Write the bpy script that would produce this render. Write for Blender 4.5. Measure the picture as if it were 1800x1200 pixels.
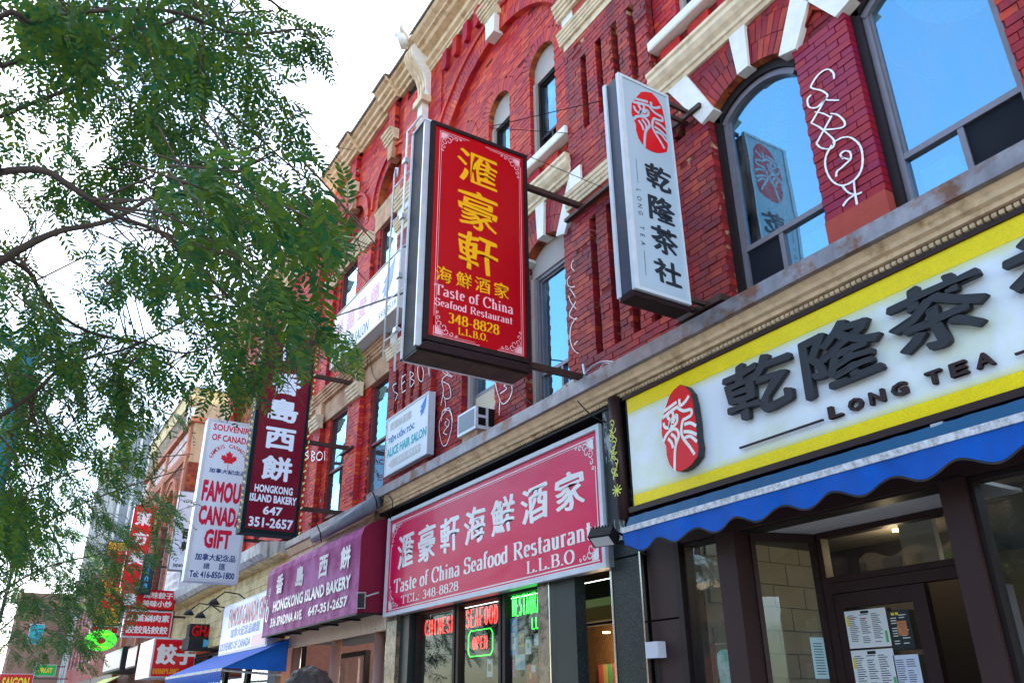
import bpy, math, random
from mathutils import Matrix, Vector, Euler
from mathutils.geometry import tessellate_polygon
random.seed(7)
R = math.radians
for o in list(bpy.data.objects): bpy.data.objects.remove(o)
scene = bpy.context.scene
COL = scene.collection
# ------------------------------------------------------------------ camera, sky, sun, exposure
CAMZ = 1.6
FPX = 1414.43                      # focal length in pixels of an 1800 pixel wide frame
cam_d = bpy.data.cameras.new('camera'); cam = bpy.data.objects.new('camera', cam_d); COL.objects.link(cam)
cam_d.sensor_width = 36; cam_d.lens = 36 * FPX / 1800; cam_d.clip_end = 2000; cam_d.clip_start = 0.05
CR = Matrix.Rotation(1.01514398, 3, 'Z') @ Matrix.Rotation(math.pi/2 + 0.42456496, 3, 'X') @ Matrix.Rotation(-0.00927358, 3, 'Z')
cam.matrix_world = Matrix.Translation((0, 0, CAMZ)) @ CR.to_4x4()
scene.camera = cam
SUN_AZ = 318.0    # compass degrees, 0 = +Y (behind the facades), clockwise
SUN_EL = 36.0
sd = Vector((math.sin(R(SUN_AZ))*math.cos(R(SUN_EL)), math.cos(R(SUN_AZ))*math.cos(R(SUN_EL)), math.sin(R(SUN_EL))))
w = bpy.data.worlds.new('World'); scene.world = w; w.use_nodes = True
nt = w.node_tree; N = nt.nodes; L = nt.links; N.clear()
wo = N.new('ShaderNodeOutputWorld'); bg = N.new('ShaderNodeBackground'); sky = N.new('ShaderNodeTexSky')
sky.sky_type = 'NISHITA'; sky.sun_disc = False; sky.sun_elevation = R(SUN_EL); sky.sun_rotation = R(SUN_AZ)
sky.air_density = 1.2; sky.dust_density = 1.3; sky.ozone_density = 1.6
tc = N.new('ShaderNodeTexCoord'); mp = N.new('ShaderNodeMapping'); mp.inputs['Scale'].default_value = (1, 1, 2.4)
nz = N.new('ShaderNodeTexNoise'); nz.inputs['Scale'].default_value = 2.1; nz.inputs['Detail'].default_value = 9; nz.inputs['Roughness'].default_value = .58
rp = N.new('ShaderNodeValToRGB'); rp.color_ramp.elements[0].position = .50; rp.color_ramp.elements[1].position = .66
mx = N.new('ShaderNodeMixRGB'); mx.inputs[2].default_value = (15, 15.6, 16.6, 1)
L.new(tc.outputs['Generated'], mp.inputs[0]); L.new(mp.outputs[0], nz.inputs['Vector']); L.new(nz.outputs['Fac'], rp.inputs[0])
sx = N.new('ShaderNodeSeparateXYZ'); mr_ = N.new('ShaderNodeMapRange'); mr_.interpolation_type = 'SMOOTHSTEP'; mr_.inputs[1].default_value = -.50; mr_.inputs[2].default_value = -.18   # clouds lie on the sun's side, the sky opposite is clear
mu = N.new('ShaderNodeMath'); mu.operation = 'MULTIPLY'; L.new(tc.outputs['Generated'], sx.inputs[0]); L.new(sx.outputs['Y'], mr_.inputs[0]); L.new(rp.outputs[0], mu.inputs[0]); L.new(mr_.outputs[0], mu.inputs[1]); L.new(mu.outputs[0], mx.inputs[0]); L.new(sky.outputs[0], mx.inputs[1]); L.new(mx.outputs[0], bg.inputs[0]); L.new(bg.outputs[0], wo.inputs[0])
bg.inputs['Strength'].default_value = 0.13
sun_d = bpy.data.lights.new('sun', 'SUN'); sun = bpy.data.objects.new('sun', sun_d); COL.objects.link(sun)
sun_d.energy = 4.0; sun_d.angle = R(.5); sun_d.color = (1, .94, .84); sun.rotation_euler = sd.to_track_quat('Z', 'Y').to_euler(); sun.location = (-20, 10, 40)
vs = scene.view_settings; vs.view_transform = 'Standard'; vs.look = 'None'; vs.gamma = 1; vs.exposure = 2.45; vs.use_curve_mapping = False
scene.cycles.max_bounces = 8; scene.cycles.transparent_max_bounces = 12; scene.cycles.glossy_bounces = 4; scene.cycles.caustics_reflective = False
scene.cycles.use_denoising = True

def ray(px, py):
    return CR @ Vector((px - 900, 600 - py, -FPX))
def FY(px, py, y):                 # the point of the plane Y = y (parallel to the facades) seen at a photo pixel
    d = ray(px, py); d = d * (y / d.y); return Vector((d.x, d.y, d.z + CAMZ))
def FX(px, py, x):                 # the same for a plane across the pavement
    d = ray(px, py); d = d * (x / d.x); return Vector((d.x, d.y, d.z + CAMZ))
def FD(px, py, dist):
    d = ray(px, py).normalized() * dist; return Vector((d.x, d.y, d.z + CAMZ))
def proj(p):
    c = CR.transposed() @ (Vector(p) - Vector((0, 0, CAMZ)))
    if c.z > -.1: return None
    return (900 + FPX*c.x/-c.z, 600 - FPX*c.y/-c.z, -c.z)

# ------------------------------------------------------------------ materials
def srgb(r, g, b):
    f = lambda c: (c/255/12.92) if c/255 <= .04045 else ((c/255+.055)/1.055)**2.4
    return (f(r), f(g), f(b))
MATS = {}
def mat(name, col, rough=.6, var=.15, vs_=6.0, bump=.1, bs=60.0, metal=0, coat=0, col2=None, mixscale=3.0, mixlo=.45, mixhi=.6, stretch=None, island=0.0, spec=.25, emit=None, es=1.0, streak=0):
    if name in MATS: return MATS[name]
    m = bpy.data.materials.new(name); m.use_nodes = True; t = m.node_tree; n = t.nodes; l = t.links
    b = n['Principled BSDF']; b.inputs['Roughness'].default_value = rough; b.inputs['Metallic'].default_value = metal
    b.inputs['Coat Weight'].default_value = coat; b.inputs['Coat Roughness'].default_value = .04; b.inputs['Specular IOR Level'].default_value = spec
    g = n.new('ShaderNodeNewGeometry'); mp = n.new('ShaderNodeMapping'); l.new(g.outputs['Position'], mp.inputs[0])
    if stretch: mp.inputs['Scale'].default_value = stretch
    n1 = n.new('ShaderNodeTexNoise'); n1.inputs['Scale'].default_value = vs_; n1.inputs['Detail'].default_value = 6; n1.inputs['Roughness'].default_value = .65; l.new(mp.outputs[0], n1.inputs['Vector'])
    src = n.new('ShaderNodeRGB'); src.outputs[0].default_value = (*col, 1); cur = src.outputs[0]
    if col2:
        n2 = n.new('ShaderNodeTexNoise'); n2.inputs['Scale'].default_value = mixscale; n2.inputs['Detail'].default_value = 7; n2.inputs['Roughness'].default_value = .7; l.new(mp.outputs[0], n2.inputs['Vector'])
        r = n.new('ShaderNodeMapRange'); r.inputs[1].default_value = mixlo; r.inputs[2].default_value = mixhi; l.new(n2.outputs['Fac'], r.inputs[0])
        x = n.new('ShaderNodeMixRGB'); x.inputs[2].default_value = (*col2, 1); l.new(r.outputs[0], x.inputs[0]); l.new(cur, x.inputs[1]); cur = x.outputs[0]
    if streak:
        n3 = n.new('ShaderNodeTexNoise'); n3.inputs['Scale'].default_value = 9; n3.inputs['Detail'].default_value = 4
        m3 = n.new('ShaderNodeMapping'); m3.inputs['Scale'].default_value = (1, 1, .12); l.new(g.outputs['Position'], m3.inputs[0]); l.new(m3.outputs[0], n3.inputs['Vector'])
        r3 = n.new('ShaderNodeMapRange'); r3.inputs[1].default_value = .45; r3.inputs[2].default_value = .72; r3.inputs[3].default_value = 0; r3.inputs[4].default_value = streak; l.new(n3.outputs['Fac'], r3.inputs[0])
        x = n.new('ShaderNodeMixRGB'); x.inputs[2].default_value = (.045, .03, .02, 1); l.new(r3.outputs[0], x.inputs[0]); l.new(cur, x.inputs[1]); cur = x.outputs[0]
    h = n.new('ShaderNodeHueSaturation'); mr = n.new('ShaderNodeMapRange'); mr.inputs[1].default_value = .25; mr.inputs[2].default_value = .75
    mr.inputs[3].default_value = 1 - var; mr.inputs[4].default_value = 1 + var; l.new(n1.outputs['Fac'], mr.inputs[0])
    if island:
        oi = n.new('ShaderNodeObjectInfo'); ad = n.new('ShaderNodeMath'); ad.operation = 'ADD'; l.new(g.outputs['Random Per Island'], ad.inputs[0]); l.new(oi.outputs['Random'], ad.inputs[1])
        fr = n.new('ShaderNodeMath'); fr.operation = 'FRACT'; l.new(ad.outputs[0], fr.inputs[0])
        mi = n.new('ShaderNodeMapRange'); mi.inputs[3].default_value = 1 - island; mi.inputs[4].default_value = 1 + island; l.new(fr.outputs[0], mi.inputs[0])
        mm = n.new('ShaderNodeMath'); mm.operation = 'MULTIPLY'; l.new(mi.outputs[0], mm.inputs[0]); l.new(mr.outputs[0], mm.inputs[1]); l.new(mm.outputs[0], h.inputs['Value'])
        mh = n.new('ShaderNodeMapRange'); mh.inputs[3].default_value = .488; mh.inputs[4].default_value = .512; l.new(fr.outputs[0], mh.inputs[0]); l.new(mh.outputs[0], h.inputs['Hue'])
    else: l.new(mr.outputs[0], h.inputs['Value'])
    l.new(cur, h.inputs['Color']); l.new(h.outputs[0], b.inputs['Base Color'])
    if bump:
        nb = n.new('ShaderNodeTexNoise'); nb.inputs['Scale'].default_value = bs; nb.inputs['Detail'].default_value = 5; l.new(mp.outputs[0], nb.inputs['Vector'])
        bm = n.new('ShaderNodeBump'); bm.inputs['Strength'].default_value = bump; bm.inputs['Distance'].default_value = .01; l.new(nb.outputs['Fac'], bm.inputs['Height']); l.new(bm.outputs[0], b.inputs['Normal'])
    if emit:
        b.inputs['Emission Color'].default_value = (*emit, 1); b.inputs['Emission Strength'].default_value = es
    MATS[name] = m; return m
RED = mat('painted_red_brick', (.58, .024, .013), .62, .22, 2.2, .35, 70, col2=(.42, .013, .016), mixscale=1.1, island=.27, streak=.30)
def worn(m, amt_lo, amt_hi, col, sc):    # bare, flaked patches of another colour on a brick material
    t = m.node_tree; n = t.nodes; l = t.links; h = [x for x in n if x.type == 'HUE_SAT'][0]; b = n['Principled BSDF']
    g = [x for x in n if x.type == 'NEW_GEOMETRY'][0]
    nn = n.new('ShaderNodeTexNoise'); nn.inputs['Scale'].default_value = sc; nn.inputs['Detail'].default_value = 10; nn.inputs['Roughness'].default_value = .75; l.new(g.outputs['Position'], nn.inputs['Vector'])
    r = n.new('ShaderNodeMapRange'); r.inputs[1].default_value = amt_lo; r.inputs[2].default_value = amt_hi; l.new(nn.outputs['Fac'], r.inputs[0])
    x = n.new('ShaderNodeMixRGB'); x.inputs[2].default_value = (*col, 1); l.new(r.outputs[0], x.inputs[0])
    src = b.inputs['Base Color'].links[0].from_socket; l.new(src, x.inputs[1]); l.new(x.outputs[0], b.inputs['Base Color'])
worn(RED, .63, .68, (.13, .05, .05), 4.0); worn(RED, .70, .73, (.50, .16, .04), 2.6)
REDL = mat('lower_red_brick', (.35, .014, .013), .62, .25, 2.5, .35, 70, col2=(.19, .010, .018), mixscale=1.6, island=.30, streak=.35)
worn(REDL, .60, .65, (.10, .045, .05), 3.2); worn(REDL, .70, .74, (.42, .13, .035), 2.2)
PINKB = mat('wine_painted_brick', (.27, .008, .034), .5, .14, 3, .35, 70, island=.12)
INTR = mat('bare_orange_brick', (.40, .10, .025), .8, .3, 5, .5, 60, col2=(.16, .05, .03), mixscale=7, island=.3)
MORT = mat('painted_mortar', (.17, .012, .012), .85, .3, 6, .5, 90, col2=(.50, .30, .18), mixscale=3.0, mixlo=.55, mixhi=.62)
MORTP = mat('dark_mortar', (.09, .010, .016), .85, .2, 6, .5, 90)
STONE = mat('weathered_cream_stone', (.74, .58, .40), .75, .15, 7, .3, 45, col2=(.36, .19, .08), mixscale=4.5, mixlo=.55, mixhi=.75, streak=.22)
CREAM = mat('cream_metal_cornice', (.74, .54, .34), .6, .15, 6, .2, 60, col2=(.30, .15, .055), mixscale=5, mixlo=.52, mixhi=.76, streak=.2)
WHITE = mat('old_white_paint', (.74, .71, .66), .6, .1, 9, .3, 50, col2=(.30, .24, .18), mixscale=9, mixlo=.66, mixhi=.8)
ROOFM = mat('brown_roof_metal', (.14, .10, .075), .5, .3, 8, .2, 50)
SILLM = mat('weathered_grey_flashing', (.24, .22, .23), .42, .3, 4, .2, 60, metal=.35, col2=(.18, .08, .045), mixscale=3.3, mixlo=.52, mixhi=.64, streak=.3)
BRONZE = mat('dark_brown_frame', (.014, .008, .008), .5, .15, 6, .05)
GREYF = mat('grey_aluminium_frame', (.20, .18, .20), .4, .15, 6, .05, metal=.3)
BEIGE = mat('beige_infill_panel', (.40, .34, .31), .55, .06, 4, .03)
WREDF = mat('oxblood_window_frame', (.17, .03, .025), .45, .15, 6, .1)
SAND = mat('sandstone_lintel', (.58, .36, .22), .8, .2, 5, .3, 60, col2=(.40, .20, .12), mixscale=2.5, streak=.25)
DARK = mat('dark_room', (.012, .011, .012), .9, .1, 3, 0)
BLACK = mat('black_metal', (.010, .010, .011), .6, .2, 6, .1, spec=.1)
STEEL = mat('galvanised_steel', (.42, .44, .48), .35, .15, 7, .08, metal=.6)
RUSTB = mat('rusty_brown_steel', (.055, .028, .022), .6, .3, 8, .3)
PLAST = mat('pink_plaster_patch', (.40, .065, .045), .85, .12, 5, .35, 30)
def glass(name, tint=(.9, .95, 1), refl=.30, rough=0.0, tr=.85, bl=.35, bd=.16, dust=.22):
    m = bpy.data.materials.new(name); m.use_nodes = True; t = m.node_tree; n = t.nodes; l = t.links; n.clear()
    o = n.new('ShaderNodeOutputMaterial'); a = n.new('ShaderNodeBsdfTransparent'); a.inputs[0].default_value = (*[c*tr for c in tint], 1)
    g = n.new('ShaderNodeBsdfGlossy'); g.inputs['Roughness'].default_value = rough; g.inputs['Color'].default_value = (*tint, 1)
    ge = n.new('ShaderNodeNewGeometry'); nn = n.new('ShaderNodeTexNoise'); nn.inputs['Scale'].default_value = .9; l.new(ge.outputs['Position'], nn.inputs['Vector'])
    bm = n.new('ShaderNodeBump'); bm.inputs['Strength'].default_value = bd; bm.inputs['Distance'].default_value = .05; l.new(nn.outputs['Fac'], bm.inputs['Height']); l.new(bm.outputs[0], g.inputs['Normal'])
    lw = n.new('ShaderNodeLayerWeight'); lw.inputs['Blend'].default_value = bl
    r = n.new('ShaderNodeMapRange'); r.inputs[3].default_value = refl; r.inputs[4].default_value = 1.0; l.new(lw.outputs['Fresnel'], r.inputs[0])
    x = n.new('ShaderNodeMixShader'); l.new(r.outputs[0], x.inputs[0]); l.new(a.outputs[0], x.inputs[1]); l.new(g.outputs[0], x.inputs[2]); 
    df = n.new('ShaderNodeBsdfDiffuse'); df.inputs[0].default_value = (.42, .43, .43, 1); n4 = n.new('ShaderNodeTexNoise'); n4.inputs['Scale'].default_value = 3.5; n4.inputs['Detail'].default_value = 8; n4.inputs['Roughness'].default_value = .7
    m4 = n.new('ShaderNodeMapping'); m4.inputs['Scale'].default_value = (1, 1, .45); l.new(ge.outputs['Position'], m4.inputs[0]); l.new(m4.outputs[0], n4.inputs['Vector']); r4 = n.new('ShaderNodeMapRange'); r4.inputs[1].default_value = .38; r4.inputs[2].default_value = .75; r4.inputs[3].default_value = .01; r4.inputs[4].default_value = dust; l.new(n4.outputs['Fac'], r4.inputs[0])
    x2 = n.new('ShaderNodeMixShader'); l.new(r4.outputs[0], x2.inputs[0]); l.new(x.outputs[0], x2.inputs[1]); l.new(df.outputs[0], x2.inputs[2]); l.new(x2.outputs[0], o.inputs[0])     # dust on the pane
    MATS[name] = m; return m
GLASSU = glass('upper_window_glass', (.34, .75, 1.0), .50)
GLASSS = glass('shop_window_glass', (.84, .93, .95), .045, 0, .9, .18, .03, .07)
def signmat(name, col, coat=.04, rough=.35, var=.03, **k): return mat(name, col, rough, var, 3, 0, coat=coat, spec=.2, **k)

# ------------------------------------------------------------------ mesh helpers
WL = {}                             # world location of every root and part
def bw(o): return WL.get(o.name, Vector((0, 0, 0)))
class MB:
    def __init__(s): s.v = []; s.f = []; s.g = []
    def quad(s, a, b, c, d): i = len(s.v); s.v += [tuple(a), tuple(b), tuple(c), tuple(d)]; s.f.append((i, i+1, i+2, i+3)); return s
    def box(s, x0, x1, y0, y1, z0, z1, back=True):
        i = len(s.v); s.v += [(x0,y0,z0),(x1,y0,z0),(x1,y1,z0),(x0,y1,z0),(x0,y0,z1),(x1,y0,z1),(x1,y1,z1),(x0,y1,z1)]
        F = [(0,1,5,4),(1,2,6,5),(3,0,4,7),(4,5,6,7),(0,3,2,1)] + ([(2,3,7,6)] if back else [])
        s.f += [tuple(i+k for k in f) for f in F]; return s
    def obox(s, m, sx, sy, sz):     # box of half sizes in a matrix frame
        i = len(s.v)
        for z in (-1, 1):
            for x, y in ((-1,-1),(1,-1),(1,1),(-1,1)): s.v.append(tuple(m @ Vector((x*sx, y*sy, z*sz))))
        s.f += [tuple(i+k for k in f) for f in [(0,1,5,4),(1,2,6,5),(2,3,7,6),(3,0,4,7),(4,5,6,7),(0,3,2,1)]]; return s
    def prism(s, pts, y0, y1, fr=None):   # outline in (x, z), given depth range; or in a frame (u, v, depth)
        fr = fr or (lambda u, v, d: Vector((u, d, v)))
        n = len(pts); i = len(s.v)
        s.v += [tuple(fr(p[0], p[1], y0)) for p in pts] + [tuple(fr(p[0], p[1], y1)) for p in pts]
        tri = tessellate_polygon([[Vector((p[0], p[1], 0)) for p in pts]])
        for t in tri: s.f.append(tuple(i+k for k in t)); s.f.append(tuple(i+n+k for k in reversed(t)))
        for k in range(n): s.f.append((i+k, i+(k+1) % n, i+n+(k+1) % n, i+n+k))
        return s
    def loft(s, prof, x0, x1, caps=True):  # profile (y, z) extruded along x
        n = len(prof); i = len(s.v)
        s.v += [(x0, p[0], p[1]) for p in prof] + [(x1, p[0], p[1]) for p in prof]
        for k in range(n): s.f.append((i+k, i+(k+1) % n, i+n+(k+1) % n, i+n+k))
        if caps:
            for t in tessellate_polygon([[Vector((p[0], p[1], 0)) for p in prof]]):
                s.f.append(tuple(i+k for k in t)); s.f.append(tuple(i+n+k for k in reversed(t)))
        return s
    def tube(s, pts, r, n=6, r2=None):
        pts = [Vector(p) for p in pts]; rings = []
        for k, p in enumerate(pts):
            d = (pts[min(k+1, len(pts)-1)] - pts[max(k-1, 0)]).normalized()
            a = d.orthogonal().normalized() if k == 0 else (a - d*a.dot(d)).normalized()
            b = d.cross(a); rr = r + ((r2 if r2 is not None else r) - r) * k/(len(pts)-1)
            i = len(s.v); s.v += [tuple(p + (a*math.cos(2*math.pi*j/n) + b*math.sin(2*math.pi*j/n))*rr) for j in range(n)]; rings.append(i)
        for i0, i1 in zip(rings, rings[1:]):
            for j in range(n): s.f.append((i0+j, i0+(j+1) % n, i1+(j+1) % n, i1+j))
        s.f.append(tuple(rings[0]+j for j in reversed(range(n)))); s.f.append(tuple(rings[-1]+j for j in range(n))); return s
    def ribbon(s, pts, wf, fr, d=0, th=None):     # flat stroke of width wf (number or function of direction) in a frame
        pts = [p for k, p in enumerate(pts) if k == 0 or (abs(p[0]-pts[k-1][0])+abs(p[1]-pts[k-1][1])) > 1e-6]
        if len(pts) < 2: return s
        L_, R_ = [], []
        for k, p in enumerate(pts):
            q = pts[min(k+1, len(pts)-1)]; o = pts[max(k-1, 0)]; dx, dy = q[0]-o[0], q[1]-o[1]; l = math.hypot(dx, dy) or 1; dx /= l; dy /= l
            w_ = wf(dx, dy) if callable(wf) else wf
            L_.append((p[0]-dy*w_/2, p[1]+dx*w_/2)); R_.append((p[0]+dy*w_/2, p[1]-dx*w_/2))
        i = len(s.v); n = len(pts)
        s.v += [tuple(fr(a, b, d)) for a, b in L_] + [tuple(fr(a, b, d)) for a, b in R_]
        for k in range(n-1): s.f.append((i+k, i+k+1, i+n+k+1, i+n+k))
        if th:
            j = len(s.v); s.v += [tuple(fr(a, b, d-th)) for a, b in L_] + [tuple(fr(a, b, d-th)) for a, b in R_]
            for k in range(n-1):
                s.f.append((i+k, j+k, j+k+1, i+k+1)); s.f.append((i+n+k, i+n+k+1, j+n+k+1, j+n+k))
            s.f.append((i, i+n, j+n, j)); s.f.append((i+n-1, j+n-1, j+2*n-1, i+2*n-1))
        return s
    def build(s, name, material, parent=None, smooth=False, loc=None):
        if 'lettering' in name and len(s.g) > 1:       # every line or large character becomes a part of its own
            ends = s.g[1:]+[(len(s.v), len(s.f))]; starts = [(0, 0)]+s.g[1:]; o = None
            for (v0, f0), (v1, f1) in zip(starts, ends):
                if f1 == f0: continue
                q = MB(); q.v = s.v[v0:v1]; q.f = [tuple(i-v0 for i in f) for f in s.f[f0:f1]]; o = q.build(name, material, parent, smooth, loc)
            return o
        if name in ('support_beam', 'wall_channel', 'wall_bracket', 'support_arm', 'wall_plate') and len(s.v) > 8 and len(s.v) % 8 == 0 and len(s.f) == len(s.v)//8*6:
            for k in range(len(s.v)//8):
                q = MB(); q.v = s.v[k*8:k*8+8]; q.f = [tuple(i-k*8 for i in f) for f in s.f[k*6:k*6+6]]; o = q.build(name, material, parent, smooth, loc)
            return o
        me = bpy.data.meshes.new(name); base = bw(parent) if parent else (Vector(loc) if loc else Vector((0, 0, 0)))
        me.from_pydata([(v[0]-base.x, v[1]-base.y, v[2]-base.z) for v in s.v], [], s.f); me.materials.append(material)
        if smooth: me.shade_smooth()
        o = bpy.data.objects.new(name, me); COL.objects.link(o)
        if parent: o.parent = parent
        else: o.location = base
        WL[o.name] = base; return o
def tag(o, label, cat=None, group=None, kind=None):
    if label: o['label'] = label
    if cat: o['category'] = cat
    if group: o['group'] = group
    if kind: o['kind'] = kind
    return o
def thing(name, loc, label, cat, group=None):
    o = bpy.data.objects.new(name, None); COL.objects.link(o); o.location = loc; o.empty_display_size = .2
    WL[o.name] = Vector(loc); return tag(o, label, cat, group)
def bx(name, m, parent, *b): return MB().box(*b).build(name, m, parent)
# frames for flat art: facade plane (u = X, v = Z, depth towards the street) and blade sign plane (u = Y, v = Z, depth +X)
def frF(y0): return lambda u, v, d=0: Vector((u, y0 - d, v))
def frB(x0): return lambda u, v, d=0: Vector((x0 + d, u, v))
def frBback(x0): return lambda u, v, d=0: Vector((x0 - d, u, v))
# ------------------------------------------------------------------ lettering
def glyphmesh(txt, bold=0.0, extrude=0.0, res=3):
    cu = bpy.data.curves.new('lettering', 'FONT'); cu.body = txt; cu.size = 1; cu.offset = bold; cu.extrude = extrude; cu.resolution_u = res; cu.fill_mode = 'FRONT' if not extrude else 'BOTH'
    o = bpy.data.objects.new('lettering', cu); COL.objects.link(o)
    dg = bpy.context.evaluated_depsgraph_get(); me = bpy.data.meshes.new_from_object(o.evaluated_get(dg))
    v = [tuple(x.co) for x in me.vertices]; f = [tuple(p.vertices) for p in me.polygons]
    bpy.data.objects.remove(o); bpy.data.curves.remove(cu); bpy.data.meshes.remove(me); return v, f
def put(mb, txt, u0, u1, v0, v1, fr, d=.002, bold=0.0, nib=0.0, ext=0.0, slant=0.0, rough=0.0, warp=0.0):
    """fit the lettering into the rectangle u0..u1, v0..v1 of a frame; nib = broad pen look"""
    v, f = glyphmesh(txt, 0, .5 if ext else 0, 2)
    mb.g.append((len(mb.v), len(mb.f)))
    if not v: return mb
    xs = [p[0] for p in v]; ys = [p[1] for p in v]; ax, bx_, ay, by = min(xs), max(xs), min(ys), max(ys)
    W_, H_ = bx_-ax, by-ay; bb = bold*1.15; nn = nib*1.0; copies = [(0, 0, .0012)]
    if bb or nn:
        nk = 14 if ext else 8
        for k in range(nk):
            c, s_ = math.cos(k*2*math.pi/nk), math.sin(k*2*math.pi/nk); copies.append(((bb*c+nn*c)/W_, (bb*s_-nn*.55*c)/H_, .00015*k))
        e0 = (bb+nn)/W_; e1 = (bb+nn*.4)/H_; du, dv = (u1-u0)*e0*.8, (v1-v0)*e1*.8; u0 += du; u1 -= du; v0 += dv; v1 -= dv
    for ox, oy, od in copies:
        i = len(mb.v)
        for p in v:
            a = (p[0]-ax)/(bx_-ax); b = (p[1]-ay)/(by-ay)
            if warp: b2 = b + warp*(a-.5)*.5 + .03*math.sin(a*9+b*4); a = a + .03*math.sin(b*7+a*3); b = b2
            u = u0 + a*(u1-u0) + ox*(u1-u0) + slant*(b-.5)*(v1-v0); w_ = v0 + b*(v1-v0) + oy*(v1-v0)
            dd = d + od + ((p[2] + .5)*ext if ext else 0)
            mb.v.append(tuple(fr(u, w_, dd)))
        mb.f += [tuple(i+k for k in q) for q in f]
    return mb
def arc(cx, cy, rx, ry, a0, a1, n=10): return [(cx+rx*math.cos(R(a0+(a1-a0)*k/n)), cy+ry*math.sin(R(a0+(a1-a0)*k/n))) for k in range(n+1)]
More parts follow.
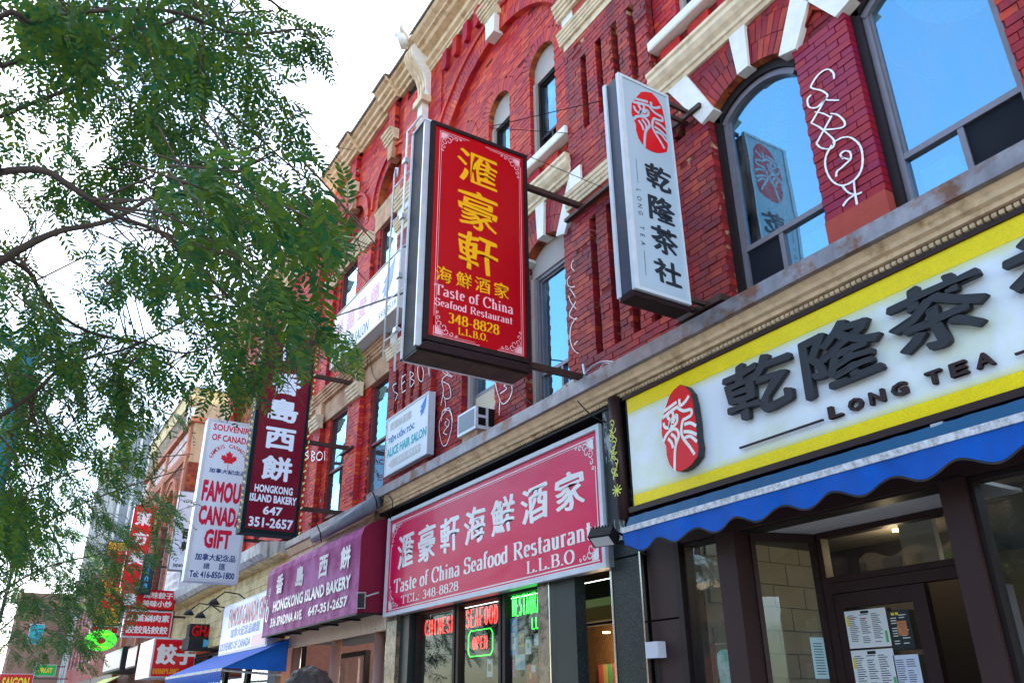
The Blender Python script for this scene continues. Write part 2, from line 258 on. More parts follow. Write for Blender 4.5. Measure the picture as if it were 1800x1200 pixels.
# stroke alphabet with serifs (cap height 1, x height .66): (advance, strokes, serif bars)
def S_(*a): return a
SER = {
 'T': (.78, [[(.39,0),(.39,1)], [(.02,.97),(.76,.97)], [(.04,.97),(.04,.76)], [(.74,.97),(.74,.76)]], [(.25,.53,0)]),
 'L': (.72, [[(.2,0),(.2,1)], [(.1,.03),(.68,.03)], [(.67,.03),(.67,.26)]], [(.06,.34,1), (.06,.34,0)]),
 'B': (.78, [[(.2,0),(.2,1)], [(.2,.97)]+arc(.42,.75,.22,.22,90,-90)+[(.2,.53)], [(.2,.51)]+arc(.44,.27,.26,.25,90,-90)+[(.2,.03)]], [(.06,.3,1), (.06,.3,0)]),
 'O': (.84, [arc(.42,.5,.34,.49,0,360,24)], []),
 'C': (.8, [arc(.44,.5,.36,.49,40,320,20), [(.72,.97),(.72,.68)]], []),
 'S': (.64, [arc(.32,.74,.22,.24,20,250,12)+arc(.32,.26,.24,.26,70,-160,12), [(.55,.97),(.55,.72)], [(.08,.03),(.08,.28)]], []),
 'R': (.82, [[(.2,0),(.2,1)], [(.2,.97)]+arc(.42,.74,.24,.23,90,-90)+[(.2,.5)], [(.4,.5),(.74,.02)]], [(.06,.34,1), (.06,.34,0), (.62,.84,0)]),
 'E': (.74, [[(.2,0),(.2,1)], [(.1,.97),(.66,.97)], [(.65,.97),(.65,.78)], [(.2,.5),(.5,.5)], [(.1,.03),(.68,.03)], [(.68,.03),(.68,.26)]], []),
 'D': (.84, [[(.2,0),(.2,1)], [(.1,.97),(.3,.97)]+arc(.36,.5,.36,.47,90,-90,14)+[(.1,.03)]], []),
 'U': (.84, [[(.2,1),(.2,.35)]+arc(.42,.32,.22,.3,180,360)+[(.64,1)]], [(.06,.34,1), (.52,.78,1)]),
 'M': (1.0, [[(.16,0),(.16,1)], [(.16,.98),(.5,.1)], [(.5,.1),(.84,.98)], [(.84,0),(.84,1)]], [(.04,.28,0), (.7,.98,0)]),
 'P': (.76, [[(.2,0),(.2,1)], [(.2,.97)]+arc(.42,.72,.26,.25,90,-90)+[(.2,.47)]], [(.06,.34,0), (.06,.3,1)]),
 'I': (.42, [[(.21,0),(.21,1)]], [(.07,.35,0), (.07,.35,1)]),
 'N': (.88, [[(.16,0),(.16,1)], [(.16,.98),(.7,.04)], [(.7,0),(.7,1)]], [(.04,.28,0), (.58,.82,1)]),
 'G': (.86, [arc(.44,.5,.36,.49,45,330,20), [(.74,.03),(.74,.45)], [(.7,.97),(.7,.7)]], [(.6,.84,.45)]),
 'a': (.54, [arc(.24,.48,.16,.16,150,0,8)+[(.42,.05),(.5,.03)], arc(.22,.17,.15,.15,80,340,12)+[(.42,.14)], [(.4,.38),(.2,.32)]], []),
 's': (.46, [arc(.23,.49,.14,.15,30,250,8)+arc(.23,.17,.15,.17,70,-150,8)], []),
 't': (.36, [[(.17,.88),(.17,.14)]+arc(.27,.13,.1,.11,180,300,5), [(.02,.62),(.34,.62)]], []),
 'e': (.5, [[(.1,.36),(.42,.36)]+arc(.26,.34,.17,.3,10,310,16)], []),
 'o': (.54, [arc(.27,.32,.2,.32,0,360,16)], []),
 'f': (.36, [[(.15,0),(.15,.8)]+arc(.27,.8,.12,.18,180,40,6), [(.02,.62),(.34,.62)]], [(.04,.3,0)]),
 'h': (.58, [[(.14,0),(.14,1)], arc(.28,.44,.15,.2,170,0,8)+[(.43,0)]], [(.03,.26,0), (.32,.55,0)]),
 'i': (.3, [[(.15,0),(.15,.64)], [(.15,.82),(.15,.95)]], [(.04,.26,0), (.03,.15,.63)]),
 'n': (.58, [[(.14,0),(.14,.64)], arc(.28,.44,.15,.2,170,0,8)+[(.43,0)]], [(.03,.26,0), (.32,.55,0), (.03,.14,.63)]),
 'r': (.42, [[(.14,0),(.14,.64)], arc(.28,.44,.14,.2,170,50,6)], [(.03,.27,0), (.03,.14,.63)]),
 'u': (.58, [[(.14,.64),(.14,.2)]+arc(.27,.2,.13,.18,180,330,8), [(.43,.64),(.43,.0)]], [(.03,.14,.63), (.32,.43,.63), (.43,.54,0)]),
 'd': (.56, [arc(.24,.32,.18,.32,40,320,12), [(.42,0),(.42,1)]], [(.31,.42,.98), (.42,.53,0)]),
 '3': (.54, [arc(.25,.75,.18,.22,150,-90,10), arc(.25,.27,.21,.27,90,-150,12)], []),
 '4': (.54, [[(.38,0),(.38,1)], [(.38,.97),(.04,.3)], [(.03,.29),(.52,.29)]], []),
 '8': (.54, [arc(.27,.75,.17,.22,-90,270,16), arc(.27,.27,.21,.26,90,450,16)], []),
 '2': (.54, [arc(.26,.72,.2,.26,160,-30,10)+[(.06,.04),(.5,.04)]], []),
 '-': (.36, [[(.05,.33),(.31,.33)]], []), '.': (.26, [[(.13,.0),(.13,.11)]], []), ':': (.26, [[(.13,.0),(.13,.11)], [(.13,.5),(.13,.61)]], []), ' ': (.3, [], [])}
def serif(mb, txt, u0, u1, v0, h, fr, d=.002, heavy=.17, gap=.05):
    mb.g.append((len(mb.v), len(mb.f))); adv = sum(SER[c][0]+gap for c in txt)-gap; sx = (u1-u0)/adv; x = u0; k = 0
    for c in txt:
        a, st, se = SER[c]
        for s_ in st:
            k += 1; mb.ribbon([(x+p[0]*sx, v0+p[1]*h) for p in s_], lambda dx, dy: h*(.06+(heavy-.06)*min(1, abs(dy)*1.15)**1.3)*(.75+.25*min(1.2, sx/h)), fr, d + .0003*(k % 3))
        for s0, s1, sv in se:
            sv = max(.03, min(.97, sv)); mb.ribbon([(x+s0*sx, v0+sv*h), (x+s1*sx, v0+sv*h)], h*.06, fr, d+.0012)
        x += (a+gap)*sx
    return mb
def swirls(mb, cu, cv, su, sv, s, fr, wd, d=.003):  # corner ornament; su, sv = +-1 point into the panel
    def sp(x, y, r, a0, turns, n=14): return [(cu+su*(x+r*(1-k/n*.8)*math.cos(a0+turns*2*math.pi*k/n))*s, cv+sv*(y+r*(1-k/n*.8)*math.sin(a0+turns*2*math.pi*k/n))*s) for k in range(n+1)]
    for (x, y, r, a0, t) in ((.42,.16,.14,3.4,1),(.16,.42,.14,4.4,-1),(.66,.12,.10,3.2,1),(.12,.66,.10,4.6,-1),(.32,.32,.16,3.9,.9),(.86,.07,.06,3.2,1),(.07,.86,.06,4.6,-1),(.24,.16,.1,3.4,.8),(.16,.26,.1,4.4,-.8)):
        mb.ribbon(sp(x, y, r, a0, t), wd, fr, d)
    for a in range(7):
        t = a/6*math.pi/2; mb.ribbon([(cu, cv), (cu+su*math.cos(t)*.3*s, cv+sv*math.sin(t)*.3*s)], wd*1.8, fr, d+.0004+.0002*a)
    return mb
# ================================================================== the street
GROUND = mat('asphalt', (.05, .05, .052), .85, .2, 3, .3, 40); PAVE = mat('concrete_pavement', (.42, .40, .37), .85, .12, 3, .2, 40)
g = MB().box(-320, 160, -200, 260, -.6, -.13).build('ground', GROUND); tag(g, 'wide street and ground under the whole place', kind='structure')
g = MB().box(-120, 40, -3.2, 5.0, -.128, 0).build('pavement', PAVE); tag(g, 'concrete pavement along the shop fronts', kind='structure')
g = MB().box(-120, 40, -3.4, -3.204, -.128, .004).build('kerb', PAVE); tag(g, 'concrete kerb at the road edge', kind='structure')

# ------------------------------------------------------------------ brickwork
BRICKS = []                        # every single brick of the nearest house, sorted later
def iv_sub(iv, a, b):
    out = []
    for s, e in iv:
        if b <= s or a >= e: out.append((s, e)); continue
        if a > s: out.append((s, a))
        if b < e: out.append((b, e))
    return out
def hole(h, z):
    if h[0] == 'r': return (h[1], h[2]) if h[3] < z < h[4] else None
    _, x0, x1, z0, zs, cx, cz, rr = h
    if z <= z0: return None
    if z < zs: return (x0, x1)
    q = rr*rr-(z-cz)**2
    return (cx-math.sqrt(q), cx+math.sqrt(q)) if q > 0 else None
def wall(parent, m, x0, x1, z0, z1, y, holes=(), thick=.12, name='brickwork', mort=None, keep=False, ch=.072, bl=.213, jag=None):
    B = MB(); M = MB(); n = max(1, round((z1-z0)/ch)); h = (z1-z0)/n; rnd = random.Random(int(x0*100+z0*10)); single = []
    for k in range(n):
        zc = z0+(k+.5)*h; iv = [(x0, x1)]
        for q in holes:
            t = hole(q, zc)
            if t: iv = iv_sub(iv, *t)
        for a, b in iv:
            if b-a < .03: continue
            M.box(a+.003, b-.003, y+.009, y+thick, zc-h/2, zc+h/2, False)
            off = (k % 2)*.5 + (0 if (k % 6) else .25); s = math.floor(a/bl-off)
            while True:
                p = (s+off)*bl; q_ = p+bl; s += 1
                if p >= b: break
                p, q_ = max(p, a), min(q_, b)
                if q_-p < .035: continue
                jy = y+rnd.uniform(-.003, .004)
                if rnd.random() < .012: jy += .012
                e = (p+.004 if p > a else a, q_-.004 if q_ < b else b, zc-h/2+.0045+rnd.uniform(-.0015, .0015), zc+h/2-.0045+rnd.uniform(-.0015, .0015), jy)
                if keep: BRICKS.append((e, m, parent, thick, B))
                else: B.box(e[0], e[1], jy, y+thick-.01, e[2], e[3], False)
    M.build(name.replace('brickwork', 'mortar') if 'brickwork' in name else 'mortar', mort or MORT, parent)
    if not keep:
        o = B.build(name, m, parent); o['kind'] = 'stuff'
    else: PEND.append((B, name, m, parent))
PEND = []
def ring(parent, m, cx, cz, r0, r1, a0, a1, y, thick=.14, bw_=.072, rows=1, name='arch_bricks', zmax=None, lim=None, mort=None):
    B = MB(); M = MB(); dr = (r1-r0)/rows
    for k in range(rows):
        ra, rb = r0+k*dr, r0+(k+1)*dr; n = max(3, round(R(abs(a1-a0))*(ra+rb)/2/bw_)); da = (a1-a0)/n; sh = (k % 2)*.5
        for j in range(n):
            t0, t1 = R(a0+da*(j+.06)), R(a0+da*(j+.94)); ra_, rb_ = ra+.004, rb-.004
            if k % 2: ra_ += 0
            pts = [(cx+ra_*math.cos(t0), cz+ra_*math.sin(t0)), (cx+rb_*math.cos(t0), cz+rb_*math.sin(t0)), (cx+rb_*math.cos(t1), cz+rb_*math.sin(t1)), (cx+ra_*math.cos(t1), cz+ra_*math.sin(t1))]
            if zmax:
                if min(p[1] for p in pts) > zmax-.03: continue
                pts = [(p[0], min(p[1], zmax)) for p in pts]
            if lim and (sum(p[0] for p in pts)/4 < lim[0] or sum(p[0] for p in pts)/4 > lim[1]): continue
            jy = y+random.uniform(-.003, .003)
            i = len(B.v); B.v += [(p[0], jy, p[1]) for p in pts]+[(p[0], y+thick, p[1]) for p in pts]
            B.f += [(i, i+1, i+2, i+3)]+[(i+q, i+(q+1) % 4, i+4+(q+1) % 4, i+4+q) for q in range(4)]
    n = 20
    for j in range(n):
        t0, t1 = R(a0+(a1-a0)*j/n), R(a0+(a1-a0)*(j+1)/n)
        pts = [(cx+(r0+.006)*math.cos(t0), cz+(r0+.006)*math.sin(t0)), (cx+r1*math.cos(t0), cz+r1*math.sin(t0)), (cx+r1*math.cos(t1), cz+r1*math.sin(t1)), (cx+(r0+.006)*math.cos(t1), cz+(r0+.006)*math.sin(t1))]
        if zmax: pts = [(p[0], min(p[1], zmax-.002)) for p in pts]
        i = len(M.v); M.v += [(p[0], y+.01, p[1]) for p in pts]+[(p[0], y+thick-.005, p[1]) for p in pts]
        M.f += [(i, i+1, i+2, i+3)]+[(i+q, i+(q+1) % 4, i+4+(q+1) % 4, i+4+q) for q in range(4)]
    o = B.build(name, m, parent); o['kind'] = 'stuff'; M.build('arch_mortar', mort or MORT, parent)
def soffit(parent, m, cx, cz, r, a0, a1, y0, y1, name='arch_soffit'):
    B = MB(); n = 16
    for j in range(n):
        t0, t1 = R(a0+(a1-a0)*j/n), R(a0+(a1-a0)*(j+1)/n)
        B.quad((cx+r*math.cos(t0), y0, cz+r*math.sin(t0)), (cx+r*math.cos(t1), y0, cz+r*math.sin(t1)), (cx+r*math.cos(t1), y1, cz+r*math.sin(t1)), (cx+r*math.cos(t0), y1, cz+r*math.sin(t0)))
    B.build(name, m, parent)
def arcfill(B, cx, cz, r, zlo, y0, y1, n=16):          # segment of a circle above the level zlo
    hw = math.sqrt(max(.0001, r*r-(zlo-cz)**2)); a = math.degrees(math.atan2(zlo-cz, hw))
    pts = [(cx+r*math.cos(R(a+(180-2*a)*k/n)), cz+r*math.sin(R(a+(180-2*a)*k/n))) for k in range(n+1)]
    B.prism(pts, y0, y1); return B
def archband(B, cx, cz, r0, r1, a0, a1, y0, y1, n=18):
    for j in range(n):
        t0, t1 = R(a0+(a1-a0)*j/n), R(a0+(a1-a0)*(j+1)/n)
        B.prism([(cx+r0*math.cos(t0), cz+r0*math.sin(t0)), (cx+r1*math.cos(t0), cz+r1*math.sin(t0)), (cx+r1*math.cos(t1), cz+r1*math.sin(t1)), (cx+r0*math.cos(t1), cz+r0*math.sin(t1))], y0, y1)
    return B
def window(parent, x0, x1, z0, z1, y, fm=GREYF, bars=(), vbars=(), fw=.05, gl=GLASSU, panes=None, reveal=None, label=None, inner=True):
    """frame (> panes); bars: heights of full-width rails, vbars: (x, za, zb)"""
    B = MB(); B.box(x0, x0+fw, y-.04, y+.05, z0, z1); B.box(x1-fw, x1, y-.04, y+.05, z0, z1); B.box(x0+fw, x1-fw, y-.04, y+.05, z1-fw, z1); B.box(x0+fw, x1-fw, y-.04, y+.05, z0, z0+fw)
    if inner:
        q = fw*.6; a, b, c, d = x0+fw, x1-fw, z0+fw, z1-fw
        B.box(a, a+q, y-.015, y+.045, c, d); B.box(b-q, b, y-.015, y+.045, c, d); B.box(a+q, b-q, y-.015, y+.045, d-q, d); B.box(a+q, b-q, y-.015, y+.045, c, c+q)
    for z in bars: B.box(x0+fw, x1-fw, y-.03, y+.046, z-.022, z+.022)
    for x, a, b in vbars: B.box(x-.018, x+.018, y-.028, y+.044, a, b)
    f = B.build('window', fm, parent)
    if label: f['label'] = label
    zs = [z0+fw]+list(bars)+[z1-fw]
    for a, b in zip(zs, zs[1:]):
        cut = sorted([v[0] for v in vbars if v[1] < (a+b)/2 < v[2]]); xs = [x0+fw]+cut+[x1-fw]
        for p, q in zip(xs, xs[1:]):
            MB().quad((p, y+.01, a), (q, y+.01, a), (q, y+.01, b), (p, y+.01, b)).build('pane', gl, f)
    return f
def blind(parent, x0, x1, z0, z1, y, name='blind'):
    B = MB(); z = z1
    while z > z0: B.quad((x0, y, z), (x1, y, z), (x1, y+.018, z-.021), (x0, y+.018, z-.021)); z -= .026
    o = B.build(name, BLIND, parent); o['kind'] = 'stuff'
BLIND = mat('pale_blind', (.75, .78, .80), .5, .05, 3, 0)
CURT = mat('red_floral_curtain', (.62, .58, .52), .8, .2, 30, .1, col2=(.45, .03, .06), mixscale=16, mixlo=.5, mixhi=.56)
def moulding(parent, m, x0, x1, z0, z1, yw, out, name='moulding', steps=4):
    """stone or metal moulding stepping out from the wall plane yw"""
    pr = [(yw+.03, z0)]
    for k in range(steps):
        zz = z0+(z1-z0)*k/steps; o = out*(.35+.65*(k+.5)/steps)
        pr += [(yw-o, zz+.004), (yw-o-.006, zz+(z1-z0)/steps*.55), (yw-o, zz+(z1-z0)/steps-.006)]
    pr += [(yw-out, z1), (yw+.03, z1)]
    return MB().loft(pr, x0, x1).build(name, m, parent)
def cyma(yw, z0, z1, out, n=8):    # S shaped crown moulding profile
    return [(yw+.05, z0)]+[(yw-out*(.5-.5*math.cos(math.pi*k/n)), z0+(z1-z0)*k/n) for k in range(n+1)]+[(yw+.05, z1)]

# ================================================================== the near brick house
B1 = thing('brick_house', (-6, 5.3, 0), 'three storey red brick Victorian house above the restaurant and tea shop signs', 'building')
LOT, TOPZ = 4.72, 12.55
PIERS = [(-11.93, -10.28), (-6.56, -4.98), (-1.2, .5)]
W_LOW = [(-9.42, -8.50), (-7.74, -6.84), (-4.35, -3.31), (-2.77, -1.72)]
lowholes = []; 
for x0, x1 in W_LOW:
    cx = (x0+x1)/2; hw = (x1-x0)/2; rise = .22; r = (hw*hw+rise*rise)/(2*rise); zs = 6.84; cz = zs+rise-r
    lowholes.append(('a', x0, x1, 4.5, zs, cx, cz, r+.43))
bands = [(-10.28, -6.56), (-4.98, -1.2)]
for bi, (a, b) in enumerate(bands):
    hs = [h for h in lowholes if a < h[5] < b]
    if bi == 0:
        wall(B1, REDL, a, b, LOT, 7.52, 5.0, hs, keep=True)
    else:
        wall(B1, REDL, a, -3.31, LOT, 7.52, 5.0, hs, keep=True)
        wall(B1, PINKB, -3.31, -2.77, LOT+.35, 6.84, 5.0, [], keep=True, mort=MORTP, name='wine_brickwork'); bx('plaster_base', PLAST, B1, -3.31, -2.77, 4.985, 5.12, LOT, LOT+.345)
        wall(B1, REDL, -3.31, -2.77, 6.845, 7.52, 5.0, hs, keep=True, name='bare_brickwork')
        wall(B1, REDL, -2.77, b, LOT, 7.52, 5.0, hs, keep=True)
for h in lowholes:
    _, x0, x1, z0, zs, cx, cz, rr = h; r = rr-.43; a = math.degrees(math.atan2(zs-cz, (x1-x0)/2))
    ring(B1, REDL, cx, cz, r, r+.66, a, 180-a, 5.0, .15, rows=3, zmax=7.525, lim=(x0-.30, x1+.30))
    soffit(B1, INTR, cx, cz, r+.002, a, 180-a, 5.0, 5.16)
    for t, (dw, dt) in {90: (.07, .10), a+3: (.10, .16), 177-a: (.10, .16)}.items():   # white stone voussoirs
        ca, sa = math.cos(R(t)), math.sin(R(t)); px, pz = cx+r*ca, cz+r*sa
        if t != 90: e_ = 62 if t < 90 else 118; ca, sa = math.cos(R(e_)), math.sin(R(e_))
        L2 = (7.53-pz)/sa
        tx, tz = -sa, ca; P0 = (px-tx*dw, pz-tz*dw*.6-.02); P1 = (px+tx*dw, pz+tz*dw*.6-.02); Q1 = (px+ca*L2+tx*dt, 7.53); Q0 = (px+ca*L2-tx*dt, 7.53)
        MB().prism([P0, P1, Q1, Q0], 4.965, 5.15).build('voussoir', WHITE, B1)
for h in lowholes:
    wall(B1, REDL, h[1]-.35, h[2]+.35, 6.86, 7.52, 5.035, [('a', h[1]-.02, h[2]+.02, 4, h[4]+.0, h[5], h[6], h[7]-.40)], thick=.08, name='rear_brickwork')
# string course in the bays
for a, b in bands:
    MB().loft([(5.05, 7.53), (4.97, 7.53), (4.955, 7.57), (4.935, 7.58), (4.93, 7.62), (4.89, 7.66), (4.86, 7.72), (4.865, 7.78), (4.845, 7.80), (4.845, 7.84), (5.05, 7.85)], a-.02, b+.02).build('string_course', STONE, B1)
    # dentilled panel below the upper sill
    wall(B1, REDL, a, b, 7.85, 8.17, 5.03, [], thick=.10)
    x = a+.10
    while x < b-.3:
        bx('brick_panel', RED, B1, x, x+.30, 4.985, 5.04, 7.93, 8.13); x += .43
    MB().loft([(5.08, 8.17), (4.90, 8.17), (4.89, 8.19), (4.89, 8.29), (5.08, 8.31)], a+.01, b-.01).build('sill', WHITE, B1)
# piers with recessed slots
for pi, (a, b) in enumerate(PIERS):
    y = 4.93; c = (a+b)/2; sl = [c-.40, c-.09, c+.22, c+.53]
    if pi == 0: sl = [c-.47, c-.16, c+.15, c+.46]
    hs = [('r', s-.06, s+.06, 5.0, 6.74) for s in sl]; hs2 = [('r', s-.06, s+.06, 7.98, 9.17) for s in sl]
    wall(B1, REDL, a, b, LOT, 6.86, y, hs, thick=.10, keep=True); wall(B1, REDL, a, b, 7.22, 9.56, y, hs2+[('r', a-.1, b+.1, 9.6, 9.7)], thick=.10, keep=True); 
    wall(B1, RED, a, b, 10.30, TOPZ, y, [], thick=.10)
    for s in sl: bx('slot_back', MORT, B1, s-.06, s+.06, y+.095, y+.12, 5.0, 6.8); bx('slot_back', MORT, B1, s-.06, s+.06, y+.095, y+.12, 7.95, 9.2)
    bx('pier_lintel', PLAST, B1, a, b, y-.012, y+.1, 6.86, 7.0)
    moulding(B1, STONE, a-.05, b+.05, 7.0, 7.215, y, .09, 'capital')
    bx('pier_band', STONE, B1, a+.005, b-.005, y-.008, y+.1, 9.49, 9.60)
    moulding(B1, STONE, a-.05, b+.05, 9.60, 9.80, y, .09, 'capital'); bx('stone_band', WHITE, B1, a, b, y-.02, y+.1, 9.80, 10.04) if pi != 1 else (bx('stone_block', WHITE, B1, a, a+.24, y-.02, y+.1, 9.80, 10.04), bx('plaster_band', PLAST, B1, a+.24, b, y-.012, y+.1, 9.80, 10.04))
    moulding(B1, STONE, a-.07, b+.07, 10.04, 10.29, y, .14, 'capital')
    bx('stone_block', WHITE, B1, a+.03, a+.25, y-.03, y, 7.22, 7.52); bx('stone_block', WHITE, B1, b-.25, b-.03, y-.03, y, 7.22, 7.52)
# big relieving arch over three windows, left bay and right bay
for a, b in bands:
    cx = (a+b)/2; hw = 1.80; rise = 1.12; r = (hw*hw+rise*rise)/(2*rise); zs = 10.30; cz = zs+rise-r; a_ = math.degrees(math.atan2(zs-cz, hw))
    trip = [(cx-1.22, .31), (cx-.02, .31), (cx+1.16, .31)]
    hs = [('a', x-w_, x+w_, 8.2, 9.95, x, 9.95, w_+.215) for x, w_ in trip]
    wall(B1, RED, a, b, 8.30, 11.45, 5.04, hs, thick=.10, mort=MORT)
    for x, w_ in trip:
        ring(B1, RED, x, 9.95, w_, w_+.215, 0, 180, 5.04, .12, rows=1); soffit(B1, INTR, x, 9.95, w_+.002, 0, 180, 5.04, 5.15)
        B = MB(); arcfill(B, x, 9.95, w_-.002, 9.95, 5.13, 5.16); B.box(x-w_, x+w_, 5.13, 5.16, 9.78, 9.95); B.build('arch_panel', BEIGE, B1)
        bx('window_casing', BEIGE, B1, x-w_, x-w_+.06, 5.10, 5.15, 8.3, 9.78)
        window(B1, x-w_+.06, x+w_-.0, 8.31, 9.78, 5.19, BRONZE, bars=(8.78,), vbars=((x+.05, 8.31, 8.78),), fw=.045)
        MB().quad((x-w_, 5.32, 8.8), (x+w_, 5.32, 8.8), (x+w_, 5.32, 9.76), (x-w_, 5.32, 9.76)).build('roller_blind', BLIND, B1)
        bx('plaster_patch', PLAST, B1, x+w_+.001, x+w_+.45, 5.033, 5.05, 8.32, 8.62)
    # archivolt wall in front
    wall(B1, RED, a, b, 10.30, TOPZ, 4.96, [('a', cx-hw, cx+hw, 10, zs, cx, cz, r+.42)], thick=.08)
    ring(B1, RED, cx, cz, r, r+.42, a_, 180-a_, 4.955, .09, rows=2)
    Bm = MB(); archband(Bm, cx, cz, r+.42, r+.50, a_-2, 182-a_, 4.925, 4.99); Bm.build('hood_mould', RED, B1)
    soffit(B1, RED, cx, cz, r+.002, a_, 180-a_, 4.955, 5.04)
    kz = cz+r; MB().prism([(cx-.13, kz-.06), (cx+.13, kz-.06), (cx+.15, kz+.30), (cx-.15, kz+.30)], 4.86, 5.03).build('keystone', WHITE, B1)
    moulding(B1, STONE, cx-.20, cx+.20, kz+.30, kz+.46, 4.95, .12, 'capital'); moulding(B1, STONE, cx-.30, cx+.30, kz+.46, kz+.66, 4.95, .2, 'capital')
    x = a+.1
    while x < b-.1:                 # corbel table
        if abs(x+.08-cx) > .38:
            MB().prism([(x, 12.08), (x+.04, 12.03), (x+.12, 12.03), (x+.16, 12.08), (x+.16, 12.45), (x, 12.45)], 4.88, 4.96).build('corbel', RED, B1)
        x += .39
prof = [(5.1, 12.45), (4.90, 12.45), (4.89, 12.50), (4.87, 12.51), (4.86, 12.56), (4.80, 12.60), (4.79, 12.66), (4.83, 12.67), (4.83, 12.80), (4.76, 12.82), (4.70, 12.84), (4.66, 12.90), (4.60, 12.92), (4.59, 12.96), (4.50, 13.02), (4.46, 13.08), (4.47, 13.14), (5.1, 13.14)]
MB().loft(prof, -10.9, .6).build('cornice', CREAM, B1)
MB().loft([(4.44, 13.085), (4.42, 13.12), (4.45, 13.17), (5.2, 13.2), (5.2, 13.145), (4.47, 13.145)], -10.7, .6).build('roof_edge', ROOFM, B1)
# scrolled console and finial at the party wall
pc = [(5.0, 13.0), (4.70, 13.05), (4.54, 12.98), (4.50, 12.82), (4.54, 12.68), (4.64, 12.56), (4.76, 12.40), (4.82, 12.22), (4.83, 12.02), (4.88, 11.92), (5.0, 11.88)]
MB().loft(pc, -11.06, -10.72).build('console', WHITE, B1)
for k in range(3): MB().loft([(p[0]-.02, p[1]) for p in pc[1:9]]+[(4.9, 12.5)], -11.03+k*.1, -10.97+k*.1).build('console_reed', CREAM, B1)
bx('console_block', STONE, B1, -11.08, -10.70, 4.74, 4.95, 11.74, 11.88); bx('console_drop', WHITE, B1, -10.99, -10.79, 4.80, 4.95, 11.34, 11.74); MB().tube([(-10.89, 4.84, 11.34), (-10.89, 4.82, 11.22), (-10.89, 4.86, 11.12)], .10, 8, .04).build('console_pendant', STONE, B1, True)
fin = MB(); fin.tube([(-10.9, 4.45, 13.0), (-10.9, 4.35, 13.2), (-10.9, 4.4, 13.42), (-10.9, 4.5, 13.5), (-10.9, 4.42, 13.6)], .10, 8, .05); fin.tube([(-10.9, 4.5, 13.2), (-10.8, 4.3, 13.3), (-10.72, 4.3, 13.42)], .07, 7, .03); fin.tube([(-10.9, 4.5, 13.2), (-11.0, 4.3, 13.3), (-11.1, 4.3, 13.45)], .07, 7, .03); fin.build('finial', WHITE, B1, True)
# first-floor windows
def bigwin(x0, x1, split, lit=True):
    cx = (x0+x1)/2; hw = (x1-x0)/2; rise = .22; r = (hw*hw+rise*rise)/(2*rise); zs = 6.84; cz = zs+rise-r; a = math.degrees(math.atan2(zs-cz, hw))
    B = MB(); archband(B, cx, cz, r-.09, r-.004, a, 180-a, 5.08, 5.16); B.box(x0+.002, x0+.075, 5.08, 5.17, 4.82, zs); B.box(x1-.02, x1-.002, 5.08, 5.17, 4.82, zs); B.build('window_casing', BRONZE, B1)
    f = MB(); archband(f, cx, cz, r-.15, r-.09, a, 180-a, 5.11, 5.19); y = 5.16
    xa, xb = x0+.075, x1-.02; f.box(xa, xa+.05, y-.04, y+.04, 4.84, zs); f.box(xb-.045, xb, y-.04, y+.04, 4.84, zs); f.box(xa+.05, xb-.045, y-.04, y+.04, 4.84, 4.88); zb = 5.33; f.box(xa+.05, xb-.045, y-.035, y+.04, zb-.025, zb+.025)
    xm = xa+(xb-xa)*split; f.box(xm-.022, xm+.022, y-.03, y+.04, 4.88, zb-.025); q = .018
    for u0, u1, w0, w1 in ((xa+.05, xb-.045, zb+.025, zs), ): f.box(u0, u0+q, y-.02, y+.03, w0, w1); f.box(u1-q, u1, y-.02, y+.03, w0, w1)
    f = f.build('window', GREYF, B1)
    for u0, u1 in ((xa+.05, xm-.022), (xm+.022, xb-.045)): MB().quad((u0, y, 4.88), (u1, y, 4.88), (u1, y, zb), (u0, y, zb)).build('pane', GLASSU, f)
    P = MB(); P.quad((xa+.05, y, zb), (xb-.045, y, zb), (xb-.045, y, zs), (xa+.05, y, zs)); arc_ = [(cx+(r-.1)*math.cos(R(a+(180-2*a)*k/14)), cz+(r-.1)*math.sin(R(a+(180-2*a)*k/14))) for k in range(15)]
    i = len(P.v); P.v += [(p[0], y, max(p[1], zs)) for p in arc_]; P.f.append(tuple(range(i, i+15))); P.build('pane', GLASSU, f); return f
bigwin(-4.35, -3.31, .46); bigwin(-2.77, -1.72, .5)
for (x0, x1), zb in zip(W_LOW[:2], (5.55, 5.30)):
    cx = (x0+x1)/2; hw = (x1-x0)/2; rise = .22; r = (hw*hw+rise*rise)/(2*rise); zs = 6.84; cz = zs+rise-r
    B = MB(); arcfill(B, cx, cz, r-.004, zs, 5.13, 5.16); B.box(x0, x1, 5.13, 5.16, 6.66, zs); B.build('arch_panel', BEIGE, B1)
    bx('window_casing', BEIGE, B1, x0, x0+.07, 5.10, 5.15, 4.8, 6.66)
    window(B1, x0+.07, x1, 4.84, 6.66, 5.19, GREYF, bars=(zb,), vbars=(((x0+x1)/2+.1, 4.84, zb),) if zb < 5.4 else (), fw=.05)
    blind(B1, x0+.14, x1-.05, 5.36 if zb < 5.4 else 5.62, 6.62, 5.26)
# curtain caught to one side behind the arched window
B = MB(); n = 26
for k in range(n):
    u = k/n; x = -4.12+u*.42; x2 = -4.12+(k+1)/n*.42; f_ = lambda t: 5.36+.045*math.sin(t*38)
    B.quad((-4.10+u*.16, f_(x), 5.42), (-4.10+(k+1)/n*.16, f_(x2), 5.42), (x2, f_(x2), 6.55), (x, f_(x), 6.55))
    B.quad((x, f_(x), 6.55), (x2, f_(x2), 6.55), (x2+.1, f_(x2), 6.95), (x+.1, f_(x), 6.95))
B.build('curtain', CURT, B1)
